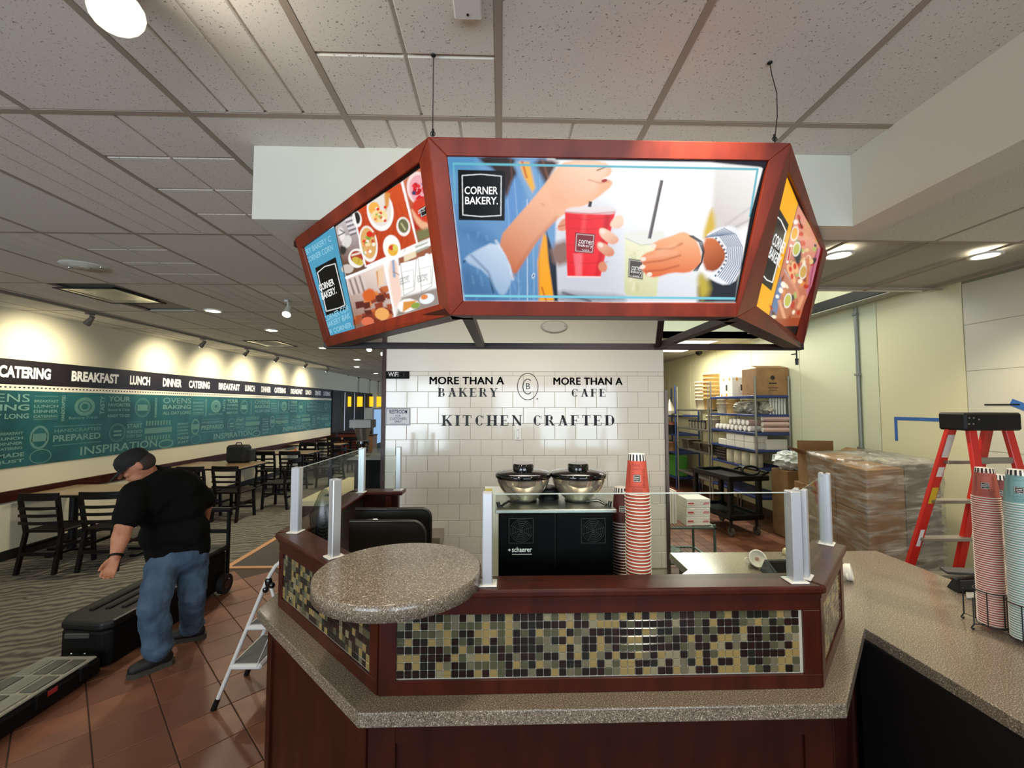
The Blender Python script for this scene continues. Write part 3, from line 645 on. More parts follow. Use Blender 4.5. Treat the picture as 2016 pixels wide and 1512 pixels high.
    for l in (((1290, 625), (1380, 620), (1440, 590)), ((1215, 705), (1330, 690), (1430, 660)), ((1220, 755), (1330, 745), (1420, 720))): A.line(Z(*l), 2.4, '#a84820', 2.5, .8)
    for q in ((1272, 605), (1212, 682), (1208, 728), (1248, 772)): A.ell(*Z4(*q), 5.5, 4.2, '#fbe0d0', -10)
    A.line(Z((1300, 640), (1400, 600)), 5, '#fcc8a0', 6, .5); A.line(Z((1240, 670), (1400, 645)), 4, '#fcc0a0', 6, .5)
    for off in (0, 9, 18): A.line(Z((1485+off, 545), (1540+off, 580), (1562+off*.4, 640), (1555, 700), (1510+off, 750)), 2.2, '#23262c' if off != 9 else '#4a4e56', 1)
    A.poly(Z((1570, 550), (1640, 500), (1740, 480), (1790, 540), (1800, 640), (1770, 800), (1700, 840), (1620, 810), (1590, 780), (1660, 740), (1700, 670), (1690, 600), (1640, 560)), '#eceef2', 2, 1)
    for i in range(9):
        k = i*13; A.line(Z((1580+k*1.0, 552-k*.5), (1660+k*.9, 545-k*.1), (1706+k*.85, 610), (1700+k*.85, 700+k*.2), (1640+k*.8, 775+k*.55)), 1.7, '#5c7390', .9)
    for i in range(22): A.ell(*Z4(1640+60*sin(i*.16), 560+i*11), 2, 2, '#f8f8f8' if i % 2 else '#4c607c')
    # cyan hairline frame
    cy = '#66b4c4'; A.line(Z((95, 120), (1885, 153)), 4.6, cy); A.line(Z((1885, 153), (1840, 430)), 4, cy); A.line(Z((95, 120), (105, 350)), 3.5, cy, op=.8)
    A.line(Z((165, 898), (1750, 914)), 4.6, '#7cc8da')
    A.poly(Z((1885, 100), (1945, 100), (1770, 935), (1750, 935), (1840, 430), (1915, 150)), '#16161a', 1.2); A.poly(Z((680, 80), (1945, 98), (1940, 150), (1890, 140), (1600, 112), (700, 98)), '#23222c', 2)
    A.poly(Z((120, 156), (398, 162), (396, 456), (126, 452)), '#050505', .6)
    A.line(Z((146, 190), (255, 182), (376, 194), (374, 425), (260, 432), (150, 422), (146, 190)), 1.7, '#f2f2f2', .7)
def art_left(A):
    Z = lambda *p: [Z3(*q) for q in p]
    A.c[:] = A.col('#f6f4f2')
    A.poly(Z((100, 780), (315, 660), (460, 1340), (280, 1400)), '#4d98b8', .8)
    A.poly(Z((312, 650), (445, 560), (530, 945), (390, 990), (350, 850)), ('#6a4a3a', '#c9bfc0', *Z3(380, 900), *Z3(400, 600)), 1)
    for i in range(10): A.line(Z((375+i*5, 590+i*14), (455, 560+i*16)), 2, '#3a4450' if i % 2 else '#e8e8ee', 1)
    A.poly(Z((330, 690), (360, 650), (400, 760), (360, 770)), '#e8e2e0', 2, 1); A.ell(*Z3(395, 760), 9, 13, '#d8d4d0', 20); A.ell(*Z3(462, 870), 17, 19, '#f0ece6', 0); A.ell(*Z3(462, 862), 13, 12, '#a83c30', 30); A.ell(*Z3(468, 890), 12, 7, '#c8b048', 30); A.line(Z((430, 850), (500, 830)), 3, '#f4e8d8', 1.5)
    A.ell(*Z3(400, 940), 12, 9, '#c8bcb4'); A.line(Z((340, 720), (380, 700), (350, 680)), 2, '#30343c', 1); A.poly(Z((350, 780), (400, 800), (380, 850), (350, 840)), '#34302e', 2, 1)
    A.poly(Z((435, 560), (750, 365), (855, 770), (520, 920)), ('#b23a1c', '#d0532a', *Z3(500, 850), *Z3(800, 450)), .8)
    for i in range(9):
        k = i*38; A.line(Z((470+k, 900-k*.25), (520+k, 720-k*.3), (500+k*.9, 560-k*.2)), 1.2, '#a03014', 1.2, .6)
    A.ell(*Z3(463, 610), 9, 16, '#f0ece8', -8); A.ell(*Z3(462, 602), 6, 12, '#2c2826', -8)
    A.ell(*Z3(615, 555), 26, 40, '#f4f2ee', -8); A.ell(*Z3(612, 545), 22, 34, '#e4dcd4', -8); A.poly(Z((640, 430), (680, 440), (670, 520), (650, 560)), '#d8964a', 2); A.ell(*Z3(575, 540), 11, 13, '#f0b050', 0); A.ell(*Z3(610, 590), 16, 13, '#f0d8a0', 0)
    for i in range(16):
        rr = random.Random(i); A.ell(*Z3(rr.uniform(575, 650), rr.uniform(530, 625)), 3, 3, rr.choice(['#d83820', '#f4c070', '#a0b050', '#f8ead0']))
    A.ell(*Z3(537, 775), 18, 36, '#f2efe8', -8); A.ell(*Z3(537, 770), 15, 31, '#d8a868', -8)
    for i in range(22):
        rr = random.Random(40+i); A.ell(*Z3(rr.uniform(505, 575), rr.uniform(700, 840)), 3.3, 3.3, rr.choice(['#e04028', '#7ca040', '#f0d8a8', '#f0efe0', '#c85030']))
    A.line(Z((500, 780), (540, 850)), 4, '#e8b070', 2); A.ell(*Z3(545, 710), 6, 6, '#d83020')
    A.ell(*Z3(768, 660), 13.5, 19, '#eeebe4', -8); A.ell(*Z3(768, 655), 10, 14, '#6f6c4c', -8); A.line(Z((755, 640), (780, 680)), 2, '#d8d4a0', 1.5)
    A.ell(*Z3(692, 800), 17, 25, '#f6f4ee', -8); A.ell(*Z3(700, 815), 10, 12, '#e8b040', 0); A.ell(*Z3(690, 800), 5, 5, '#d04030'); A.ell(*Z3(715, 800), 5, 6, '#d8d060')
    A.poly(Z((765, 355), (900, 250), (970, 720), (865, 765)), ('#b03020', '#c87858', *Z3(880, 650), *Z3(850, 350)), .8)
    A.ell(*Z3(868, 405), 23, 33, '#f0d8d4', -8); A.ell(*Z3(872, 410), 19, 28, '#e8a8b0', -8)
    for i in range(24):
        rr = random.Random(70+i); A.ell(*Z3(rr.uniform(830, 920), rr.uniform(370, 480)), 4, 4, rr.choice(['#d02028', '#e03038', '#3c4470', '#f0e8e0', '#c02028']))
    A.poly(Z((812, 495), (925, 460), (950, 600), (900, 680), (860, 640)), '#d0402a', 2, 1); A.poly(Z((870, 545), (930, 510), (940, 575), (885, 600)), '#24201e', .7); A.line(Z((876, 548), (926, 519), (934, 571), (888, 593), (876, 548)), .8, '#e0dcd8', .6)
    A.poly(Z((810, 520), (880, 620), (940, 640), (960, 720), (900, 690), (840, 620)), '#eab08a', 2, 1); A.poly(Z((850, 690), (950, 660), (970, 720), (865, 765)), '#7c7850', 4)
    A.poly(Z((395, 1010), (640, 905), (710, 1260), (450, 1340), (420, 1150)), ('#8a6050', '#e8d8d0', *Z3(450, 1300), *Z3(600, 930)), 1)
    for i in range(7): A.line(Z((400+i*16, 1020-i*6), (430+i*16, 1110-i*4)), 2.2, '#5c4a44' if i % 2 else '#d8ccc8', 1.5)
    for i in range(46):
        rr = random.Random(200+i); x, y = rr.uniform(450, 690), rr.uniform(1060, 1310)
        if y < 1250-(x-450)*.8-60: continue
        A.poly([(Z3(x, y)[0]+dx*rr.uniform(6, 12), Z3(x, y)[1]+dy*rr.uniform(5, 9)) for dx, dy in ((-1, -.6), (.6, -1), (1, .6), (-.6, 1))], rr.choice(['#7a3020', '#a04c2c', '#c0643a', '#5c2820', '#d88c50', '#8c3c28']), 1.2)
    A.poly(Z((585, 950), (640, 925), (640, 1040), (600, 1060)), '#e8c8a8', 2); A.poly(Z((590, 960), (600, 955), (605, 1050), (600, 1056)), '#c88c5c', 1)
    A.poly(Z((490, 1100), (560, 1060), (600, 1130), (520, 1170)), '#d06028', 2, 1); A.ell(*Z3(630, 1240), 14, 12, '#e8a860', 10); A.ell(*Z3(535, 1290), 12, 9, '#d87050', 0)
    A.poly(Z((645, 900), (975, 765), (1020, 1170), (715, 1260)), ('#e8e2dc', '#ffffff', *Z3(700, 1200), *Z3(900, 900)), 1)
    A.poly(Z((735, 870), (975, 775), (980, 830), (740, 920)), '#9a5c44', 1.5); A.poly(Z((770, 850), (850, 820), (855, 860), (775, 895)), '#e8d8b8', 1.5); A.poly(Z((845, 790), (930, 760), (935, 800), (855, 835)), '#aab0a0', 2)
    A.poly(Z((665, 900), (725, 870), (740, 1000), (760, 1120), (720, 1220), (690, 1100)), '#f0d0c0', 2, 1); A.line(Z((700, 880), (710, 990)), 5, '#8ca0c0', 2); A.line(Z((700, 960), (740, 980)), 1.5, '#a07060', 1)
    for cx_ in (800, 915):
        A.poly(Z((cx_-52, 905-(cx_-800)*.33), (cx_+52, 880-(cx_-800)*.33), (cx_+45, 1080-(cx_-800)*.2), (cx_-28, 1120-(cx_-800)*.2)), '#fdfdfc', 1); A.line(Z((cx_-50, 900-(cx_-800)*.33), (cx_-26, 1118-(cx_-800)*.2), (cx_+42, 1080-(cx_-800)*.2), (cx_+54, 880-(cx_-800)*.33)), .9, '#8c8880', .8)
        A.line(Z((cx_-40, 965-(cx_-800)*.2), (cx_+35, 945-(cx_-800)*.2), (cx_+38, 1060-(cx_-800)*.2), (cx_-28, 1080-(cx_-800)*.2), (cx_-40, 965-(cx_-800)*.2)), .8, '#9a968e', .7)
    A.ell(*Z3(925, 850), 4, 3.5, '#f6f6f6'); A.poly(Z((760, 1130), (1015, 1060), (1020, 1180), (720, 1262)), '#6c5a4c', 3, 0, .8)
    A.poly(Z((720, 1180), (790, 1130), (880, 1160), (870, 1200), (760, 1240)), '#f4f2ee', 1.5, 1); A.poly(Z((770, 1160), (860, 1150), (830, 1190), (765, 1230)), '#d89040', 1.5); A.ell(*Z3(850, 1185), 9, 6, '#8ca048', -20); A.ell(*Z3(925, 1140), 15, 10, '#e8eef2', -15); A.ell(*Z3(908, 1128), 7, 5, '#e08848', -15)
    for l in (((318, 655), (445, 560), (520, 925)), ): pass
    A.line(Z((314, 655), (455, 1335)), 1.6, '#15181c'); A.line(Z((440, 575), (520, 925)), 2.6, '#f6f4f2'); A.line(Z((755, 360), (860, 775)), 3, '#f6f4f2'); A.line(Z((392, 1000), (975, 760)), 4.5, '#f8f6f4'); A.line(Z((640, 905), (715, 1258)), 3, '#f8f6f4')
    A.poly(Z((885, 232), (892, 262), (755, 362), (440, 572), (310, 668), (308, 650)), '#120c0c', .8)
    A.poly(Z((187, 935), (322, 862), (398, 1205), (262, 1255)), '#050505', .6)
    A.line(Z((203, 965), (250, 925), (318, 906), (385, 1180), (345, 1200), (262, 1222), (203, 965)), 1.5, '#eceff0', .6)
def art_right(A):
    Z = lambda *p: [Z5(*q) for q in p]
    A.c[:] = A.col('#b8744c')
    A.poly(Z((380, 180), (480, 410), (275, 1180), (165, 1110)), '#f5aa12', .6)
    A.poly(Z((480, 400), (660, 740), (500, 1350), (270, 1190)), ('#a8603c', '#d8907a', *Z5(380, 1250), *Z5(560, 600)), .6)
    A.poly(Z((620, 690), (645, 750), (590, 1000), (540, 1080), (520, 1000), (560, 820)), '#c07488', 2, 1); A.line(Z((600, 720), (560, 900), (540, 1040)), 2, '#8c3c4c', 1.5)
    A.poly(Z((350, 900), (370, 960), (330, 1150), (312, 1215), (275, 1180)), '#5878a0', 1.5, 1)
    rnd = random.Random(5)
    for i in range(60):
        t_ = rnd.random(); x = rnd.uniform(400, 600)-(t_*190)+60; y = 480+t_*720
        A.ell(*Z5(x, y), rnd.uniform(2, 5), rnd.uniform(3, 8), rnd.choice(['#e0c088', '#c8442c', '#f0e0c0', '#8c4428', '#d88844', '#a8b060', '#f4e8dc', '#3c3838', '#b83c28']), rnd.uniform(-40, 40), 1)
    A.poly(Z((430, 740), (480, 640), (500, 760), (470, 850)), '#34383c', 2, 1)
    for (x, y, c) in ((462, 725, '#b8b858'), (400, 1075, '#b8b850'), (505, 880, '#c8a050'), (450, 620, '#e8a840')):
        A.ell(*Z5(x, y), 7.5, 15, '#e4e2da', 12); A.ell(*Z5(x, y), 5.8, 12, c, 12)
    for (x, y) in ((420, 870), (450, 850), (430, 920)): A.ell(*Z5(x, y), 6, 13, '#e8b080', -20); A.ell(*Z5(x, y-8), 3, 6, '#d04030')
    A.line(Z((425, 700), (400, 815)), 4.5, '#f0e8e4'); A.line(Z((420, 715), (405, 800)), 3, '#d02020')
    A.line(Z((400, 900), (460, 1000), (480, 1080)), 4, '#d88c70', 2); A.line(Z((345, 1080), (380, 1200), (375, 1250)), 6, '#e0a07c', 2); A.line(Z((500, 1050), (470, 1120)), 7, '#e0a078', 2); A.line(Z((540, 780), (530, 960)), 5, '#c87850', 2)
    for i in range(5): A.line(Z((375+i*5, 860+i*6), (400+i*5, 900+i*8)), 1, '#e8e8e8' if i % 2 else '#606878', .8)
    A.poly(Z((300, 1200), (500, 1190), (495, 1240), (320, 1250)), '#9c4a2c', 1); A.poly(Z((310, 1250), (480, 1245), (470, 1330), (330, 1240)), '#26201e', 1)
    A.poly(Z((545, 480), (560, 600), (530, 680), (500, 600)), '#d8a070', 2, 1, .6); A.line(Z((480, 520), (500, 580)), 2, '#2c2420')
    A.line(Z((480, 405), (275, 1185)), 1.0, '#3a2c20'); A.poly(Z((385, 190), (400, 190), (660, 720), (655, 760), (480, 430)), '#1a1210', .8)
    A.poly(Z((320, 440), (345, 440), (412, 560), (292, 1010), (205, 935)), '#1c1b1b', .6)
    A.line(Z((320, 490), (360, 530), (393, 605), (300, 952), (262, 935), (224, 885)), 2.2, '#f4f2ea', .6)
arts = {'front': (art_front, 560, 250), 'left': (art_left, 230, 250), 'right': (art_right, 150, 300)}
FT = .045
for key in ('front', 'left', 'right'):
    Q = faces[key]; e1 = (Q[1]-Q[0]).normalized(); n = e1.cross(Q[3]-Q[0]).normalized()
    if n.dot(Vector((0, 0, HC))-Q[0]) < 0: n = -n
    O = [hit(px, py, Q[0], n) for px, py in opens[key]]
    fr = MB(); bk = -n*FT
    for i in range(4):
        j = (i+1) % 4
        a = [Q[i], Q[j], O[j], O[i]]; b2 = [p+bk for p in a]
        fr.hexa(b2, a)
    f = fr.build('%s_frame' % key, litwood, sign, W=True, bev=.002, seg=1); f.name = 'frame'
    # print, set back a little
    off = -n*.012; fn, nu, nv = arts[key]
    Of = [p+off for p in O]
    g = np.zeros(((nu+1)*(nv+1), 3)); U, V = np.meshgrid(np.linspace(0, 1, nu+1), np.linspace(0, 1, nv+1)); U = U.ravel(); V = V.ravel()
    o_ = [np.array(p) for p in Of]
    g = (np.outer((1-U)*(1-V), o_[0])+np.outer(U*(1-V), o_[1])+np.outer(U*V, o_[2])+np.outer((1-U)*V, o_[3]))
    d = g-np.array(off)-CAMP; dz = d@fw; px = 1008+F*(d@rt)/dz; py = 756-F*(d@up)/dz
    A = Art(px, py, '#ffffff'); fn(A); A.speck(.05)
    L = np.array(sign.location); g = g-L
    I = np.arange(nu*nv); r = I//nu; c = I % nu; k = r*(nu+1)+c
    fa = np.stack([k+nu+1, k+nu+2, k+1, k], 1)
    me = bpy.data.meshes.new('print'); me.vertices.add(len(g)); me.vertices.foreach_set('co', g.ravel())
    me.loops.add(len(fa)*4); me.loops.foreach_set('vertex_index', fa.ravel().astype('i')); me.polygons.add(len(fa))
    me.polygons.foreach_set('loop_start', (np.arange(len(fa))*4).astype('i')); me.update(calc_edges=True)
    at_ = me.color_attributes.new('col', 'FLOAT_COLOR', 'POINT'); cc = np.ones((len(g), 4)); cc[:, :3] = np.clip(A.c, 0, 1); at_.data.foreach_set('color', cc.ravel())
    me.materials.append(emat); po = bpy.data.objects.new('backlit_print', me); COL.objects.link(po); po.parent = sign
    # lettering on the print
    P0 = Q[0]+off
    def T_(txt, mb, p00, p10, h, bold=0, sh=None):
        a = hit(*p00, P0, n); b3 = hit(*p10, P0, n); c3 = hit(*h, P0, n); ux = b3-a; uy = c3-a
        v, fcs, x0, x1, y0, y1 = text_geo(txt, bold)
        mb.add([a+n*.0008+ux*((q[0]-x0)/(x1-x0))+uy*((q[1]-y0)/(y1-y0)) for q in v], fcs)
    tm = MB(); t2 = MB()
    if key == 'front':
        T_('CORNER', tm, Z4(162, 304), Z4(356, 305), Z4(162, 258), .02); T_('BAKERY.', tm, Z4(165, 363), Z4(357, 364), Z4(165, 318), .02)
        T_('corner', tm, Z4(828, 590), Z4(912, 600), Z4(829, 568)); T_('bakery', tm, Z4(824, 612), Z4(908, 622), Z4(825, 590)); T_('CAFE', tm, Z4(845, 632), Z4(888, 636), Z4(846, 624))
        T_('corner', tm, Z4(1136, 745), Z4(1196, 752), Z4(1137, 722)); T_('bakery', tm, Z4(1132, 766), Z4(1192, 774), Z4(1133, 744)); T_('CAFE', tm, Z4(1145, 784), Z4(1180, 789), Z4(1146, 775))
    if key == 'left':
        T_('CORNER', tm, Z3(236, 1087), Z3(333, 1044), Z3(226, 1045), .02); T_('BAKERY.', tm, Z3(252, 1144), Z3(348, 1100), Z3(242, 1100), .02)
        T_('corner', t2, Z3(765, 1030), Z3(828, 1008), Z3(762, 1002)); T_('bakery', t2, Z3(768, 1052), Z3(832, 1030), Z3(765, 1030)); T_('corner', t2, Z3(882, 1010), Z3(948, 996), Z3(880, 984)); T_('bakery', t2, Z3(885, 1036), Z3(950, 1018), Z3(883, 1010))
        T_('corner', tm, Z3(885, 565), Z3(932, 540), Z3(883, 553)); T_('bakery', tm, Z3(887, 580), Z3(934, 556), Z3(885, 567))
        t3 = MB()
        for i, s_ in enumerate((('ERY BAKERY C', 0), ('CORNER CORN', 1), ('Y BAKERY BA', 2))):
            k = i*72; T_(s_[0], t3, Z3(140+i*14, 850+k*.72), Z3(312+i*12, 755+k*.8), Z3(132+i*14, 815+k*.72), .01) if i < 2 else None
        T_('CORNER COR', t3, Z3(272, 1290), Z3(432, 1212), Z3(262, 1255), .01); T_('BAKERY BAK', t3, Z3(283, 1330), Z3(440, 1262), Z3(275, 1295), .01); T_('ER CORNER', t3, Z3(292, 1375), Z3(448, 1322), Z3(284, 1345), .01)
        t3.build('faded_lettering', emis('pale_cyan_ink', '#8fc6da', .6), sign, W=True, kind='stuff')
    if key == 'right':
        T_('CORNER', tm, Z5(270, 690), Z5(348, 760), Z5(296, 610), .02); T_('BAKERY.', tm, Z5(246, 778), Z5(322, 850), Z5(270, 700), .02)
    tm.build('print_lettering', emis('backlit_white', '#f4f4f2', .6), sign, W=True, kind='stuff')
    if t2.v: t2.build('grey_lettering', mat('grey_ink', '#777570', .6), sign, W=True, kind='stuff')
# tray, back beam and struts underneath
bt = MB()
def beam(p, q, w_=.035, h_=.03, mb=bt):
    p = Vector(p); q = Vector(q); d = (q-p).normalized(); s_ = d.cross(EZ).normalized()*w_/2; u = EZ*h_
    mb.hexa([p-s_, p+s_, q+s_, q-s_], [p-s_+u, p+s_+u, q+s_+u, q-s_+u])
BLi = BLe; BRi = BRe
def under(a, e):
    a = Vector(a); e = Vector(e); d = (e-a).normalized(); nin = EZ.cross(d)*.065
    bt.hexa([a, a+nin, e+nin, e], [a+EZ*.03, a+nin+EZ*.03, e+nin+EZ*.03, e+EZ*.03])
under((BX0, BY, BZ), (BX1, BY, BZ)); under(BLe, (BX0, BY, BZ)); under((BX1, BY, BZ), BRe)
bt.build('bottom_rail', wooddk, sign, W=True)
bb = MB()
yb = BLe[1]; beam((BLe[0], BLe[1], BZ-.005), (BRe[0], BLe[1]+.0, BZ-.005), .04, .03, bb)
for a, e in (((at(920, 626, z=BZ)), at(946, 684, z=BZ)), (at(1440, 634, z=BZ), at(1300, 686, z=BZ))): beam(a, e, .04, .03, bb)
beam(at(1302, 632, z=BZ+.12), at(1296, 684, z=BZ), .03, .03, bb)
bb.build('rear_frame', mat('dark_beam', '#1c0e0b', .5), sign, W=True)
up_ = MB()
for p in (TLe, TRe): beam(p-Vector((0, -.02, .03)), (p[0]*.985+(.02 if p[0] < 0 else -.02), BLe[1], SZ-.03), .03, .03, up_)
up_.build('top_return', wooddk, sign, W=True)
for (x, px, py, l) in ((-.224, 852, 266, 'left black hanging cable of the menu sign'), (.915, 1525, 276, 'right black hanging cable with a bend in it')):
    m = MB(); b_ = at(px, py, y=1.372); top = Vector((-.224, 1.372, H-.006)) if x < 0 else Vector((.913, 1.372, H-.006))
    if x < 0: pts = [b_, (b_+top)/2, top]
    else: pts = [b_, b_+(top-b_)*.3+EX*.014, b_+(top-b_)*.6+EX*.018, b_+(top-b_)*.85+EX*.004, top]
    m.tube([Vector((b_[0], b_[1], SZ-.04))]+pts, .0016, 6); m.cyl(b_, b_+EZ*.02, .004, n=8); m.tube([b_+EX*.008*cos(a)+EZ*(.004+.008*sin(a)) for a in [i*pi/4 for i in range(8)]], .0015, 6, closed=True)
    m.tube([top+EX*.006*cos(a)+EY*.006*sin(a)-EZ*.001 for a in [i*pi/4 for i in range(8)]], .003, 6, closed=True)
    tag(m.build('hanging_cable', blackm), l, 'cable')
# ================================================================ LETTERING ON THE TILE WALL
# serif glyph strokes on a unit cap height: ('v', x0,y0,x1,y1,width) slanted/straight bar, ('a', cx,cy,rx,ry,a0,a1,w0,w1) arc
TK, TN, SF = .26, .08, .06
def stem(x, y0=0, y1=1, w_=TK, top=True, bot=True):
    L = [('v', x, y0, x, y1, w_)]
    if bot: L.append(('h', x-w_/2-.10, x+w_/2+.10, 0, SF))
    if top: L.append(('h', x-w_/2-.10, x+w_/2+.10, 1-SF, 1))
    return L
GL = {
 'I': (.42, stem(.21)),
 'H': (1.0, stem(.2)+stem(.8)+[('h', .2, .8, .47, .53)]),
 'T': (.86, stem(.43, top=False)+[('h', .02, .84, 1-.06, 1), ('v', .05, .74, .05, 1, .05), ('v', .81, .74, .81, 1, .05)]),
 'K': (1.0, stem(.2)+[('d', .28, .42, .78, .97, .09), ('d', .45, .60, .84, .03, .26), ('h', .64, .94, 1-SF, 1), ('h', .62, 1.0, 0, SF)]),
 'C': (.92, [('a', .50, .5, .40, .5, 42, 318, .07, .26), ('v', .83, .68, .83, .98, .05)]),
 'E': (.84, stem(.2)+[('h', .1, .76, 0, .055), ('h', .1, .74, 1-.055, 1), ('h', .2, .56, .48, .53), ('v', .76, 0, .76, .30, .05), ('v', .74, .72, .74, 1, .05), ('v', .57, .37, .57, .64, .045)]),
 'F': (.80, stem(.2)+[('h', .1, .72, 1-.055, 1), ('h', .2, .54, .48, .53), ('v', .72, .70, .72, 1, .05), ('v', .55, .37, .55, .64, .045)]),
 'N': (1.0, [('v', .17, 0, .17, 1, .09), ('v', .83, 0, .83, 1, .09), ('d', .17, .98, .83, .02, .26), ('h', .02, .32, 0, SF), ('h', .0, .3, 1-SF, 1), ('h', .68, .98, 1-SF, 1)]),
 'R': (.96, stem(.2)+[('h', .2, .50, 1-.05, 1), ('h', .2, .5, .47, .52), ('a', .50, .735, .26, .265, -90, 90, .05, .24), ('d', .50, .50, .80, .03, .23), ('h', .66, .94, 0, SF)]),
 'A': (1.0, [('d', .20, .02, .50, 1, .09), ('d', .48, 1, .80, .02, .26), ('h', .27, .68, .33, .38), ('h', .04, .36, 0, SF), ('h', .62, .98, 0, SF)]),
 'D': (1.0, stem(.2)+[('h', .2, .50, 1-.05, 1), ('h', .2, .50, 0, .05), ('a', .50, .5, .42, .5, -90, 90, .07, .26)]),
 'B': (.9, stem(.2)+[('h', .2, .48, 1-.05, 1), ('h', .2, .5, .48, .53), ('h', .2, .50, 0, .05), ('a', .48, .755, .24, .245, -90, 90, .05, .23), ('a', .50, .265, .29, .265, -90, 90, .07, .26)]),
 'Y': (.96, stem(.48, 0, .48, top=False)+[('d', .18, .98, .50, .42, .26), ('d', .82, .98, .47, .42, .09), ('h', .02, .34, 1-SF, 1), ('h', .66, .96, 1-SF, 1)]),
}
def serif(mb, txt, o, w_, h, gap=.28):
    tot = sum(GL[c][0] if c != ' ' else .45 for c in txt)+gap*(len(txt)-1); x = 0; sx = w_/tot; o = Vector(o)
    def q(p): return [o+EX*((x+a)*sx)+EZ*(b*h) for a, b in p]
    for c in txt:
        if c == ' ': x += .45+gap; continue
        adv, st = GL[c]
        for g in st:
            if g[0] == 'v': _, x0, y0, x1, y1, t = g; pts = [(x0-t/2, y0), (x0+t/2, y0), (x0+t/2, y1), (x0-t/2, y1)]
            elif g[0] == 'h': _, x0, x1, y0, y1 = g; pts = [(x0, y0), (x1, y0), (x1, y1), (x0, y1)]
            elif g[0] == 'd': _, x0, y0, x1, y1, t = g; pts = [(x0-t/2, y0), (x0+t/2, y0), (x1+t/2, y1), (x1-t/2, y1)]
            else:
                _, cx, cy, rx, ry, a0, a1, w0, w1 = g; n = 16; vs = []
                for i in range(n+1):
                    a = radians(a0+(a1-a0)*i/n); t = w0+(w1-w0)*abs(cos(a))**2*(1 if True else 0)
                    vs += [(cx+rx*cos(a), cy+ry*sin(a)), (cx+(rx-t)*cos(a), cy+(ry-max(.05, t*.45))*sin(a))]
                mb.add(q(vs), [(2*i, 2*i+1, 2*i+3, 2*i+2) for i in range(n)]); continue
            mb.add(q(pts), [(0, 1, 2, 3)])
        x += adv+gap
YW = 4.0975
def wpos(px, py): return at(px, py, y=YW)
def wall_word(label, txt, x0, x1, y0, y1, ser, bold=0):
    a = wpos(x0, y1); b_ = wpos(x1, y0); t = thing('wall_lettering', label, 'lettering', (a[0], 4.0988, a[2]))
    ws = txt.split(' ')
    m = MB()
    if ser: serif(m, txt, a, b_[0]-a[0], b_[2]-a[2])
    else:
        v, f, u0, u1, v0, v1 = text_geo(txt, bold, 1.05)
        for dx, dz in ((0, 0), (.0035, 0), (-.0035, 0), (0, .0018), (0, -.0018)):
            m.add([a+EX*(dx+(p[0]-u0)/(u1-u0)*(b_[0]-a[0]))+EZ*(dz+(p[1]-v0)/(v1-v0)*(b_[2]-a[2])) for p in v], f)
    m.build('black_letters', ink, t, W=True, kind='stuff')
wall_word('black bold capitals MORE THAN A above the word BAKERY', 'MORE THAN A', 846, 992, 742, 756.5, False)
wall_word('black serif capitals BAKERY on the white tiles', 'BAKERY', 862, 980, 764, 781, True)
wall_word('black bold capitals MORE THAN A above the word CAFE', 'MORE THAN A', 1090, 1225, 743.5, 757.5, False)
wall_word('black serif capitals CAFE on the white tiles', 'CAFE', 1124, 1193, 765.5, 781, True)
wall_word('large black serif capitals KITCHEN CRAFTED across the white tiles', 'KITCHEN CRAFTED', 870, 1211, 817.5, 838, True)
t = thing('round_monogram', 'black oval ring with letters C and B between the wall words', 'emblem', wpos(1039, 761)-Vector((0, 0, 0)))
m = MB(); c0 = wpos(1039, 761); s_ = 4.1/F
def oring(rx, ry, w_, a0=0, a1=360, n=40):
    vs = []
    for i in range(n+1):
        a = radians(a0+(a1-a0)*i/n); vs += [c0+EX*rx*s_*cos(a)+EZ*ry*s_*sin(a), c0+EX*(rx-w_)*s_*cos(a)+EZ*(ry-w_)*s_*sin(a)]
    m.add(vs, [(2*i, 2*i+1, 2*i+3, 2*i+2) for i in range(n)])
oring(21, 27, 1.4); oring(10.5, 15.5, 1.7, 50, 310)
put_text(m, 'B', c0+EX*(-3.6*s_)+EZ*(-5*s_)-EY*.0, EX, EZ, 8.5*s_, 11.5*s_, off=0)
m.build('ring_and_letters', ink, t, W=True, kind='stuff')
MB().cyl(wpos(1058, 785), wpos(1058, 785)-EY*.0005, .008, n=10).build('registered_dot', mat('grey_ink', '#777570', .6), t, W=True)
def plate(name, label, x0, x1, y0, y1, m_, th_=.006, z_=None):
    a = wpos(x0, y1); b_ = wpos(x1, y0); t = thing(name, label, 'sign' if 'sign' in name else 'cover plate', (a[0], YW, a[2]))
    MB().cbox(a[0], b_[0], YW-th_, YW+.002, a[2], b_[2], .002).build('plate', m_, t, W=True); return t, a, b_
t, a, b_ = plate('blank_wall_plate', 'small blank white switch plate below the wall words', 1013, 1026.5, 843, 866, white)
MB().ball(((a[0]+b_[0])/2, YW-.006, a[2]+.018), .004).ball(((a[0]+b_[0])/2, YW-.006, b_[2]-.018), .004).build('screws', ink, t, W=True)
t, a, b_ = plate('wifi_sign', 'small black WiFi sign on the upper left edge of the tiled wall', 758.5, 806, 731, 745.5, mat('black_sign', '#0e0f0d', .7, spec=.2), .012)
m = MB(); put_text(m, 'WiFi', wpos(765, 741.5)-EY*.0125, EX, EZ, .095, .042, .01); m.build('sign_lettering', whiteink, t, W=True, kind='stuff')
p = wpos(795, 742); m2 = MB().box(p[0], p[0]+.004, 4.0845, 4.0855, p[2], p[2]+.04); m2.build('faint_mark', mat('faint_grey', '#4a4a46', .5), t, W=True, kind='stuff')
t, a, b_ = plate('restroom_sign', 'white restroom notice with blue lettering on the tiled wall', 758.5, 808.5, 803, 837.5, mat('notice_white', '#dfe0e2', .6))
m = MB(); inkb = mat('navy_ink', '#1f2a52', .5)
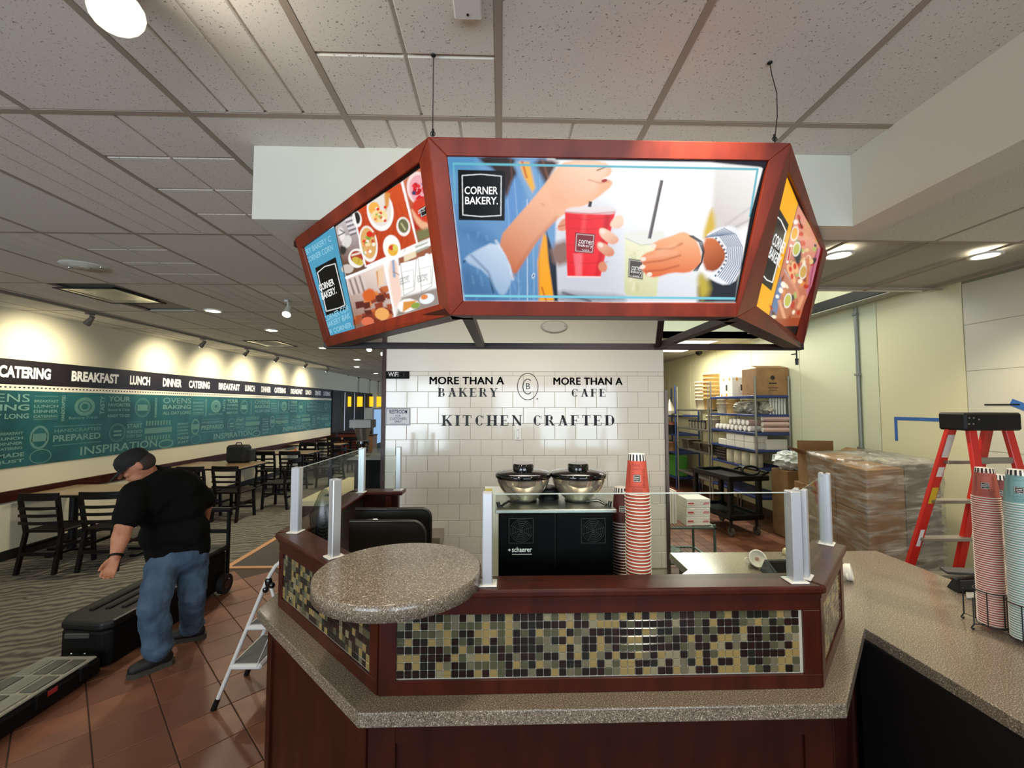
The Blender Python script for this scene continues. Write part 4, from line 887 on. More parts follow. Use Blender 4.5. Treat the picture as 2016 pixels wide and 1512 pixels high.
for s_t, x0, x1, y0, y1, bo in (('RESTROOM', 767, 802, 806.5, 814.5, .02), ('FOR', 779, 789.5, 816.5, 821, 0), ('CUSTOMERS', 768, 801, 822, 826.8, 0), ('ONLY', 777, 791, 827.5, 832, .01), ('thank you for your courtesy', 768, 798, 833, 834.6, 0)):
    p = wpos(x0, y1)-EY*.0065; q = wpos(x1, y0); put_text(m, s_t, p, EX, EZ, q[0]-p[0], q[2]-p[2], bo)
m.build('sign_lettering', inkb, t, W=True, kind='stuff')
a = wpos(758.5, 837.5); b_ = wpos(808.5, 803); m = MB()
for z in (a[2]+.006, b_[2]-.010): m.box(a[0]+.006, b_[0]-.006, YW-.0068, YW-.006, z, z+.004)
for x in (a[0]+.006, b_[0]-.010): m.box(x, x+.004, YW-.0068, YW-.006, a[2]+.006, b_[2]-.006)
m.build('blue_border', inkb, t, W=True)
# ================================================================ SERVING ISLAND
ZS = .846; ZC = 1.2
FL, FR, FY = -.413, 1.124, 1.525            # wood divider, front run
LL = (-1.089, 2.201); RR = (1.55, 1.951)
# worktop slab: one continuous stone surface
poly = [(-1.175, 2.157), (-.455, 1.437), (1.145, 1.437), (1.615, 1.907), (1.635, .75), (2.56, .75), (2.56, 2.90), (1.135, 2.90), (1.127, 2.60), (.70, 2.17), (-.13, 2.17), (-.58, 2.62), (-.58, 3.22), (-1.175, 3.22)]
slab = MB(); slab.prism(poly, ZS-.048, ZS)
top = tag(slab.build('stone_worktop', granite, bev=.004), 'continuous brown speckled stone worktop around the island and along the right side', 'worktop')
# rim board hanging under the edge, base cabinets
base = thing('island_base', 'dark mahogany panelled base of the serving island under the stone worktop', 'counter base', (.2, 1.55, 0))
def run(mb, a, b_, z0, z1, t, sgn=1):
    """upright board from a to b (outer face on the a-b line, thickness towards the inside)"""
    a = Vector((a[0], a[1], 0)); b_ = Vector((b_[0], b_[1], 0)); n = EZ.cross((b_-a).normalized())*t
    mb.hexa([a+EZ*z0, b_+EZ*z0, b_+n+EZ*z0, a+n+EZ*z0], [a+EZ*z1, b_+EZ*z1, b_+n+EZ*z1, a+n+EZ*z1]); return mb
bpts = [(-1.12, 3.2), (-1.12, 2.18), (-.435, 1.495), (1.13, 1.495), (1.585, 1.95)]
names = ['left_panel', 'angled_panel', 'front_panel', 'right_panel']
for a, b_, nm in zip(bpts[:-1], bpts[1:], names):
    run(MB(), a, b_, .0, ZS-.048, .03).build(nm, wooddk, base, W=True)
def stile(a, b_, u0, u1, z0, z1, t=.012):
    a = Vector(a+(0,)) if len(a) == 2 else a; b_ = Vector(b_+(0,)); d = (b_-a).normalized(); n = EZ.cross(d)
    p = a+d*u0-n*t; q = a+d*u1-n*t
    return run(MB(), (p[0], p[1]), (q[0], q[1]), z0, z1, t+.001)
for i, (u0, u1) in ((1, (0, .05)), (1, (.905, .965)), (2, (0, .09)), (2, (1.47, 1.565)), (3, (0, .07)), (3, (.57, .64))):
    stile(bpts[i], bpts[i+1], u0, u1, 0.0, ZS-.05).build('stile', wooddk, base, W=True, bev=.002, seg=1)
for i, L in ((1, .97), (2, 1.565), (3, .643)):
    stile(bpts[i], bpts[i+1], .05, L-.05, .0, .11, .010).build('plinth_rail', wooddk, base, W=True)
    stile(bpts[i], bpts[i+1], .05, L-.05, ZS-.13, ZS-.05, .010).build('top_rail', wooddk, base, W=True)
base2 = thing('side_counter_base', 'dark base of the long stone counter on the right with a black recess', 'counter base', (2.1, 1.8, 0))
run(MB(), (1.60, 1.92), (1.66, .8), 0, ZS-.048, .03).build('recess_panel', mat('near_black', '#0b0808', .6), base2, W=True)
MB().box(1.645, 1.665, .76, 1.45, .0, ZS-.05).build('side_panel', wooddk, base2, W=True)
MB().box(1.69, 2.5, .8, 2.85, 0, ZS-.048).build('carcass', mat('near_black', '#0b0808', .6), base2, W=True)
MB().box(1.18, 1.69, 2.35, 2.85, 0, ZS-.048).build('rear_carcass', wooddk, base2, W=True)
# divider wall standing on the slab: rails, cap and mosaic
div = thing('mosaic_divider', 'low mahogany divider wall with a glass mosaic inset standing on the island worktop', 'divider', (.35, 1.6, ZS))
dpts = [(LL[0]-.0, 3.25), LL, (FL, FY), (FR, FY), RR]
DT = .085; rng = random.Random(3)
def seg(a, b_):
    a = Vector((a[0], a[1], 0)); b_ = Vector((b_[0], b_[1], 0)); d = (b_-a).normalized(); return a, d, EZ.cross(d), (b_-a).length
def board(i, u0, u1, z0, z1, proud, nm, m_=wood, thick=DT, bev=.0015):
    a, d, n, L = seg(dpts[i], dpts[i+1]); p = a+d*u0-n*proud; q = a+d*(L+u1 if u1 <= 0 else u1)-n*proud
    return run(MB(), p, q, z0, z1, thick+proud).build(nm, m_, div, W=True, bev=bev, seg=1)
mcol = [mat('mosaic_'+k, c, .12, coat=.5) for k, c in (('black', '#14110f'), ('brown_black', '#201410'), ('green_black', '#161d18'), ('olive', '#4f5039'), ('khaki', '#6a6750'), ('tan', '#94804f'), ('sand', '#8b8466'))]
mp_ = .02655
mosaic_me = [MB().cbox(.0012, mp_-.0012, 0, .006, .0012, mp_-.0012, .0012).mesh('mosaic_tile', m) for m in mcol]
wts = [.26, .12, .10, .16, .12, .2, .04]
def mosaic(i, u0, u1, z0, z1, limit, rows, seed):
    a, d, n, L = seg(dpts[i], dpts[i+1]); ncol = int(round((u1-u0)/mp_)); ang = math.atan2(d[1], d[0]); R = random.Random(seed)
    run(MB(), a+d*u0-n*.0, a+d*u1-n*.0, z0, z1, .02).build('grout_bed', grout, div, W=True)
    T0 = div.location; stuff = MB(); cnt = 0
    for c in range(ncol):
        for r in range(rows):
            k = R.choices(range(7), wts)[0]; p = a+d*(u0+c*mp_)-n*.0045
            zz = z0+.004+r*mp_
            if cnt < limit:
                o = piece('mosaic_tile', mosaic_me[k], div, (p[0]-T0[0], p[1]-T0[1], zz-T0[2]), (0, 0, ang)); cnt += 1
            else:
                stuff.cbox(.0012, mp_-.0012, 0, .006, .0012, mp_-.0012, .0012, mi=k, T=Matrix.Translation((p[0], p[1], zz)) @ Matrix.Rotation(ang, 4, 'Z'))
    if stuff.v: stuff.build('small_mosaic_tiles', mcol, div, W=True, kind='stuff')
# mosaic inset height
zb = at(1200, 1331, y=FY)[2]; zt = zb+8*mp_+.006
mx0 = at(781, 1300, y=FY)[0]-FL; mx1 = at(1580, 1280, y=FY)[0]-FL
mosaic(2, mx0, mx1, zb, zt, 296, 8, 1)
a1 = .06; mosaic(1, .045, .905, zb, zt, 0, 8, 2); mosaic(3, .06, .53, zb, zt, 0, 8, 4)
L1 = seg(dpts[1], dpts[2])[3]; L3 = seg(dpts[3], dpts[4])[3]
for i, (ua, ub) in ((1, (.045, .905)), (2, (mx0, mx1)), (3, (.06, .53))):
    board(i, 0, 0, ZS, zb, .010, 'bottom_rail'); board(i, 0, 0, zt, ZC-.028, .010, 'top_rail')
    board(i, 0, ua, zb, zt, .010, 'stile'); board(i, ub, 0, zb, zt, .010, 'stile')
    a, d, n, L = seg(dpts[i], dpts[i+1]); run(MB(), a+d*.0+n*.021, a+d*L+n*.021, ZS, ZC-.028, DT-.021).build('backing', wood, div, W=True)
board(0, 0, 0, ZS, ZC-.028, .0, 'side_board', mat('brown_backsplash', '#2a2018', .4, var='#1d1712', vs=40))
m = MB(); run(m, (-1.06, 3.24), (-.76, 3.24), ZS, ZC-.028, .06); m.build('rear_board', wooddk, div, W=True)
m = MB(); run(m, (-.80, 3.17), (-.80, 3.31), ZS, ZC-.028, .03).build('end_post', wood, div, W=True)
# cap moulding with mitred corners
def offs(pts, k):
    out = []
    for i, p in enumerate(pts):
        ds = []
        if i > 0: ds.append(seg(pts[i-1], p)[2])
        if i < len(pts)-1: ds.append(seg(p, pts[i+1])[2])
        if len(ds) == 1: v = ds[0]*k
        else:
            b = (ds[0]+ds[1]).normalized(); v = b*(k/b.dot(ds[0]))
        out.append((p[0]+v[0], p[1]+v[1]))
    return out
for i in range(4):
    o1 = offs(dpts, -.028); o2 = offs(dpts, .105); m = MB()
    m.prism([o1[i], o1[i+1], o2[i+1], o2[i]], ZC-.028, ZC)
    m.build('cap_moulding', wood, div, W=True, bev=.008, seg=2)
m = MB().prism([(-1.11, 3.2), (-.72, 3.2), (-.72, 3.34), (-1.11, 3.34)], ZC-.028, ZC); m.build('cap_moulding', wood, div, W=True, bev=.008)
m = MB(); o1 = offs(dpts, .015); o2 = offs(dpts, -.014); 
for i in (1, 2, 3):
    m.prism([o2[i], o2[i+1], o1[i+1], o1[i]], ZC-.045, ZC-.026)
m.build('cap_cove', wood, div, W=True)
# round stone shelf
disc = MB().lathe([(.270, 0), (.2885, .002), (.2885, .048), (.284, .052)], 96, sm=False)
disc = disc.build('round_stone_shelf', granite); tag(disc, 'round brown speckled stone shelf top sitting on the left front corner of the divider', 'round shelf', loc=(-.357, 1.567, ZC+.0))
for p in disc.data.polygons: p.use_smooth = len(p.vertices) == 4
# ---------------------------------------------------------------- glass sneeze guards
ZG = 1.522
edge_highlight = mat('glass_edge_highlight', '#b9c4bc', .3)  # pale strip painting the highlight along the tops of the panes
def gpost(par, x, y, rz=0, cap=alu, z0=ZC):
    T = Matrix.Translation((x, y, 0)) @ Matrix.Rotation(rz, 4, 'Z'); m = MB()
    m.cbox(-.018, .018, -.022, -.004, z0, ZG, .003, T=T).cbox(-.018, .018, .004, .022, z0, ZG, .003, T=T).box(-.018, -.006, -.006, .006, z0, ZG-.004, T=T)
    m.build('post', alu, par, W=True); MB().cbox(-.034, .034, -.03, .03, z0, z0+.006, .002, T=T).build('foot_plate', white, par, W=True)
gf = thing('front_glass_guard', 'clear glass guard between two aluminium posts along the front of the island', 'glass guard', (.5, 1.56, ZC))
gpost(gf, -.045, 1.552); gpost(gf, 1.062, 1.548)
MB().box(-.04, 1.06, 1.549, 1.555, ZC+.01, ZG-.008).build('glass_pane', clear, gf, W=True)
MB().box(-.04, 1.06, 1.5485, 1.5555, ZG-.009, ZG-.006).build('glass_edge_highlight', edge_highlight, gf, W=True)
gr = thing('right_glass_guard', 'angled clear glass guard on the right end of the island', 'glass guard', (1.3, 1.75, ZC))
gpost(gr, 1.117, 1.585, radians(45)); gpost(gr, 1.492, 1.952, radians(45))
a, d, n, L = seg((1.117, 1.585), (1.492, 1.952)); run(MB(), a-n*.003, a+d*L-n*.003, ZC+.01, ZG-.008, .006).build('glass_pane', clear, gr, W=True)
gl = thing('left_glass_guard', 'long clear glass guard running back along the left side of the island', 'glass guard', (-1.03, 2.7, ZC))
gpost(gl, -1.022, 2.205, radians(80)); gpost(gl, -1.012, 3.19, radians(90))
run(MB(), (-1.019, 3.17), (-1.025, 2.22), ZC+.01, ZG-.008, .006).build('glass_pane', clear, gl, W=True); run(MB(), (-1.0185, 3.17), (-1.0245, 2.22), ZG-.010, ZG-.007, .007).build('glass_edge_highlight', edge_highlight, gl, W=True)
gb = thing('rear_glass_guard', 'short clear glass guard at the back left corner of the island', 'glass guard', (-.88, 3.26, ZC))
gpost(gb, -.762, 3.265); MB().box(-.99, -.77, 3.262, 3.268, ZC+.01, ZG-.008).build('glass_pane', clear, gb, W=True)
sp = thing('lone_guard_post', 'single aluminium guard post behind the round stone shelf', 'post', (-.695, 1.855, ZC)); gpost(sp, -.695, 1.845, radians(45))
# ---------------------------------------------------------------- coffee machine
mc = thing('coffee_machine', 'black bean-to-cup coffee machine seen from behind under two bean bowls', 'coffee machine', (.234, 1.96, ZS))
x0, x1, y0, y1, zt_ = -.015, .478, 1.80, 2.12, 1.40
MB().cbox(x0+.01, x1-.01, y0+.006, y1-.02, ZS+.02, zt_-.014, .004).build('body', mat('machine_black', '#060606', .5, spec=.3), mc, W=True)
MB().cbox(x0-.006, x1+.008, y0-.004, y1, zt_-.016, zt_, .003).build('steel_top', steel, mc, W=True)
for k, (a, e) in enumerate(((x0+.008, .226), (.232, x1-.008))):
    MB().cbox(a, e, y0-.001, y0+.008, ZS+.03, zt_-.018, .002).build('rear_panel', mat('machine_panel', '#040404', .4, spec=.08), mc, W=True)
for x in (x0+.03, x1-.05): MB().cyl((x, y0+.05, ZS), (x, y0+.05, ZS+.022), .018).cyl((x, y1-.06, ZS), (x, y1-.06, ZS+.022), .018).build('foot', black, mc, W=True)
grl = mat('grille_grey', '#2c2b29', .4)
for (px, py) in ((1026, 1045), (1168, 1045)):
    c = at(px, py, y=y0-.002); m = MB()
    for k in range(6):
        r = .008+k*.0075; m.tube([c+EX*r*cos(a)+EZ*r*sin(a) for a in [i*2*pi/28 for i in range(28)]], .0009, 4, closed=True)
    for a in range(4): m.cyl(c-(EX*cos(a*pi/4+.3)+EZ*sin(a*pi/4+.3))*.047, c+(EX*cos(a*pi/4+.3)+EZ*sin(a*pi/4+.3))*.047, .0008, n=4)
    for z_ in (-.05, .05): m.box(c[0]-.05, c[0]+.05, c[1]-.001, c[1]+.001, c[2]+z_-.001, c[2]+z_+.001); m.box(c[0]+z_-.001, c[0]+z_+.001, c[1]-.001, c[1]+.001, c[2]-.05, c[2]+.05)
    m.build('fan_grille', grl, mc, W=True)
m = MB(); p = at(1008, 1087, y=y0-.002); put_text(m, 'schaerer', p, EX, EZ, .082, .021, .01); m.build('maker_lettering', whiteink, mc, W=True, kind='stuff')
m = MB(); p = at(1003, 1083, y=y0-.003); m.box(p[0]-.005, p[0]+.005, p[1], p[1]+.001, p[2]-.0015, p[2]+.0015).box(p[0]-.0015, p[0]+.0015, p[1], p[1]+.001, p[2]-.005, p[2]+.005)
p = at(1008, 1091, y=y0-.002); m.box(p[0], p[0]+.082, p[1], p[1]+.001, p[2]-.002, p[2]); m.build('maker_mark', whiteink, mc, W=True)
m = MB()
for s_, xx in ((1, x0+.02), (-1, x1-.02)):
    m.tube([(xx, y0+.05, zt_+.004), (xx+s_*.03, y0+.07, zt_+.018), (xx+s_*.08, y0+.09, zt_+.014)], .006, 6)
    m.cyl((xx-s_*.01, y0+.05, zt_), (xx-s_*.015, y0+.05, zt_+.022), .008)
m.build('hopper_latch', blackg, mc, W=True)
cg = mat('smoked_glass_bowl', '#cfc6ae', .08, .75, var=[(.35, '#a79c84'), (.65, '#e4dcc6')], vs=6, coat=.6)
def bowl(px, lab, bx):
    yy = 1.965; xc = at(px, 985, y=yy)[0]
    t = thing('bean_hopper', lab, 'bean hopper', (xc, yy, zt_))
    MB().lathe([(.050, 0), (.056, .006), (.082, .030), (.106, .062), (.118, .090), (.120, .112)], 36).build('bowl', cg, t)
    MB().lathe([(.118, .106), (.126, .108), (.127, .124), (.120, .130), (.06, .140), (.05, .141)], 36).build('lid', blackg, t)
    MB().lathe([(.047, .141), (.048, .162), (.042, .168)], 28).build('knob', blackg, t)
    MB().lathe([(.062, 0), (.062, .004)], 28).build('collar', black, t)
bowl(1030, 'left glass bean hopper with a gloss black lid on the coffee machine', 0); bowl(1138.5, 'right glass bean hopper with a gloss black lid on the coffee machine', 1)
t = thing('ground_coffee_chute', 'black round container between the two bean hoppers', 'container', (at(1080, 970, y=2.03)[0], 2.03, zt_)); MB().lathe([(.05, 0), (.045, .02), (.06, .03), (.062, .045), (.03, .055)], 24).build('pot', black, t)
# ---------------------------------------------------------------- paper cups
def cup_mats(k, body): return [mat('cup_rim', '#ece7de', .5), mat('cup_body_'+k, body, .6), mat('cup_black', '#151212', .5), mat('cup_white', '#f1ece2', .5)]
def cup_parts(k, body, R=.045, h=.145):
    ms = cup_mats(k, body); rb = R*.68; n = 28
    rimb = MB(); rimb.tube([(R*cos(a), R*sin(a), .002) for a in [i*2*pi/n for i in range(n)]], .0021, 6, closed=True)
    body_ = MB(); body_.lathe([(R-.001, .002), (R-(R-rb)*.82, h*.84)], n, mi=0, caps=False)
    band_ = MB(); nb = 32
    z0, z1 = h*.84, h; ra, rc = R-(R-rb)*.82, rb
    for i in range(nb):
        a, e = 2*pi*i/nb, 2*pi*(i+1)/nb
        band_.add([(ra*cos(a), ra*sin(a), z0), (ra*cos(e), ra*sin(e), z0), (rc*cos(e), rc*sin(e), z1), (rc*cos(a), rc*sin(a), z1)], [(0, 1, 2, 3)], i % 2)
    band_.add([(rc*cos(2*pi*i/nb), rc*sin(2*pi*i/nb), z1) for i in range(nb)]+[((rc-.004)*cos(2*pi*i/nb), (rc-.004)*sin(2*pi*i/nb), z1) for i in range(nb)]+[((rc-.004)*cos(2*pi*i/nb), (rc-.004)*sin(2*pi*i/nb), z1-.005) for i in range(nb)], [(i, (i+1) % nb, nb+(i+1) % nb, nb+i) for i in range(nb)]+[(nb+i, nb+(i+1) % nb, 2*nb+(i+1) % nb, 2*nb+i) for i in range(nb)]+[tuple(range(2*nb, 3*nb))], 1)
    return rimb.mesh('rim', ms[0]), body_.mesh('sleeve', ms[1]), band_.mesh('striped_base', [ms[2], ms[3]])
def cup_logo(k, R, h, ang, dark='#141110'):
    m = MB(); rb = R*.68
    def P3(u, v, o=.0006):   # u around (m), v up (m) on the cone facing ang
        zc = h*.42+v; r = R-(R-rb)*zc/h+o; a = ang+u/r; return (r*cos(a), r*sin(a), zc)
    def quad(u0, u1, v0, v1, mi, o=.0006, n=6):
        for i in range(n):
            a, e = u0+(u1-u0)*i/n, u0+(u1-u0)*(i+1)/n; m.add([P3(a, v0, o), P3(e, v0, o), P3(e, v1, o), P3(a, v1, o)], [(0, 1, 2, 3)], mi)
    s_ = .0135
    quad(-s_, s_, -s_, s_, 0)
    for q in ((-s_*.9, s_*.9, s_*.82, s_*.9), (-s_*.9, s_*.9, -s_*.9, -s_*.82), (-s_*.9, -s_*.82, -s_*.9, s_*.9), (s_*.82, s_*.9, -s_*.9, s_*.9)): quad(*q, 1, .001)
    for w1_, v0_ in (('corner', .001), ('bakery', -.006)):
        v, f, a0, a1, b0, b1 = text_geo(w1_, .01)
        m.add([P3(-.009+(p[0]-a0)/(a1-a0)*.018, v0_+(p[1]-b0)/(b1-b0)*.005, .0012) for p in v], f, 1)
    v, f, a0, a1, b0, b1 = text_geo('CAFE', 0); m.add([P3(-.005+(p[0]-a0)/(a1-a0)*.010, -.0100+(p[1]-b0)/(b1-b0)*.0022, .0012) for p in v], f, 1)
    return m
def cup_print(R, h, ang, seed):
    m = MB(); rb = R*.68; rr = random.Random(seed)
    def P3(u, zc, o=.0004): r = R-(R-rb)*zc/h+o; a = ang+u/r; return (r*cos(a), r*sin(a), zc)
    for wd_, u0, u1, z0, z1, vert in (('OVENS', -.02, .012, .108, .119, 0), ('LUNCH', -.036, -.026, .03, .085, 1), ('FRESH', -.034, -.024, .088, .118, 1), ('FAVORITES', .022, .034, .03, .10, 1), ('INSPIRED', -.022, .02, .030, .036, 0), ('GOOD', -.02, .02, .012, .026, 0), ('DAILY', -.016, .016, .096, .103, 0)):
        v, f, a0, a1, b0, b1 = text_geo(wd_, 0)
        if vert: m.add([P3(u0+(b1-p[1])/(b1-b0)*(u1-u0), z0+(p[0]-a0)/(a1-a0)*(z1-z0)) for p in v], f)
        else: m.add([P3(u0+(p[0]-a0)/(a1-a0)*(u1-u0), z0+(p[1]-b0)/(b1-b0)*(z1-z0)) for p in v], f)
    return m
def cup_stack(x, y, zbase, ztop, pitch, body, k, place, R=.045, h=.145, grp='', ang=None, rot=0, prnt='#8c3a2c'):
    rim, sl, sb = cup_parts(k, body, R, h); n = int(round((ztop-h-zbase)/pitch))
    for i in range(n+1):
        topc = i == n; z = zbase+i*pitch
        t = thing('paper_cup', (place+', topmost') if topc else (place+', nested below the top one'), 'cup', (x+rot*math.sin(i*.35), y, z), 0, grp)
        piece('rim', rim, t); piece('sleeve', sl, t)
        if topc:
            piece('striped_base', sb, t)
            a = ang if ang is not None else math.atan2(-y, -x)
            cup_logo(k, R, h, a).build('black_badge', [mat('cup_black', '#151212', .5), mat('cup_white', '#f1ece2', .5)], t, kind='stuff')
            cup_print(R, h, a, 1).build('faint_print', mat('print_'+k, prnt, .6), t, kind='stuff')
xf = at(1257, 1100, y=1.69)[0]
cup_stack(xf, 1.69, ZS, at(1257, 891, y=1.69)[2], .0128, '#c4503c', 'red', 'upside-down red paper cup beside the coffee machine', R=.0475, h=.155, grp='cups stacked beside the coffee machine', rot=.0012)
xb = at(1226, 1100, y=1.90)[0]
cup_stack(xb, 1.90, ZS, at(1226, 957, y=1.90)[2], .0125, '#5a1f1c', 'maroon', 'maroon paper cup in the stack behind the red one', R=.047, h=.15, grp='cups in the stack behind', prnt='#3c1412')
rc = at(1950, 1228, z=.872); 
RK = .872
def rk(px, y): return at(px, 1200, y=y)[0]
xr_, yr_ = rk(1953, 1.885), 1.885
cup_stack(xr_, yr_, RK, at(1953, 919, y=yr_)[2], .0100, '#b05c50', 'brick', 'red paper cup in the wire rack', R=.046, h=.13, grp='red cups in the wire rack', prnt='#8c443c')
xt_, yt_ = rk(2020, 1.76), 1.76
cup_stack(xt_, yt_, RK, at(2022, 926, y=yt_)[2], .0100, '#7fa9a8', 'teal', 'teal paper cup in the wire rack', R=.048, h=.14, grp='teal cups in the wire rack', prnt='#5f8c8c')
xq, yq = rk(1986, 1.98)+.01, 2.00
cup_stack(xq, yq, RK, at(1984, 934, y=yq)[2], .0100, '#7c3a34', 'plum', 'dark red paper cup at the back of the wire rack', R=.045, h=.14, grp='hindmost cups in the wire rack', prnt='#502420')
t = thing('wire_cup_rack', 'black wire rack with curled feet holding the cup stacks at the right edge', 'rack', (xr_, yr_, ZS)); m = MB()
cs = [(xr_, yr_), (xt_, yt_), (xq, yq)]
for (cx, cy) in cs:
    for zz, r in ((RK-.006, .050), (RK+.14, .056)):
        m.tube([(cx+r*cos(a), cy+r*sin(a), zz) for a in [i*2*pi/20 for i in range(20)]], .0022, 6, closed=True)
    for a in (pi*1.15, pi*1.45, 0.2, pi*.6):
        m.cyl((cx+.056*cos(a), cy+.056*sin(a), RK-.006), (cx+.056*cos(a), cy+.056*sin(a), RK+.14), .0022, n=6)
    m.cyl((cx-.05, cy, RK-.006), (cx+.05, cy, RK-.006), .002, n=6).cyl((cx, cy-.05, RK-.006), (cx, cy+.05, RK-.006), .002, n=6)
m.build('wire_basket', blackm, t, W=True)
for (fx, fy) in ((xr_-.085, yr_+.0), (xr_+.02, yr_-.075), (xr_+.07, yt_-.06), (xr_-.02, yr_+.10)):
    m = MB(); m.tube([(fx, fy, RK+.11), (fx, fy, RK-.004), (fx-.012, fy-.004, RK-.010), (fx-.02, fy-.006, RK-.018), (fx-.012, fy-.004, ZS+.003), (fx, fy, ZS+.004)], .003, 6)
    m.tube([(fx, fy, RK-.004), (xr_, yr_, RK-.004)], .0022, 6); m.build('curled_foot', blackm, t, W=True)
# ================================================================ ON AND BEHIND THE ISLAND
def slabpt(px, py, z=ZS): return at(px, py, z=z)
# curved dark splash guards of the sink station
dk = mat('dark_steel', '#4a4843', .32, .85)
for (px0, px1, pt, Y, lab, r) in ((700, 848, 1002, 2.62, 'rear dark rounded metal splash guard behind the round stone shelf', .05), (688, 836, 1026, 2.42, 'front dark rounded metal splash guard behind the round stone shelf', .07)):
    x0 = at(px0, pt, y=Y)[0]; x1 = at(px1, pt, y=Y)[0]; zt_ = at(px1-30, pt, y=Y)[2]
    x1 = min(x1, x1); t = thing('splash_guard', lab, 'splash guard', ((x0+x1)/2, Y, .60))
    out = [(x0, .60), (x1, .60)]+[(x1-r+r*cos(a), zt_-r+r*sin(a)) for a in [i*pi/12 for i in range(7)]]+[(x0, zt_)]
    m = MB(); T = Matrix.Translation((0, Y, 0)) @ Matrix.Rotation(pi/2, 4, 'X')
    m.prism(out, -.006, .006, T=T); m.build('panel', dk, t, W=True, bev=.003)
    rim = MB(); rim.tube([(p[0], Y, p[1]) for p in out[1:]], .010, 8); rim.build('rolled_edge', dk, t, W=True)
t = thing('prep_station', 'low dark stainless sink station inside the island', 'sink station', (-.3, 2.75, 0))
MB().cbox(-.57, -.30, 2.30, 3.1, 0, .60, .005).cbox(-.30, .02, 2.45, 3.1, 0, .60, .005).build('cabinet', mat('dark_cabinet', '#1a1917', .4), t, W=True)
MB().cbox(-.57, .02, 2.35, 3.1, .60, .615, .004).build('work_surface', dk, t, W=True)
p = at(728, 1025, y=2.5); m = MB()
m.tube([(p[0]-.04, 2.5, p[2]-.02), (p[0]-.02, 2.5, p[2]), (p[0]+.03, 2.52, p[2]), (p[0]+.06, 2.54, p[2]-.02)], .007, 8)
m.cyl((p[0]+.06, 2.54, .615), (p[0]+.06, 2.54, p[2]-.02), .010); m.cyl((p[0]-.04, 2.5, .615), (p[0]-.04, 2.5, p[2]-.02), .006)
tag(m.build('small_faucet', chrome), 'small chrome curved tap at the dark splash guards', 'faucet')
t = thing('inner_wall_ledge', 'low brown stone ledge on the tiled wall behind the splash guards', 'ledge', (-.55, 4.0, 0))
a = at(848, 1052, y=3.9); b_ = at(869, 1072, y=3.9); MB().cbox(-1.05, b_[0], 3.8, 4.098, a[2]-.09, a[2], .004).build('ledge_top', granite, t, W=True); MB().box(-1.04, b_[0]-.02, 3.85, 4.098, 0, a[2]-.09).build('ledge_base', wooddk, t, W=True)
# clear plastic bag with a dark coil on the left ledge inside
bag = thing('plastic_bag', 'cloudy plastic bag holding a dark coil, hung inside the left glass guard', 'bag', (-.93, 2.32, ZC-.1))
m = MB(); R_ = random.Random(4); prof = [(0, .02), (.04, .045), (.10, .06), (.17, .062), (.23, .05), (.28, .03), (.31, .012)]
n = 22; rings = []
for z, r in prof: rings.append([(r*(1+.12*sin(3*2*pi*k/n+z*30)+R_.uniform(-.05, .05))*cos(2*pi*k/n)*1.1, r*.6*sin(2*pi*k/n), z-.02+(k/n)*.0) for k in range(n)])
vs = [v for r in rings for v in r]; m.add(vs, [(j*n+k, j*n+(k+1) % n, (j+1)*n+(k+1) % n, (j+1)*n+k) for j in range(len(prof)-1) for k in range(n)]+[tuple(range(n-1, -1, -1))], 0, True)
pl = glass('cloudy_plastic', (.62, .66, .64), .16, .25); m.build('film', pl, bag)
m = MB()
for k in range(4): m.tube([(.035*cos(a), .012*sin(a)*1+.0*k, .07+.035*sin(a)+k*.018) for a in [i*2*pi/16 for i in range(16)]], .009, 6, closed=True)
m.build('dark_coil', mat('dark_grey_rubber', '#2a2d2e', .6), bag)
# card with yellow edge beside the machine
t = thing('menu_card', 'small white card with yellow border leaning behind the machine', 'card', at(985, 985, y=2.13)); t.location.z = ZS; p = at(955, 968, y=2.13)-wl(t); q = at(1012, 956, y=2.13)-wl(t)
MB().box(p[0], q[0]-.0, -.002, .002, 0, q[2]-.01+.006).build('card_sheet', mat('card_white', '#f0ecd8', .5), t); MB().box(p[0], p[0]+.035, -.004, -.002, .3, q[2]-.014).build('yellow_edge', mat('card_yellow', '#d8c24a', .5), t)
# detached white lamp heads on the right counter
def loose_lamp(px, py, lab, yaw, tilt, r=.052):
    p = slabpt(px, py); t = thing('loose_lamp_head', lab, 'lamp head', (p[0], p[1], ZS), yaw)
    T = Matrix.Translation((0, 0, r*1.0)) @ Matrix.Rotation(tilt, 4, 'X')
    wm = mat('ivory_plastic', '#ece7d6', .4)
    MB().lathe([(.024, -.075), (.030, -.05), (.032, -.02), (.046, 0), (r, .012), (r, .022), (r-.008, .024), (r-.010, .012), (.012, .006)], 28, T=T).build('lamp_shell', wm, t)
    MB().cyl((0, 0, -.004), (0, 0, .014), .012, .010, 16, T=T).build('lamp_center', mat('bronze_dot', '#a5806c', .4), t)
    m = MB(); m.tube([(-r-.004+.014*cos(a), .0, .01+.014*sin(a)) for a in [i*2*pi/12 for i in range(12)]], .004, 6, T=T @ Matrix.Rotation(pi/2, 4, 'X'), closed=True)
    m.build('bracket_ring', wm, t); MB().cyl((0, .02, -.075), (0, .02, -.045), .022, .026, 14, T=T).build('stem_joint', mat('cream_joint', '#d8c99a', .5), t)
loose_lamp(1490, 1118, 'white round lamp head lying on the counter, the one beside the black terminal', radians(-8), radians(62))
loose_lamp(1668, 1142, 'white lamp head lying on its side right of the island divider', radians(50), radians(80), .045)
t = thing('card_terminal', 'low black sloping terminal lying behind the corner guard posts', 'terminal', slabpt(1540, 1135)); m = MB()
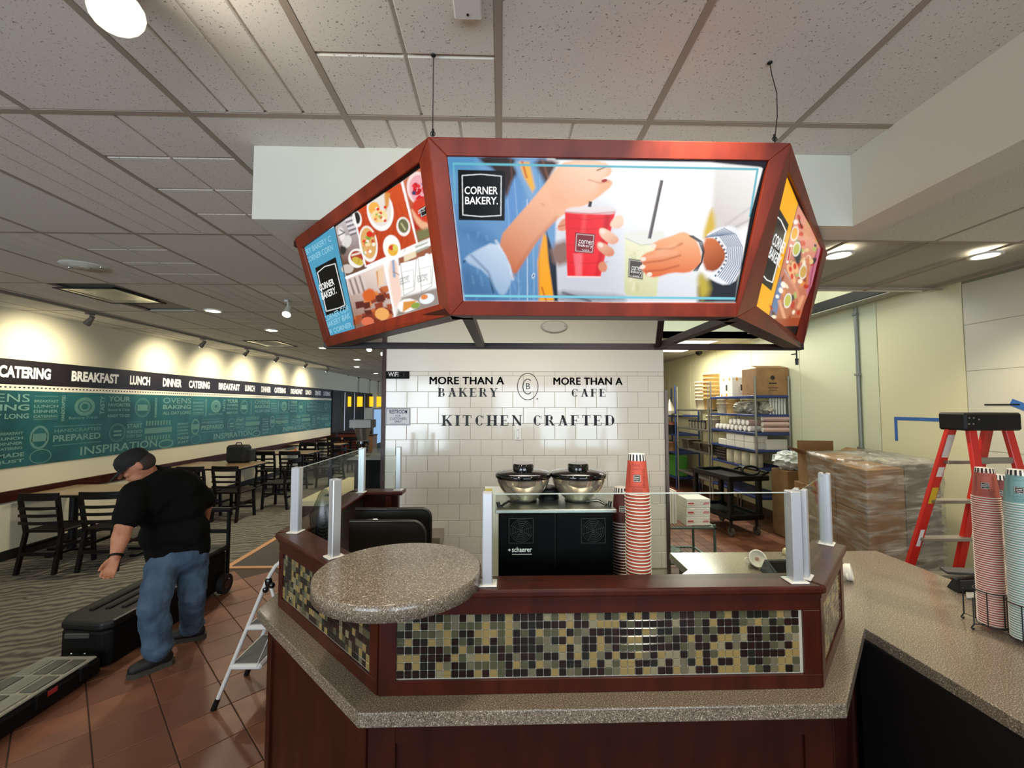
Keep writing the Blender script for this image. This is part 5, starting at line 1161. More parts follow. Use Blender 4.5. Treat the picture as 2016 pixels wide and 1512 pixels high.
m.hexa([(-.08, -.06, 0), (.10, -.06, 0), (.10, .09, 0), (-.08, .09, 0)], [(-.075, -.055, .03), (.095, -.055, .03), (.09, .085, .07), (-.05, .085, .07)]); m.build('body', mat('terminal_black', '#14191a', .2, coat=.5), t, bev=.006)
m = MB(); m.hexa([(-.05, -.04, .034), (.07, -.04, .034), (.065, .06, .062), (-.035, .06, .062)], [(-.05, -.04, .036), (.07, -.04, .036), (.065, .06, .065), (-.035, .06, .065)]); m.build('screen', blackg, t)
p = slabpt(1548, 1092); t = thing('small_ivory_knob', 'small cream knob on the counter beside the corner guard post', 'knob', p); MB().lathe([(.018, 0), (.024, .01), (.022, .03), (.014, .04)], 16).build('knob', mat('cream_joint', '#d8c99a', .5), t)
t = thing('countertop_stapler', 'black tilted device with a grey flap behind the wire cup rack', 'device', slabpt(1893, 1168)); m = MB()
m.hexa([(-.02, .0, .0), (.14, -.05, .0), (.17, .03, .0), (0, .08, 0)], [(.01, .02, .06), (.12, -.02, .08), (.14, .03, .085), (.02, .06, .06)]); m.build('body', black, t, bev=.006)
MB().hexa([(-.04, .03, .085), (.12, -.03, .095), (.14, .04, .10), (-.02, .09, .09)], [(-.04, .03, .10), (.12, -.03, .11), (.14, .04, .115), (-.02, .09, .105)]).build('upper_plate', mat('charcoal', '#2a2a28', .5), t, bev=.004)
MB().hexa([(-.05, -.07, .0), (.03, -.10, .0), (.06, -.06, .0), (-.01, -.03, .0)], [(-.05, -.07, .006), (.03, -.10, .02), (.06, -.06, .03), (-.01, -.03, .02)]).build('grey_flap', mat('flap_grey', '#7d7f7a', .3), t)
# ================================================================ KITCHEN BEHIND
blue = mat('blue_epoxy', '#26386e', .4); wire = mat('grey_wire_shelf', '#8f8d84', .35, .7)
def shelf_unit(x0, x1, y0, y1, levels, lab, postm, shm, zt_=2.28, caster=False):
    t = thing('storage_shelf', lab, 'storage shelf', ((x0+x1)/2, (y0+y1)/2, 0))
    for (x, y) in ((x0, y0), (x1, y0), (x0, y1), (x1, y1)):
        m = MB().cyl((x, y, .0), (x, y, zt_), .016, n=10); m.build('post', postm, t, W=True)
    for z in levels:
        m = MB(); m.cbox(x0-.01, x1+.01, y0-.012, y0+.012, z-.035, z, .003).cbox(x0-.01, x1+.01, y1-.012, y1+.012, z-.035, z, .003).cbox(x0-.012, x0+.012, y0, y1, z-.035, z, .003).cbox(x1-.012, x1+.012, y0, y1, z-.035, z, .003)
        k = int((y1-y0)/.09)
        for i in range(k): m.box(x0, x1, y0+.04+i*.09, y0+.075+i*.09, z-.012, z-.002)
        m.build('shelf', shm, t, W=True)
    return t
C0, C1 = 3.88, 4.40
lc_ = [.45, .88, 1.16, 1.42, 1.70, 1.99]
shelf_unit(C0, C1, 6.42, 7.80, lc_, 'nearest storage shelf with blue shelves by the right wall, full of white goods', wire, blue)
lb_ = [.45, .95, 1.38, 1.76]
shelf_unit(C0, C1, 7.90, 9.3, lb_, 'middle storage shelf of grey wire holding plastic tubs and steel pans', wire, wire, 2.25)
la_ = [.25, .80, 1.20, 1.62]
shelf_unit(C0, C1, 9.42, 10.9, la_, 'farthest storage shelf with blue shelves beside the tiled wall edge', blue, blue, 2.28)
def carton(name, lab, cx, cy, z, sx, sy, sz, m_, rz=0, grp=None, flaps=False, tape=None, cat='box'):
    t = thing(name, lab, cat, (cx, cy, z), rz, grp); th = .005
    m = MB()
    if flaps:
        m.box(-sx/2, sx/2, -sy/2, sy/2, 0, th).box(-sx/2, -sx/2+th, -sy/2, sy/2, 0, sz).box(sx/2-th, sx/2, -sy/2, sy/2, 0, sz).box(-sx/2, sx/2, -sy/2, -sy/2+th, 0, sz).box(-sx/2, sx/2, sy/2-th, sy/2, 0, sz)
        m.build('carton_body', m_, t)
        for s_, ax in ((1, 'x'), (-1, 'x'), (1, 'y')):
            f = MB()
            if ax == 'x': f.hexa([(s_*sx/2, -sy/2, sz), (s_*sx/2, sy/2, sz), (s_*(sx/2+.14), sy/2-.02, sz+.08), (s_*(sx/2+.14), -sy/2+.02, sz+.08)], [(s_*sx/2, -sy/2, sz+th), (s_*sx/2, sy/2, sz+th), (s_*(sx/2+.14), sy/2-.02, sz+.08+th), (s_*(sx/2+.14), -sy/2+.02, sz+.08+th)])
            else: f.box(-sx/2, sx/2, sy/2, sy/2+th, sz, sz+.16)
            f.build('flap', m_, t)
    else:
        m.cbox(-sx/2, sx/2, -sy/2, sy/2, 0, sz, .004); m.build('carton_body', m_, t)
        if tape: MB().box(-sx/2-.001, sx/2+.001, -.02, .02, sz-.05, sz+.001).build('tape', tape, t)
    return t
# shelf C contents
zc = lc_
t = carton('cardboard_box', 'large brown cardboard box with a round black logo on the top shelf', 4.165, 6.63, zc[5], .50, .40, .42, card, flaps=False)
c = Vector((4.20, 6.63-.202, zc[5]+.24)); m = MB(); m.lathe([(.035, 0), (.035, .001)], 20, T=Matrix.Translation((0, -.2012, .27)) @ Matrix.Rotation(pi/2, 4, 'X')); m.build('round_logo', mat('brown_ink', '#2c2018', .7), t)
m = MB(); m.box(-.06, .06, -.2015, -.2005, .175, .195)
for k in range(3): m.box(-.08+.01*k, .08-.01*k, -.2015, -.2005, .12-.022*k, .126-.022*k)
m.build('print_lines', mat('brown_ink', '#2c2018', .7), t, kind='stuff')
MB().hexa([(-.25, -.2, .42), (.25, -.2, .42), (.25, .02, .47), (-.20, .02, .47)], [(-.25, -.2, .424), (.25, -.2, .424), (.25, .02, .475), (-.20, .02, .475)]).build('flap', card, t)
t = carton('citrus_carton', 'white carton with orange tape marks left of the large brown box', 4.10, 7.30, zc[5], .40, .42, .32, mat('carton_white', '#e4e1d8', .6))
m = MB()
for (y, z, h_) in ((-.12, .27, .05), (.06, .27, .05), (-.02, .0, .05), (.14, .0, .04)): m.box(-.202, -.2, y-.02, y+.02, z, z+h_)
for (x, z, h_) in ((-.12, .26, .06), (.08, .26, .06), (.10, .0, .06)): m.box(x-.015, x+.015, -.212, -.21, z, z+h_)
m.build('orange_tape', mat('orange_tape', '#d99a35', .6), t)
m = MB(); m.box(-.06, -.02, -.212, -.21, .10, .20).box(.0, .04, -.212, -.21, .10, .20).box(-.202, -.2, -.05, .0, .1, .2); m.build('black_codes', mat('code_black', '#34302c', .7), t)
tubm = mat('frosted_tub', '#d9cfb0', .3, coat=.2); tubo = mat('amber_tub', '#d9b270', .3, coat=.2)
def tub(x, y, z, r, h, n, lab, m_, grp):
    for i in range(n):
        t = thing('plastic_tub', lab if n == 1 else lab, 'tub', (x, y, z+i*h*.34), 0, grp)
        MB().lathe([(r*.82, 0), (r*.96, h*.92), (r, h*.93), (r, h), (r*.93, h)], 20).build('tub_body', m_, t)
tub(4.0, 8.35, lb_[3], .15, .20, 6, 'frosted square tub nested in the left tall stack on the wire shelf', tubm, 'left tub stack')
tub(3.99, 7.98, lb_[3], .155, .22, 7, 'amber-tinted tub nested in the right tall stack on the wire shelf', tubo, 'right tub stack')
tub(4.0, 7.97, lb_[2], .13, .2, 2, 'frosted tub on the second wire shelf', tubm, 'tubs on the second wire shelf')
tub(4.02, 7.62, zc[4], .12, .18, 3, 'frosted tub at the far left of the blue shelf', tubm, 'tubs on the blue shelf')
tub(4.02, 7.30, zc[4], .12, .18, 2, 'small frosted tub beside the tub stack on the blue shelf', tubo, 'short tub stack')
clr = glass('wrinkled_film', (.86, .88, .86), .14, .2)
def crumple(name, lab, c, s_, m_, seed, cat, grp=None, n=14, mm=9, amp=.25):
    R = random.Random(seed); m = MB(); m.ball((0, 0, s_[2]), s_, n, mm); m.v = [tuple(Vector(v)*1 + Vector((R.uniform(-1, 1)*s_[0], R.uniform(-1, 1)*s_[1], R.uniform(-.6, .6)*s_[2]))*amp) for v in m.v]
    m.v = [(a, b, max(c_, 0)) for a, b, c_ in m.v]; m.s = [False]*len(m.s)
    o = m.build(name, m_); tag(o, lab, cat, grp, loc=c); return o
for i, (x, y, lab) in enumerate(((4.0, 7.0, 'clear plastic bag of lids on the blue shelf, left one'), (4.05, 6.78, 'clear plastic bag of lids on the blue shelf, middle one'), (4.15, 6.55, 'clear plastic bag of lids on the blue shelf, right one'))):
    crumple('bag_of_lids', lab, (x, y, zc[4]), (.12, .12, .10), mat('milky_plastic', '#b9b6a2', .25, coat=.4, var='#8f8c7a', vs=20), i, 'bag')
for i in range(6):
    x = 4.14+i*.045; t = thing('clear_cup_stack', 'tall clear cup sleeve standing at the front corner of the blue shelf', 'cup sleeve', (x, 6.47, zc[4]), 0, 'clear cup sleeves')
    MB().lathe([(.017, 0), (.020, .24), (.018, .245)], 12).build('sleeve', mat('milky_clear', '#c4c6bd', .15, coat=.5), t)
paper = mat('paper_roll_white', '#e3ddd4', .6); pink = mat('paper_pink', '#c9a79d', .6)
k = 0
def sleeve(x0, y0, z, L, r, ax, m_, lab, grp, end=None):
    t = thing('cup_sleeve', lab, 'cup sleeve', (x0, y0, z+r), 0, grp)
    p1 = (L, 0, 0) if ax == 'x' else (0, L, 0)
    MB().cyl((0, 0, 0), p1, r*.9, r, 14).build('wrap', m_, t)
    d = -1 if ax == 'x' else -1
    MB().cyl((0, 0, 0), ((-.006, 0, 0) if ax == 'x' else (0, -.006, 0)), r*.75, None, 12).build('end_cap', end or paper, t)
for j, (z_, n_) in enumerate(((0, 3), (.09, 2), (.18, 1))):
    pass
for j in range(3): sleeve(4.0, 6.45+0*j, lc_[3]+.086*j, .40, .043, 'x', pink, 'long pink-wrapped cup sleeve at the front end of the third blue shelf', 'pink cup sleeves')
for j in range(9):
    sleeve(3.89, 6.62+.125*j, lc_[3], .40, .05, 'x', paper, 'white paper cup sleeve lying in the bottom row on the third blue shelf', 'white cup sleeves, bottom row', mat('end_white', '#f3efe8', .6))
for j in range(5):
    sleeve(3.89, 6.66+.125*j, lc_[3]+.095, .40, .05, 'x', paper if j else pink, 'white paper cup sleeve lying in the upper row on the third blue shelf', 'white cup sleeves, upper row', mat('end_white', '#f3efe8', .6))
bw = mat('box_white', '#dcd9d0', .6)
for j in range(4):
    for i in range(2):
        if j == 3 and i: continue
        carton('white_glove_box', 'small white box stacked on the fourth blue shelf', 3.99, 6.62+.27*j, lc_[2]+.105*i, .22, .25, .10, bw, grp='white boxes on the fourth shelf')
tag(MB().cbox(4.05, 4.38, 6.45, 6.5, lc_[2], lc_[2]+.16, .003).build('white_sheet_pack', bw), 'upright white pack at the front end of the fourth blue shelf', 'pack')
pan = mat('steel_pan', '#9c988e', .25, .95)
def spanx(x, y, z, sx, sy, h, lab, grp):
    t = thing('steel_pan', lab, 'pan', (x, y, z), 0, grp); m = MB()
    m.hexa([(-sx*.42, -sy*.42, 0), (sx*.42, -sy*.42, 0), (sx*.42, sy*.42, 0), (-sx*.42, sy*.42, 0)], [(-sx/2, -sy/2, h), (sx/2, -sy/2, h), (sx/2, sy/2, h), (-sx/2, sy/2, h)]); m.build('pan_body', pan, t, bev=.01)
    MB().cbox(-sx*.55, sx*.55, -sy*.55, sy*.55, h, h+.012, .004).build('lip', pan, t)
spanx(4.0, 8.02, lb_[1], .28, .28, .16, 'large steel pan at the right end of the third wire shelf', None)
spanx(4.0, 8.40, lb_[1], .28, .28, .15, 'steel pan in the middle of the third wire shelf', None)
spanx(4.0, 8.90, lb_[1], .3, .3, .18, 'dull steel pan at the left end of the third wire shelf', None)
for j in range(5): 
    t = thing('steel_canister', 'narrow steel canister with black lid on the wire shelf under the tub stacks', 'canister', (3.96, 8.25+.14*j, lb_[2]-.30+.0), 0, 'steel canisters'); t.location.z = lb_[2]+.0
    MB().lathe([(.045, 0), (.05, .13)], 14).build('canister', pan, t); MB().lathe([(.055, .13), (.055, .15), (.03, .17)], 14).build('lid', black, t)
for j in range(4):
    t = thing('white_bucket_roll', 'cream paper roll standing on the lower blue shelf', 'paper roll', (3.98, 6.60+.23*j, lc_[1]-.0), 0, 'cream rolls on the lower shelf')
    t.location.z = lc_[1]; MB().lathe([(.085, 0), (.09, .02), (.09, .20), (.075, .215), (.02, .215)], 20).build('roll', mat('cream_roll', '#cfc6ac', .6), t)
for j in range(4): spanx(4.05, 7.55+.0*j, lc_[1]+.05*j, .3, .3, .05, 'dark steel pan in the nested pile at the far end of the lower blue shelf', 'nested dark pans')
# shelf A contents
tag(MB().cyl((3.95, 9.9, la_[3]), (3.95, 9.9, la_[3]+.10), .13, .14, 18).cyl((3.95, 9.9, la_[3]+.10), (3.95, 9.9, la_[3]+.36), .12, .01, 18).build('conical_strainer', mat('pale_steel', '#c9c4b4', .3, .6)), 'pale cone-shaped strainer on a pot on the farthest top shelf', 'strainer')
tag(MB().cyl((3.95, 9.5, la_[3]), (3.95, 9.5, la_[3]+.04), .14, .10, 18).cyl((3.95, 9.5, la_[3]+.04), (3.95, 9.5, la_[3]+.10), .04, .02, 12).build('pot_lid_stack', pan), 'shallow steel lid next to the cone strainer on the farthest top shelf', 'lid')
for i, (y, z, c_, lab) in enumerate(((10.65, la_[1], '#c8201c', 'bright red container on the farthest shelf'), (10.2, la_[1], '#1f7a4c', 'green pot on the farthest shelf'), (9.8, la_[1], '#8c6a48', 'brown bowl on the farthest shelf'))):
    t = thing('plastic_container', lab, 'container', (3.97, y, z)); MB().lathe([(.10, 0), (.125, .18), (.14, .19), (.14, .21)], 18).build('body', mat('tubcol%d' % i, c_, .4), t)
t = thing('coffee_brewer_jar', 'dark jar with a red lid on the farthest shelf under the strainer', 'jar', (3.95, 9.75, la_[2])); MB().lathe([(.11, 0), (.12, .2)], 18).build('body', black, t); MB().lathe([(.12, .2), (.11, .26)], 18).build('lid', mat('dull_red', '#8a4a3c', .5), t)
t = thing('green_crate', 'large green cutting board crate on the bottom of the farthest shelf', 'crate', (4.05, 10.05, la_[0])); MB().cbox(-.14, .14, -.5, .45, 0, .46, .01).build('green_body', mat('leaf_green', '#4f9a3c', .5), t); MB().cbox(-.14, .14, .46, .62, 0, .46, .006).build('yellow_board', mat('board_yellow', '#c9b25c', .5), t)
# black utility cart
cart = thing('utility_cart', 'black two-shelf plastic utility cart with a round moulded handle', 'cart', (3.4, 6.45, 0), radians(7))
cw, cl = .52, .95
for z in (.26, .80):
    m = MB(); m.cbox(-cw/2, cw/2, -cl/2, cl/2, z-.03, z-.005, .008)
    m.cbox(-cw/2, -cw/2+.025, -cl/2, cl/2, z-.03, z+.045, .006).cbox(cw/2-.025, cw/2, -cl/2, cl/2, z-.03, z+.045, .006).cbox(-cw/2, cw/2, -cl/2, -cl/2+.025, z-.03, z+.045, .006).cbox(-cw/2, cw/2, cl/2-.025, cl/2, z-.03, z+.045, .006)
    m.build('tray', black, cart)
for sx in (-1, 1):
    for sy in (-1, 1):
        MB().cbox(sx*(cw/2-.04)-.03, sx*(cw/2-.04)+.03, sy*(cl/2-.05)-.04, sy*(cl/2-.05)+.04, .23, .80, .01).build('leg', black, cart)
        w_ = MB().cyl((sx*(cw/2-.06)-.016, sy*(cl/2-.08), .062), (sx*(cw/2-.06)+.016, sy*(cl/2-.08), .062), .062, None, 20).build('wheel', mat('grey_rubber', '#55524c', .6), cart)
        MB().cyl((sx*(cw/2-.06), sy*(cl/2-.08), .06), (sx*(cw/2-.06), sy*(cl/2-.08), .24), .022).build('caster_fork', blackm, cart)
m = MB()
for r in (.13,): m.tube([(cw*.0+.10+r*cos(a), -cl/2+.05+.02*sin(a), .85+.06*(1+sin(a))) for a in [i*2*pi/20 for i in range(20)]], .018, 8, closed=True)
m.tube([(cw/2-.02, -cl/2+.05, .83), (cw/2+.12, -cl/2+.05, .88), (cw/2+.12, cl/2-.3, .88), (cw/2-.02, cl/2-.3, .83)], .018, 8)
m.cbox(cw/2-.03, cw/2+.10, -cl/2, -cl/2+.25, .77, .84, .01)
m.build('handle', black, cart)
# boxes between shelf and wrapped pallet
tag(MB().cbox(3.95, 4.28, 5.85, 6.2, .0, .93, .01).build('tall_cardboard_box', card), 'tall plain cardboard box with a blue sticker in front of the blue shelf', 'box')
st = bpy.data.objects['tall_cardboard_box']; MB().lathe([(.045, 0), (.045, .001)], 14, T=Matrix.Translation((4.05, 5.849, .62)) @ Matrix.Rotation(pi/2, 4, 'X')).build('blue_sticker', mat('sticker_blue', '#7fb2c4', .5), st)
crumple('white_bag_heap', 'heap of crumpled white plastic bags on the tall cardboard box', (4.10, 6.0, .93), (.20, .17, .13), mat('white_film', '#dfe6e2', .3, coat=.3), 9, 'plastic bags', n=22, mm=14, amp=.22)
p0 = at(1585, 960, y=5.5); carton('tall_open_carton', 'upper brown open carton with raised flaps beside the wrapped pallet', 4.03, 5.25, .86, .42, .45, .36, card, rz=radians(-12), flaps=True)
carton('tall_brown_carton', 'brown closed carton under the open carton beside the wrapped pallet', 4.0, 5.25, .0, .44, .48, .86, card, rz=radians(-8), tape=mat('brown_tape', '#7a5636', .5))
# shrink-wrapped pallet
pal = thing('wrapped_pallet', 'pallet of cartons shrink-wrapped in clear film beside the right wall', 'wrapped pallet', (3.6, 4.1, 0))
N_, R_, BR, BL = (3.03, 3.50), (3.90, 3.72), (4.15, 4.75), (3.28, 4.5)
def shr(P_, k): cx = sum(p[0] for p in P_)/4; cy = sum(p[1] for p in P_)/4; return [(cx+(p[0]-cx)*k, cy+(p[1]-cy)*k) for p in P_]
def q2(u, v): return (N_[0]*(1-u)*(1-v)+R_[0]*u*(1-v)+BR[0]*u*v+BL[0]*(1-u)*v, N_[1]*(1-u)*(1-v)+R_[1]*u*(1-v)+BR[1]*u*v+BL[1]*(1-u)*v)
for i in range(2):
    for j in range(2):
        for k in range(3):
            zt_ = .13+.40*(k+1) if (i, j, k) != (0, 0, 2) else 1.30
            g = .006; P_ = [q2(i*.5+g, j*.5+g), q2(i*.5+.5-g, j*.5+g), q2(i*.5+.5-g, j*.5+.5-g), q2(i*.5+g, j*.5+.5-g)]
            MB().prism(P_, .13+.40*k, zt_-.006).build('carton', card if i == 0 else mat('grey_carton', '#77736a', .6, var='#6b675e', vs=8), pal, W=True, bev=.004, seg=1)
for j in range(3): MB().prism([q2(.02+.4*j, .0), q2(.16+.4*j, 0), q2(.16+.4*j, 1), q2(.02+.4*j, 1)], 0, .10).build('pallet_runner', mat('pallet_wood', '#a8845c', .8), pal, W=True)
for j in range(5): MB().prism([q2(0, .02+.2*j), q2(1, .02+.2*j), q2(1, .14+.2*j), q2(0, .14+.2*j)], .10, .125).build('pallet_board', mat('pallet_wood', '#a8845c', .8), pal, W=True)
m = MB(); K = shr([N_, R_, BR, BL], 1.035); nseg = 18; per = []
for i in range(4):
    for s_ in range(nseg): t_ = s_/nseg; per.append((K[i][0]*(1-t_)+K[(i+1) % 4][0]*t_, K[i][1]*(1-t_)+K[(i+1) % 4][1]*t_))
nz = 26; rr = random.Random(2); cx, cy = 3.59, 4.12; vs = []
for z_ in range(nz):
    zz = .08+(1.345-.08)*z_/(nz-1)
    for i, (x, y) in enumerate(per):
        a = .006*sin(z_*1.7+i*.55)+.005*sin(z_*.8-i*.9)+rr.uniform(-.004, .004)
        vs.append((x+(x-cx)*a*1.5, y+(y-cy)*a*1.5, zz+rr.uniform(-.006, .006)))
np_ = len(per); m.add(vs, [(j*np_+k, j*np_+(k+1) % np_, (j+1)*np_+(k+1) % np_, (j+1)*np_+k) for j in range(nz-1) for k in range(np_)], 0, True)
top_ = []; b0 = len(m.v)-np_; ringv = m.v[b0:]
prev = b0
for s_ in (.8, .55, .3, .05):
    nb_ = len(m.v); m.add([(cx+(x-cx)*s_, cy+(y-cy)*s_, 1.35+.025*(1-s_)+rr.uniform(-.012, .012)) for x, y, z in ringv], [])
    m.f += [(prev+k, prev+(k+1) % np_, nb_+(k+1) % np_, nb_+k) for k in range(np_)]; m.m += [0]*np_; m.s += [True]*np_; prev = nb_
film = bpy.data.materials.new('shrink_film'); film.use_nodes = True; nt = film.node_tree; nt.nodes.clear()
o_ = nt.nodes.new('ShaderNodeOutputMaterial'); tr = nt.nodes.new('ShaderNodeBsdfTransparent'); tr.inputs[0].default_value = (.93, .94, .93, 1)
pb = nt.nodes.new('ShaderNodeBsdfPrincipled'); pb.inputs['Base Color'].default_value = lin('#b9b9b0'); pb.inputs['Roughness'].default_value = .22; pb.inputs['Coat Weight'].default_value = .5
nz_ = nt.nodes.new('ShaderNodeTexNoise'); nz_.inputs['Scale'].default_value = 5; nz_.inputs['Detail'].default_value = 6; mp = nt.nodes.new('ShaderNodeMapping'); mp.inputs['Scale'].default_value = (.6, .6, 4.5); mp.inputs['Rotation'].default_value = (.15, .1, 0)
tc = nt.nodes.new('ShaderNodeTexCoord'); nt.links.new(tc.outputs['Object'], mp.inputs[0]); nt.links.new(mp.outputs[0], nz_.inputs['Vector'])
cr = nt.nodes.new('ShaderNodeValToRGB'); cr.color_ramp.elements[0].position = .42; cr.color_ramp.elements[0].color = (.10, .10, .10, 1); cr.color_ramp.elements[1].position = .72; cr.color_ramp.elements[1].color = (.75, .75, .75, 1)
nt.links.new(nz_.outputs[0], cr.inputs[0]); bp = nt.nodes.new('ShaderNodeBump'); bp.inputs['Strength'].default_value = .8; bp.inputs['Distance'].default_value = .02; nt.links.new(nz_.outputs[0], bp.inputs['Height']); nt.links.new(bp.outputs[0], pb.inputs['Normal'])
mx = nt.nodes.new('ShaderNodeMixShader'); nt.links.new(cr.outputs[0], mx.inputs[0]); nt.links.new(tr.outputs[0], mx.inputs[1]); nt.links.new(pb.outputs[0], mx.inputs[2]); nt.links.new(mx.outputs[0], o_.inputs[0])
m.build('shrink_wrap', film, pal, W=True)
# small glass-green wire stand with cartons right of the tiled wall
t = thing('low_wire_stand', 'low grey-green wire stand right of the tiled wall carrying white boxes', 'stand', (2.0, 4.7, 0)); gm = mat('green_grey_metal', '#5d6b64', .4, .4)
for (x, y) in ((1.72, 4.45), (2.22, 4.45), (1.72, 4.95), (2.22, 4.95)): MB().cyl((x, y, 0), (x, y, .60), .014, n=10).build('post', gm, t, W=True)
for z in (.22, .58):
    m = MB(); m.cbox(1.70, 2.24, 4.43, 4.46, z-.02, z, .003).cbox(1.70, 2.24, 4.94, 4.97, z-.02, z, .003).cbox(1.70, 1.73, 4.43, 4.97, z-.02, z, .003).cbox(2.21, 2.24, 4.43, 4.97, z-.02, z, .003)
    for i in range(14): m.box(1.72+.036*i, 1.725+.036*i, 4.44, 4.96, z-.006, z-.002)
    m.build('wire_shelf', gm, t, W=True)
redm = mat('red_print', '#c8323a', .6)
for i in range(3):
    z = .58+i*.092; tt = carton('white_red_box', ['lowest white box with red print on the wire stand', 'middle white box with red print on the wire stand', 'topmost white box with red print on the wire stand'][i], 2.07+.004*i, 4.62, z, .25, .26, .09, mat('box_bright', '#e9e6df', .5))
    MB().box(-.11, -.05, -.132, -.130, .040, .052).box(.05, .11, -.132, -.130, .036, .044).box(.06, .11, -.132, -.130, .052, .056).box(-.11, -.04, -.132, -.130, .028, .031).build('red_print', redm, tt)
t = thing('white_sleeve_block', 'upright block of white paper sleeves beside the red-printed boxes', 'paper stack', (1.79, 4.66, .58))
for i in range(6): MB().cbox(-.08+.028*i, -.054+.028*i, -.1, .12, 0, .33+.008*(i % 3), .004).build('white_sleeve', paper, t)
tag(MB().lathe([(.05, 0), (.08, .01), (.085, .018)], 20, c=(1.98, 4.86, .58)).build('shallow_steel_bowl', pan), 'small shallow steel bowl behind the red-printed boxes', 'bowl')
crumple('clear_tray_pack', 'clear plastic tray pack on the lower level of the wire stand', (1.82, 4.6, .22), (.1, .12, .06), mat('pale_clear', '#a9bcb8', .15, coat=.5), 12, 'tray pack')
# kitchen ceiling lamps, conduit, duct, camera dome
tube_ = emis('tube_light', '#fdf6df', 3.2)
for i, (px, py, lab) in enumerate(((1365, 675, 'nearer long fluorescent ceiling panel in the kitchen'), (1328, 688, 'farther long fluorescent ceiling panel in the kitchen'))):
    p = at(px, py, z=H-.004); t = thing('fluorescent_panel', lab, 'ceiling light', (p[0], p[1], H-.002))
    MB().cbox(-.32, .32, -.32, .32, -.012, 0, .003).build('frame', white, t); MB().box(-.29, .29, -.29, .29, -.016, -.012).build('diffuser', tube_, t)
    light('AREA', (p[0], p[1], H-.05), 24, (1, .96, .82), (p[0], p[1], 0), .6, .6, name='panel_lamp')
p = at(1376, 692, z=H); t = thing('ceiling_camera', 'small black dome camera on the kitchen ceiling', 'camera', p); MB().lathe([(.07, 0), (.07, -.03), (.05, -.07), (.01, -.09)], 18).build('dome', black, t)
t = thing('ceiling_duct', 'black rectangular pipe sloping away along the right wall under the open ceiling', 'duct', (4.3, 5.8, 3.12)); MB().cbox(4.22, 4.40, 4.3, 7.15, 3.07, 3.20, .01).build('pipe', mat('duct_black', '#0d0d0c', .6), t, W=True); MB().cbox(4.215, 4.405, 4.3, 7.15, 3.055, 3.07, .003).build('pale_edge', mat('edge_grey', '#8f8f80', .5), t, W=True)
for y in (4.9, 5.7): MB().cyl((4.3, y, 3.2), (4.3, y, 3.95), .01, n=6).build('hanger_rod', blackm, t, W=True)
xx = XR-.03; yc = at(1690, 750, x=xx)[1]
t = thing('wall_conduit', 'grey vertical conduit pipe on the right wall panels', 'conduit', (xx, yc, 1.2)); MB().cyl((xx, yc, 1.25), (xx, yc, 3.05), .022, n=14).build('pipe', mat('galvanised', '#8f938c', .4, .6), t, W=True)
for z in (1.3, 2.2, 2.95): MB().cbox(xx-.03, xx+.018, yc-.03, yc+.03, z, z+.03, .004).build('strap', mat('galvanised', '#8f938c', .4, .6), t, W=True)
t = thing('hanging_valve', 'small black fitting hanging from the right rear corner of the menu sign', 'fitting', at(1568, 688, z=BZ)); m = MB(); m.cyl((0, 0, 0), (0, 0, -.06), .004, n=6).cyl((0, 0, -.05), (0, 0, -.085), .009, .007, 8).cyl((-.03, 0, -.028), (0, 0, -.024), .003, n=6); m.build('hook', blackm, t)
# blue masking tape on the right wall
bt_ = mat('blue_tape', '#2f62a8', .6); t = thing('blue_masking_tape', 'blue masking tape corner stuck on the right wall panel', 'tape', (XR-.015, 4.4, 1.7))
a = at(1762, 823, x=XR-.013); b_ = at(1896, 829, x=XR-.013); c = at(1767, 868, x=XR-.013)
MB().box(XR-.0145, XR-.0122, b_[1]-.3, a[1]+.01, a[2]-.022, a[2]+.014).build('long_strip', bt_, t, W=True); MB().box(XR-.0145, XR-.0122, a[1]-.025, a[1]+.01, c[2], a[2]-.02).build('short_strip', bt_, t, W=True)
a = at(2003, 796, x=XR-.014); t = thing('blue_tape_scrap', 'torn blue tape scrap holding a dark strip at the right picture edge', 'tape', a)
MB().box(-.002, .0, -.06, .05, -.03, .03, T=Matrix.Rotation(radians(25), 4, 'X')).build('tape_piece', bt_, t); MB().box(-.003, -.001, -.02, .25, -.008, .004).build('dark_strip', black, t)
# red stepladder
lad = thing('red_stepladder', 'tall red fibreglass stepladder with black top cap standing behind the right counter', 'stepladder', (3.75*.87, 3.3*.87, 0))
red = mat('ladder_red', '#d0261c', .35, coat=.2, bump=.1, bs=200); alug = mat('dull_aluminium', '#a09a90', .4, .7)
LT = 1.74
def rail(x0, y0, x1, y1, nm, w_=.075, m_=red):
    m = MB(); p = Vector((x0, y0, LT)); q = Vector((x1, y1, 0)); a = EY*w_/2*1.0; b = EX*.014
    if nm == 'front_rail':
        a = EX*.032; b = EY*.016
    m.hexa([q-a-b, q+a-b, q+a+b, q-a+b], [p-a-b, p+a-b, p+a+b, p-a+b]); m.build(nm, m_, lad, W=True, bev=.004, seg=1); return
LK = .87
fA, fB, rC, rD = [tuple((x*LK, y*LK) for x, y in q_) for q_ in (((3.585, 3.30), (3.47, 3.86)), ((3.90, 3.32), (3.99, 3.86)), ((3.62, 3.22), (3.50, 2.92)), ((3.90, 3.22), (4.02, 2.92)))]
for f_ in (fA, fB): rail(*f_[0], *f_[1], 'front_rail')
m = MB()
for f_ in (rC, rD):
    p = Vector((f_[0][0], f_[0][1], LT)); q = Vector((f_[1][0], f_[1][1], 0)); MB().hexa([q+Vector(v) for v in ((-.028, -.015, 0), (.028, -.015, 0), (.028, .015, 0), (-.028, .015, 0))], [p+Vector(v) for v in ((-.028, -.015, 0), (.028, -.015, 0), (.028, .015, 0), (-.028, .015, 0))]).build('rear_rail', red, lad, W=True, bev=.004, seg=1)
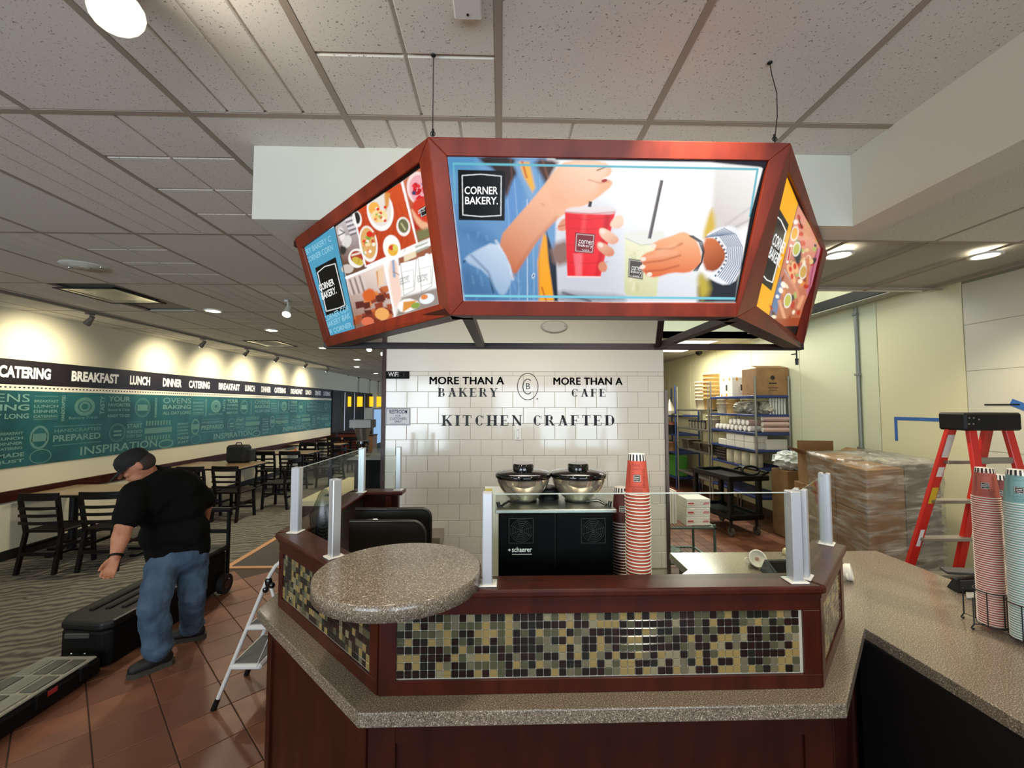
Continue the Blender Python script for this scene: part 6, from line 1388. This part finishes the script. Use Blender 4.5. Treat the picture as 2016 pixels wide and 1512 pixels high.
for i in range(5):
    z = .29+i*.29; t_ = 1-z/LT
    xa = fA[0][0]+(fA[1][0]-fA[0][0])*t_; xb = fB[0][0]+(fB[1][0]-fB[0][0])*t_; y = fA[0][1]+(fA[1][1]-fA[0][1])*t_
    MB().cbox(xa, xb, y-.045, y+.035, z-.024, z, .003).build('step', alug, lad, W=True)
for z in (.62, 1.1, 1.47):
    t_ = 1-z/LT; xa = rC[0][0]+(rC[1][0]-rC[0][0])*t_; xb = rD[0][0]+(rD[1][0]-rD[0][0])*t_; y = rC[0][1]+(rC[1][1]-rC[0][1])*t_
    MB().cbox(xa, xb, y-.008, y+.008, z-.02, z+.02, .003).build('rear_brace', alug, lad, W=True)
MB().cbox(3.535*LK, 3.985*LK, 3.17*LK, 3.38*LK, LT-.075, LT+.045, .012).build('top_cap', black, lad, W=True)
m = MB()
for (x, z) in ((3.565, LT+.01), (3.60, LT+.01), (3.56, LT-.03), (3.595, LT-.03), (3.64, LT-.0)): m.cyl((x*LK, 3.168*LK, z), (x*LK, 3.172*LK, z), .006, n=10)
m.build('rivets', alug, lad, W=True, kind='stuff')
def sticker(z0, z1, col, nm, w_=.05):
    t0, t1 = 1-z0/LT, 1-z1/LT; P_ = []
    for t_, z in ((t0, z0), (t1, z1)):
        x = fA[0][0]+(fA[1][0]-fA[0][0])*t_; y = fA[0][1]+(fA[1][1]-fA[0][1])*t_-.0175; P_.append((x, y, z))
    (xa, ya, za), (xb, yb_, zb_) = P_
    m = MB(); m.add([(xa-w_/2, ya, za), (xa+w_/2, ya, za), (xb+w_/2, yb_, zb_), (xb-w_/2, yb_, zb_)], [(0, 1, 2, 3)]); m.build(nm, mat('st_'+nm, col, .5), lad, W=True); return P_
sticker(1.47, 1.63, '#d8d2c8', 'warning_label'); sticker(1.33, 1.40, '#e2ded6', 'pictogram_label', .044); sticker(1.13, 1.25, '#d8b52a', 'yellow_label', .046)
P_ = sticker(.80, .93, '#e8e4e0', 'maker_badge', .030); m = MB(); put_text(m, 'WERNER', (P_[0][0]+.008, P_[0][1]-.002, .81), (Vector(P_[1])-Vector(P_[0])).normalized(), -EX, .11, .016, .02); m.build('badge_lettering', mat('navy_ink', '#1f2a52', .5), lad, W=True, kind='stuff')
crumple('kraft_paper_heap', 'crumpled brown kraft paper on the floor behind the red ladder', (4.18, 3.4, 0), (.18, .35, .15), mat('kraft', '#b58f5c', .7), 21, 'paper', n=16, mm=9, amp=.18)
# ================================================================ DINING AREA
tabtop = mat('tan_laminate', '#8d7658', .3, var=[(.3, '#7f694c'), (.7, '#97805f')], vs=4, coat=.2)
def table(x0, x1, y0, y1, lab):
    t = thing('dining_table', lab, 'table', ((x0+x1)/2, (y0+y1)/2, 0))
    MB().cbox(x0, x1, y0, y1, .735, .762, .006).build('tabletop', tabtop, t, W=True)
    MB().cbox(x0-.006, x1+.006, y0-.006, y1+.006, .728, .756, .004).build('dark_edge', dkwood, t, W=True)
    for x in (x0+.3, x1-.3):
        yc = (y0+y1)/2; m = MB(); m.cyl((x, yc, .03), (x, yc, .73), .045, n=12).cbox(x-.28, x+.28, yc-.035, yc+.035, 0.0, .035, .006).cbox(x-.035, x+.035, yc-.3, yc+.3, 0.0, .035, .006).cbox(x-.2, x+.2, yc-.2, yc+.2, .715, .735, .004)
        m.build('pedestal', black, t, W=True)
    return t
table(-5.75, -4.15, 5.35, 6.05, 'nearest dining table by the mural wall, partly hidden by the man')
table(-5.78, -4.45, 7.5, 8.45, 'second dining table along the mural wall, with a black case on it')
table(-5.78, -4.3, 9.75, 10.5, 'third dining table along the mural wall')
table(-5.78, -4.4, 11.9, 12.6, 'fourth dining table, small and dark near the end of the mural')
table(-5.78, -4.6, 13.9, 14.6, 'farthest dining table below the end of the mural')
def chair():
    t = thing('dining_chair', 'x', 'chair')
    MB().cbox(-.21, .21, -.20, .22, .435, .465, .012).build('seat', dkwood, t)
    for s_ in (-1, 1):
        MB().hexa([(s_*.20-.018, .19, 0), (s_*.20+.018, .19, 0), (s_*.20+.018, .225, 0), (s_*.20-.018, .225, 0)], [(s_*.185-.018, .17, .44), (s_*.185+.018, .17, .44), (s_*.185+.018, .205, .44), (s_*.185-.018, .205, .44)]).build('leg', dkwood, t)
        m = MB(); m.hexa([(s_*.20-.018, -.27, 0), (s_*.20+.018, -.27, 0), (s_*.20+.018, -.235, 0), (s_*.20-.018, -.235, 0)], [(s_*.19-.018, -.20, .44), (s_*.19+.018, -.20, .44), (s_*.19+.018, -.165, .44), (s_*.19-.018, -.165, .44)])
        m.hexa([(s_*.19-.018, -.20, .44), (s_*.19+.018, -.20, .44), (s_*.19+.018, -.165, .44), (s_*.19-.018, -.165, .44)], [(s_*.20-.018, -.27, .84), (s_*.20+.018, -.27, .84), (s_*.20+.018, -.24, .84), (s_*.20-.018, -.24, .84)])
        m.build('leg', dkwood, t)
    m = MB(); n = 8
    for (z0, z1) in ((.80, .88), (.70, .73), (.62, .65), (.54, .57)):
        for i in range(n):
            xa, xb = -.21+.42*i/n, -.21+.42*(i+1)/n; ya = -.245-.03*(1-(xa/.21)**2)-.06*(z0-.62); yb = -.245-.03*(1-(xb/.21)**2)-.06*(z0-.62)
            if z0 != .80 and abs((xa+xb)/2) > .19: pass
            m.hexa([(xa, ya-.012, z0), (xb, yb-.012, z0), (xb, yb+.012, z0), (xa, ya+.012, z0)], [(xa, ya-.012, z1), (xb, yb-.012, z1), (xb, yb+.012, z1), (xa, ya+.012, z1)])
        m.build('top_rail' if z0 == .80 else 'back_slat', dkwood, t); m = MB()
    MB().box(-.19, .19, .185, .20, .20, .235).box(-.19, .19, -.245, -.23, .20, .235).box(-.20, -.18, -.23, .19, .26, .29).box(.18, .20, -.23, .19, .26, .29).build('stretcher', dkwood, t)
    return t
ch0 = chair()
CH = [(-5.03, 5.12, 0, 'dark ladder-back chair at the far left, left of the man'), (-4.45, 5.18, .06, 'dark ladder-back chair directly left of the man'),
      (-4.85, 7.15, 0, 'dark ladder-back chair right of the man\'s shoulder, left one at the second table'), (-4.32, 7.18, -.05, 'dark ladder-back chair in the middle at the second table'), (-3.98, 7.95, 1.5, 'dark ladder-back chair standing at the end of the second table'),
      (-5.4, 7.2, 0, 'dark ladder-back chair against the wall at the second table'),
      (-4.95, 9.45, 0, 'dark ladder-back chair, left one at the third table'), (-4.45, 9.45, .08, 'dark ladder-back chair, middle one at the third table'), (-3.85, 9.9, 1.2, 'dark ladder-back chair turned sideways at the end of the third table'),
      (-4.9, 10.85, pi, 'dark ladder-back chair behind the third table'),
      (-5.0, 11.6, 0, 'dark ladder-back chair, left one at the fourth table'), (-4.55, 11.6, 0, 'dark ladder-back chair, right one at the fourth table'), (-4.0, 12.2, 1.6, 'dark ladder-back chair at the end of the fourth table'),
      (-5.1, 13.6, 0, 'dark ladder-back chair at the farthest table, left one'), (-4.6, 13.6, 0, 'dark ladder-back chair at the farthest table, right one')]
for i, (x, y, rz, lab) in enumerate(CH):
    if i == 0: ch0.location = (x, y, 0); ch0.rotation_euler = (0, 0, rz); ch0['label'] = lab; ch0['group'] = 'dark dining chairs'
    else: dup(ch0, (x, y, 0), rz, lab, 'dark dining chairs')
t = thing('black_carry_case', 'black soft carry case standing on the second dining table', 'case', (-4.93, 8.3, .762))
MB().cbox(-.20, .17, -.12, .12, 0, .33, .04).build('case_body', mat('black_nylon', '#101312', .7), t); MB().cbox(.12, .25, -.08, .10, .02, .25, .02).build('side_pocket', mat('black_nylon', '#101312', .7), t)
MB().tube([(-.08, 0, .32), (-.06, 0, .37), (.02, 0, .37), (.04, 0, .32)], .010, 6).build('handle', black, t)
t = thing('orange_item', 'small orange object lying on the third dining table', 'object', (-4.75, 10.05, .762)); MB().cbox(-.07, .05, -.05, .05, 0, .04, .01).build('base', mat('orange_plastic', '#d8742a', .5), t); MB().cbox(.03, .06, -.02, .02, .03, .09, .008).build('knob', mat('orange_plastic', '#d8742a', .5), t)
for i, (x, y, sx, sy, h, c_, lab) in enumerate(((-5.3, 15.4, .7, .5, .85, '#7a3020', 'dull red box behind the farthest table by the blinds'), (-4.55, 14.9, .5, .5, .82, '#8a6440', 'brown box beside the dull red box near the blinds'))):
    t = thing('display_box', lab, 'box', (x, y, 0)); MB().cbox(-sx/2, sx/2, -sy/2, sy/2, 0, h, .01).build('box_body', mat('db%d' % i, c_, .6), t); MB().cbox(-sx/2-.02, sx/2+.02, -sy/2-.02, sy/2+.02, h, h+.03, .004).build('lid', dkwood, t)
# condiment counter with waste hole, dark cabinet and steel funnel machine
t = thing('condiment_counter', 'cream-topped counter with a round waste hole seen through the left glass', 'counter', (-1.75, 5.2, 0))
ctop = mat('cream_stone', '#d8cda4', .4)
x0, x1, y0, y1 = -2.08, -1.52, 4.52, 6.0; hx, hy, hr = -1.83, 4.80, .085
m = MB(); n = 24; cir = [(hx+hr*cos(2*pi*i/n), hy+hr*sin(2*pi*i/n)) for i in range(n)]; sq = []
for i in range(n):
    a = 2*pi*i/n; dx, dy = cos(a), sin(a); k = min(((x1-hx)/dx if dx > 1e-6 else ((x0-hx)/dx if dx < -1e-6 else 1e9)), ((y1-hy)/dy if dy > 1e-6 else ((y0-hy)/dy if dy < -1e-6 else 1e9))); sq.append((hx+dx*k, hy+dy*k))
m.add([(x, y, .85) for x, y in cir]+[(x, y, .85) for x, y in sq], [(i, n+i, n+(i+1) % n, (i+1) % n) for i in range(n)])
for cxx, cyy in ((x0, y0), (x1, y0), (x1, y1), (x0, y1)):
    i = min(range(n), key=lambda q: -((sq[q][0]-hx)*(cxx-hx)+(sq[q][1]-hy)*(cyy-hy))/math.hypot(sq[q][0]-hx, sq[q][1]-hy))
    best = sorted(range(n), key=lambda q: math.hypot(sq[q][0]-cxx, sq[q][1]-cyy))[:1]
m.build('counter_top', ctop, t, W=True)
MB().box(x0, x1, y0, y1, .80, .8499).build('top_edge', ctop, t, W=True).data
MB().lathe([(hr*.98, .8505), (hr*.98, .852)], 24, c=(hx, hy, 0)).build('waste_opening', mat('hole_black', '#0c0b0a', .8), t, W=True)
m = MB(); m.tube([(hx+hr*cos(2*pi*i/n), hy+hr*sin(2*pi*i/n), .853) for i in range(n)], .006, 6, closed=True); m.build('steel_rim', chrome, t, W=True)
MB().box(x0+.02, x1-.02, y0+.02, y1-.02, 0, .80).build('cabinet', wooddk, t, W=True)
t = thing('black_service_cabinet', 'tall black cabinet with a faint label left of the tiled wall', 'cabinet', (-1.26, 4.5, 0)); MB().cbox(-1.44, -1.10, 4.3, 4.75, 0, 1.30, .006).build('cabinet_body', mat('cabinet_black', '#070708', .6, spec=.1), t, W=True)
MB().cbox(-1.50, -1.10, 4.27, 4.78, 1.30, 1.312, .003).build('pale_edge_top', mat('edge_grey2', '#8e8d88', .4), t, W=True)
p = at(722, 905, y=4.299); m = MB(); m.box(p[0], p[0]+.07, p[1]-.001, p[1], p[2], p[2]+.010); m.build('faint_label', mat('faint_grey', '#4a4a46', .5), t, W=True, kind='stuff')
t = thing('steel_coffee_grinder', 'stainless funnel-shaped machine with a square top on the black cabinet', 'grinder', (at(714, 850, y=4.5)[0], 4.5, 1.312))
def zz(py): return at(714, py, y=4.5)[2]-1.312
MB().cbox(-.11, .11, -.09, .09, zz(842), zz(826), .004).build('square_top', mat('satin_grey', '#8d8c88', .5, .3), t)
MB().lathe([(.045, zz(867)), (.065, zz(855)), (.085, zz(843))], 24).build('funnel', steel, t)
MB().lathe([(.062, zz(873)), (.062, zz(868))], 20).lathe([(.03, zz(880)), (.035, zz(873))], 16).build('collar', blackg, t)
MB().lathe([(.07, 0), (.07, .008), (.016, .012), (.016, max(.02, zz(880)))], 18).build('stand', steel, t)
# ================================================================ MAN, TOOL CASES, STEP STOOL
def P(px, py, y): return at(px, py, y=y)
man = thing('person', 'man in a black polo shirt, cap and blue jeans bending over tool cases', 'person', (-2.42, 3.3, 0))
skin = mat('skin', '#b87a5c', .55, var=[(.3, '#a86a50'), (.7, '#c48a6a')], vs=12)
def organic(mb, name, m_, par, vox=.012, it=6, W=True):
    o = mb.build(name, m_, par, W=W); r = o.modifiers.new('remesh', 'REMESH'); r.mode = 'VOXEL'; r.voxel_size = vox; r.use_smooth_shade = True
    s_ = o.modifiers.new('smooth', 'SMOOTH'); s_.factor = .5; s_.iterations = it; return o
hc = P(270, 915, 3.12); f = Vector((-.62, -.56, -.55)).normalized(); side = f.cross(EZ).normalized(); u = side.cross(f).normalized()
HM = Matrix((side, f, u)).transposed().to_4x4(); HM.translation = hc
b = MB()
b.ball((0, 0, .01), (.078, .098, .108), 24, 16, T=HM); b.ball((0, .035, -.055), (.055, .06, .062), 16, 10, T=HM)      # skull, jaw
b.rcone(HM @ Vector((0, .09, .018)), HM @ Vector((0, .118, -.018)), .009, .015, 8)                                    # nose
for s_ in (-1, 1):
    b.ball((s_*.080, -.005, -.005), (.010, .020, .032), 10, 8, T=HM); b.ball((s_*.032, .078, -.022), (.024, .02, .02), 8, 6, T=HM); b.ball((s_*.03, .088, .034), (.022, .012, .008), 8, 6, T=HM)
b.ball((0, .093, -.052), (.024, .012, .007), 8, 6, T=HM); b.ball((0, .090, -.062), (.020, .012, .007), 8, 6, T=HM); b.ball((0, .082, -.092), (.02, .015, .014), 8, 6, T=HM)
b.rcone(HM @ Vector((0, -.02, -.05)), P(296, 945, 3.22), .058, .066)                                                    # neck
b.rcone(P(300, 950, 3.26), P(335, 1000, 3.34), .07, .10); b.rcone(P(335, 1000, 3.34), P(350, 1085, 3.38), .10, .09)
shL, shR = P(270, 972, 3.10), P(376, 962, 3.42)
b.rcone(shL, shR, .07, .07)
elL, wrL = P(243, 1040, 2.98), P(227, 1098, 2.88)
b.rcone(shL, elL, .062, .052); mid = elL.lerp(wrL, .35); b.rcone(elL, mid, .050, .052); b.rcone(mid, wrL, .052, .029)
elR, wrR = P(408, 985, 3.52), P(400, 1035, 3.68)
b.rcone(shR, elR, .06, .048); b.rcone(elR, wrR, .046, .032)
def hand(w_, d, side_, k=1):     # palm and five separate bent fingers hanging from the wrist
    d = d.normalized(); side_ = (side_-d*side_.dot(d)).normalized(); nrm = d.cross(side_)
    c = w_+d*.045
    for s_ in (-.028, -.010, .010, .028): b.rcone(w_+d*.012+side_*s_*.6, w_+d*.085+side_*s_, .014, .012, 8)
    for s_, L in ((-.030, .062), (-.010, .074), (.010, .070), (.030, .056)):
        p0 = w_+d*.086+side_*s_; p1 = p0+(d*.88+nrm*.30*k+side_*s_*.8)*L*.5; p2 = p1+(d*.7+nrm*.68*k)*L*.32; p3 = p2+(d*.4+nrm*.85*k)*L*.25
        b.rcone(p0, p1, .0098, .0090, 8); b.rcone(p1, p2, .0088, .0080, 8); b.rcone(p2, p3, .0080, .0068, 8)
    q0 = w_+d*.025-side_*.028; q1 = q0+d*.040-side_*.016+nrm*.014*k; q2_ = q1+d*.032-side_*.006+nrm*.012*k
    b.rcone(q0, q1, .014, .011, 8); b.rcone(q1, q2_, .0105, .0085, 8)
hand(wrL, P(213, 1128, 2.82)-wrL, Vector((.55, .80, 0)), 1); hand(wrR, Vector((-.7, .1, -.5)), Vector((.4, .8, 0)), -1)
hpA, knA, anA = P(320, 1118, 3.27), P(303, 1195, 3.10), P(311, 1283, 3.16)
hpB, knB, anB = P(380, 1112, 3.44), P(378, 1170, 3.38), P(378, 1240, 3.53)
for h_, k_, a_ in ((hpA, knA, anA), (hpB, knB, anB)): b.rcone(P(350, 1090, 3.38), h_, .09, .08); b.rcone(h_, k_, .085, .062); b.rcone(k_, a_, .06, .042)
organic(b, 'body', skin, man, .0055, 4)
# shirt
b = MB(); b.rcone(P(300, 968, 3.2), P(356, 962, 3.36), .125, .135); b.rcone(P(312, 1000, 3.28), P(356, 996, 3.38), .155, .165); b.rcone(P(322, 1050, 3.32), P(370, 1048, 3.40), .15, .155)
b.rcone(P(330, 1082, 3.34), P(376, 1074, 3.42), .145, .135); b.rcone(P(306, 948, 3.2), P(340, 948, 3.3), .09, .10)
b.rcone(shL, elL+(shL-elL)*.30, .098, .086); b.rcone(shR, elR+(shR-elR)*.10, .098, .074); b.rcone(shL, P(300, 985, 3.2), .095, .13); b.rcone(shR, P(356, 985, 3.38), .10, .14)
b.rcone(P(288, 945, 3.19), P(306, 950, 3.24), .077, .09)
sh = organic(b, 'polo_shirt', mat('black_shirt', '#0a0a09', .9, bump=.5, bs=14, spec=.15), man, .012, 8)
tx = bpy.data.textures.new('folds', 'CLOUDS'); tx.noise_scale = .16
dm = sh.modifiers.new('folds', 'DISPLACE'); dm.texture = tx; dm.strength = .03; dm.texture_coords = 'LOCAL'
n_ = (P(306, 950, 3.24)-HM @ Vector((0, -.02, -.05))).normalized(); cc = HM @ Vector((0, -.02, -.05))+n_*.060; aa = n_.orthogonal().normalized(); bb_ = n_.cross(aa)
MB().tube([cc+aa*.070*cos(k*2*pi/20)+bb_*.070*sin(k*2*pi/20) for k in range(20)], .017, 8, closed=True).build('collar', MATS['black_shirt'], man, W=True)
# jeans
b = MB(); pv = P(334, 1098, 3.33); pv2 = P(372, 1094, 3.40); b.rcone(pv, pv2, .135, .13); b.rcone(pv, hpA, .13, .112); b.rcone(pv2, hpB, .13, .108)
b.rcone(hpA, knA, .11, .092); b.rcone(knA, anA+(knA-anA)*.08, .090, .088); b.ball(anA+EZ*.035, (.098, .095, .035), 16, 8)
b.rcone(hpB, knB, .105, .088); b.rcone(knB, anB+(knB-anB)*.12, .086, .078); b.ball(anB+EZ*.045, (.09, .088, .035), 16, 8)
je = organic(b, 'jeans', mat('blue_denim', '#45576c', .9, spec=.15, var=[(.3, '#38495c'), (.7, '#54687e')], vs=7, bump=.4, bs=40), man, .011, 5)
tx2 = bpy.data.textures.new('creases', 'CLOUDS'); tx2.noise_scale = .09; dm = je.modifiers.new('folds', 'DISPLACE'); dm.texture = tx2; dm.strength = .028; dm.texture_coords = 'LOCAL'
for an, d in ((anA, Vector((-.62, -.78, 0)).normalized()), (anB, Vector((-.92, -.30, 0)).normalized())):
    s2 = Vector((-d[1], d[0], 0)); an = Vector((an[0], an[1], 0)); b = MB()
    b.rcone(an-d*.045+EZ*.055, an+d*.04+EZ*.06, .046, .048); b.rcone(an+d*.04+EZ*.055, an+d*.125+EZ*.045, .050, .040); b.rcone(an-d*.02+EZ*.07, an-d*.02+EZ*.13, .052, .052)
    so = organic(b, 'shoe', mat('black_shoe', '#11100f', .6), man, .009, 4)
    T = Matrix((d, s2, EZ)).transposed().to_4x4(); T.translation = an
    so2 = MB(); so2.prism([(-.09, -.035), (-.07, -.05), (.05, -.048), (.11, -.05), (.15, -.038), (.168, 0), (.15, .038), (.11, .05), (.05, .048), (-.07, .05), (-.09, .035), (-.10, 0)], 0, .032, T=T); so2.build('shoe_sole', mat('sole', '#3a352c', .7), man, W=True)
# cap with visor, hair, glasses temple, watch
b = MB(); prof = [(.088, .012), (.090, .04), (.083, .072), (.062, .098), (.033, .111), (.004, .115)]
b.lathe(prof, 24, T=HM @ Matrix.Translation((0, .006, .006)) @ Matrix.Diagonal((.93, 1.14, 1, 1))); b.build('cap', mat('black_cap', '#0c0c0c', .8), man, W=True)
vz = MB(); n = 12; vs = []
for i in range(n+1):
    a = radians(20+140*i/n); vs += [Vector((.088*cos(a)*.93, .006+.10*sin(a), .018)), Vector((.088*cos(a)*1.0, .006+.10*sin(a)+.072*sin(a), .018-.030*sin(a)+.014*abs(cos(a)))) ]
for dz in (0, -.004):
    pass
vv = [HM @ v for v in vs]+[HM @ (v+Vector((0, 0, -.004))) for v in vs]; K = len(vs)
vz.add(vv, [(2*i, 2*i+1, 2*i+3, 2*i+2) for i in range(n)]+[(K+2*i+2, K+2*i+3, K+2*i+1, K+2*i) for i in range(n)]+[(2*i+1, K+2*i+1, K+2*i+3, 2*i+3) for i in range(n)]); vz.build('cap_visor', MATS['black_cap'], man, W=True)
b = MB(); b.ball((0, -.022, -.004), (.083, .086, .075), 24, 14, T=HM); hr_ = organic(b, 'hair', mat('dark_grey_hair', '#3a3029', .8, var='#2a231e', vs=60), man, .009, 2)
b = MB(); b.ball((.031, .088, .022), (.009, .006, .006), 8, 6, T=HM).ball((-.031, .088, .022), (.009, .006, .006), 8, 6, T=HM); b.build('eyes', mat('eye_dark', '#2c211c', .3), man, W=True)
d = (wrL-elL).normalized(); a_ = d.orthogonal().normalized(); b2_ = d.cross(a_); cw_ = wrL-d*.012
MB().tube([cw_+a_*.034*cos(k*2*pi/18)+b2_*.034*sin(k*2*pi/18) for k in range(18)], .008, 6, closed=True).build('watch_strap', black, man, W=True)
# tool cases in a row on the tile edge
tc1 = thing('parts_organizer', 'long black parts organizer with a clear compartment lid at the lower left', 'tool case', (-2.88, 2.5, 0))
x0, x1, y0, y1 = -3.06, -2.70, 1.75, 3.08
MB().cbox(x0, x1, y0, y1, .02, .135, .02).build('case_body', mat('case_black', '#090909', .6, spec=.2), tc1, W=True)
m = MB(); m.cbox(x0+.01, x1-.01, y0+.02, y1-.03, .135, .150, .006); m.build('clear_lid', mat('grey_clear_lid', '#8c8c80', .25, coat=.3), tc1, W=True)
cellm = mat('cell_dark', '#4c4e47', .35, coat=.4)
for i in range(3):
    for j in range(7):
        xa = x0+.03+i*.105; ya = y0+.05+j*.175
        if (i, j) in ((1, 4), (1, 2)): ya_, yb_2 = ya, ya+.15
        MB().cbox(xa, xa+.085, ya, ya+.15, .148, .156, .003).build('compartment', cellm if (i+j) % 3 else mat('cell_pale', '#74766c', .35, coat=.4), tc1, W=True)
for j in range(5): MB().cbox(x1-.012, x1+.014, y0+.12+j*.26, y0+.18+j*.26, .06, .145, .004).build('latch', MATS['case_black'], tc1, W=True)
MB().cbox(x1-.001, x1+.003, 2.72, 2.78, .095, .125, .002).build('red_badge', mat('badge_red', '#a02c2c', .5), tc1, W=True)
MB().cbox(x0+.06, x1-.05, y1-.02, y1+.04, .09, .13, .01).build('handle', MATS['case_black'], tc1, W=True)
MB().ball((x0+.13, y1+.02, .135), .008).ball((x0+.22, y1+.02, .135), .008).build('rivets', chrome, tc1, W=True, kind='stuff')
tc2 = thing('black_tool_case', 'bulky black tool case with a ridged lid behind the parts organizer', 'tool case', (-2.9, 3.6, 0))
pl_ = [(-3.16, 3.30), (-3.10, 3.20), (-2.80, 3.16), (-2.74, 3.2), (-2.72, 3.72), (-2.74, 4.0), (-3.16, 4.0)]
MB().prism(pl_, .0, .25).build('case_body', MATS['case_black'], tc2, W=True, bev=.02)
def sc(pl, k): cx = sum(p[0] for p in pl)/len(pl); cy = sum(p[1] for p in pl)/len(pl); return [(cx+(x-cx)*k, cy+(y-cy)*k) for x, y in pl]
MB().prism(sc(pl_, 1.02), .25, .31).build('case_lid', mat('case_black2', '#141413', .45, spec=.35), tc2, W=True, bev=.02)
for i in range(3): MB().cbox(-3.06+.10*i, -3.02+.10*i, 3.35+.02*i, 3.9, .305, .322, .006).build('lid_ridge', MATS['case_black'], tc2, W=True)
MB().cbox(-3.05, -2.88, 3.165, 3.185, .20, .235, .004).build('front_latch', mat('latch_grey', '#3c3c3c', .4), tc2, W=True)
tc3 = thing('rolling_tool_chest', 'black rolling tool chest with big wheels and a pull handle behind the man', 'tool case', (-2.9, 4.2, 0))
MB().cbox(-3.14, -2.72, 4.03, 4.42, .04, .40, .02).build('chest_body', MATS['case_black'], tc3, W=True)
MB().cbox(-3.16, -2.70, 4.02, 4.44, .40, .45, .015).build('chest_lid', MATS['case_black2'], tc3, W=True)
MB().cbox(-2.722, -2.716, 4.08, 4.14, .14, .26, .001).build('white_label', mat('label_white', '#d8cfc8', .6), tc3, W=True); MB().cbox(-2.718, -2.713, 4.085, 4.135, .17, .23, .001).build('red_label', mat('label_red', '#c0502e', .6), tc3, W=True)
for x in (-3.17, -2.70):
    MB().cyl((x-.02, 4.36, .092), (x+.03, 4.36, .092), .092, None, 28).build('wheel', mat('tyre', '#1a1917', .7), tc3, W=True)
    MB().cyl((x+.028, 4.36, .092), (x+.034, 4.36, .092), .055, .045, 20).ball((x+.034, 4.39, .12), .008).ball((x+.034, 4.33, .06), .008).build('hub', blackg, tc3, W=True)
for x in (-3.10, -2.72): MB().cbox(x-.014, x+.014, 4.42, 4.45, .10, .78, .004).build('handle_post', black, tc3, W=True)
MB().cbox(-3.12, -2.69, 4.41, 4.46, .77, .81, .010).build('handle_grip', black, tc3, W=True); MB().cbox(-3.10, -2.72, 4.42, 4.45, .56, .60, .006).build('cross_bar', black, tc3, W=True)
# white step stool
st_ = thing('step_stool', 'white folding step stool with grey treads standing left of the island', 'step stool', (-1.5, 2.8, 0)); wt_ = mat('stool_white', '#d9d9d6', .3, coat=.3)
for yy in (2.715, 3.05):
    f0 = Vector((-1.715, yy+.01, .03)); j0 = Vector((-1.43, yy, .75)); pts = [f0, f0.lerp(j0, .5), j0, Vector((-1.405, yy, .80)), Vector((-1.375, yy, .85)), Vector((-1.33, yy, .885)), Vector((-1.27, yy, .91))]
    MB().tube(pts, .0125, 10).build('front_rail', wt_, st_, W=True)
    MB().tube([Vector((-1.40, yy, .73)), Vector((-1.33, yy, .50)), Vector((-1.20, yy+.0, .03))], .011, 8).build('rear_leg', wt_, st_, W=True)
    MB().cyl(f0+(f0-j0).normalized()*.03, f0+(j0-f0).normalized()*.04, .017, .015, 12).build('rubber_foot', black, st_, W=True)
    MB().cyl((-1.21, yy, 0), (-1.195, yy, .05), .015, .013, 12).build('rubber_foot', black, st_, W=True)
    m = MB(); m.ball((-1.415, yy, .755), (.022, .018, .034), 12, 8).ball((-1.432, yy, .71), (.02, .016, .022), 12, 8).ball((-1.395, yy, .735), (.02, .017, .02), 10, 8); m.build('hinge_clamp', blackg, st_, W=True)
    MB().cyl((-1.37, yy-.012, .50), (-1.468, yy-.012, .26), .0022, n=6).build('brace_rod', wt_, st_, W=True)
for z, xa, xb in ((.27, -1.635, -1.44), (.50, -1.54, -1.345)):
    MB().cbox(xa, xb, 2.705, 3.06, z-.032, z, .010).build('tread_frame', wt_, st_, W=True); MB().cbox(xa+.02, xb-.02, 2.725, 3.04, z-.002, z+.003, .002).build('tread_mat', mat('tread_grey', '#6c6e6a', .7), st_, W=True)
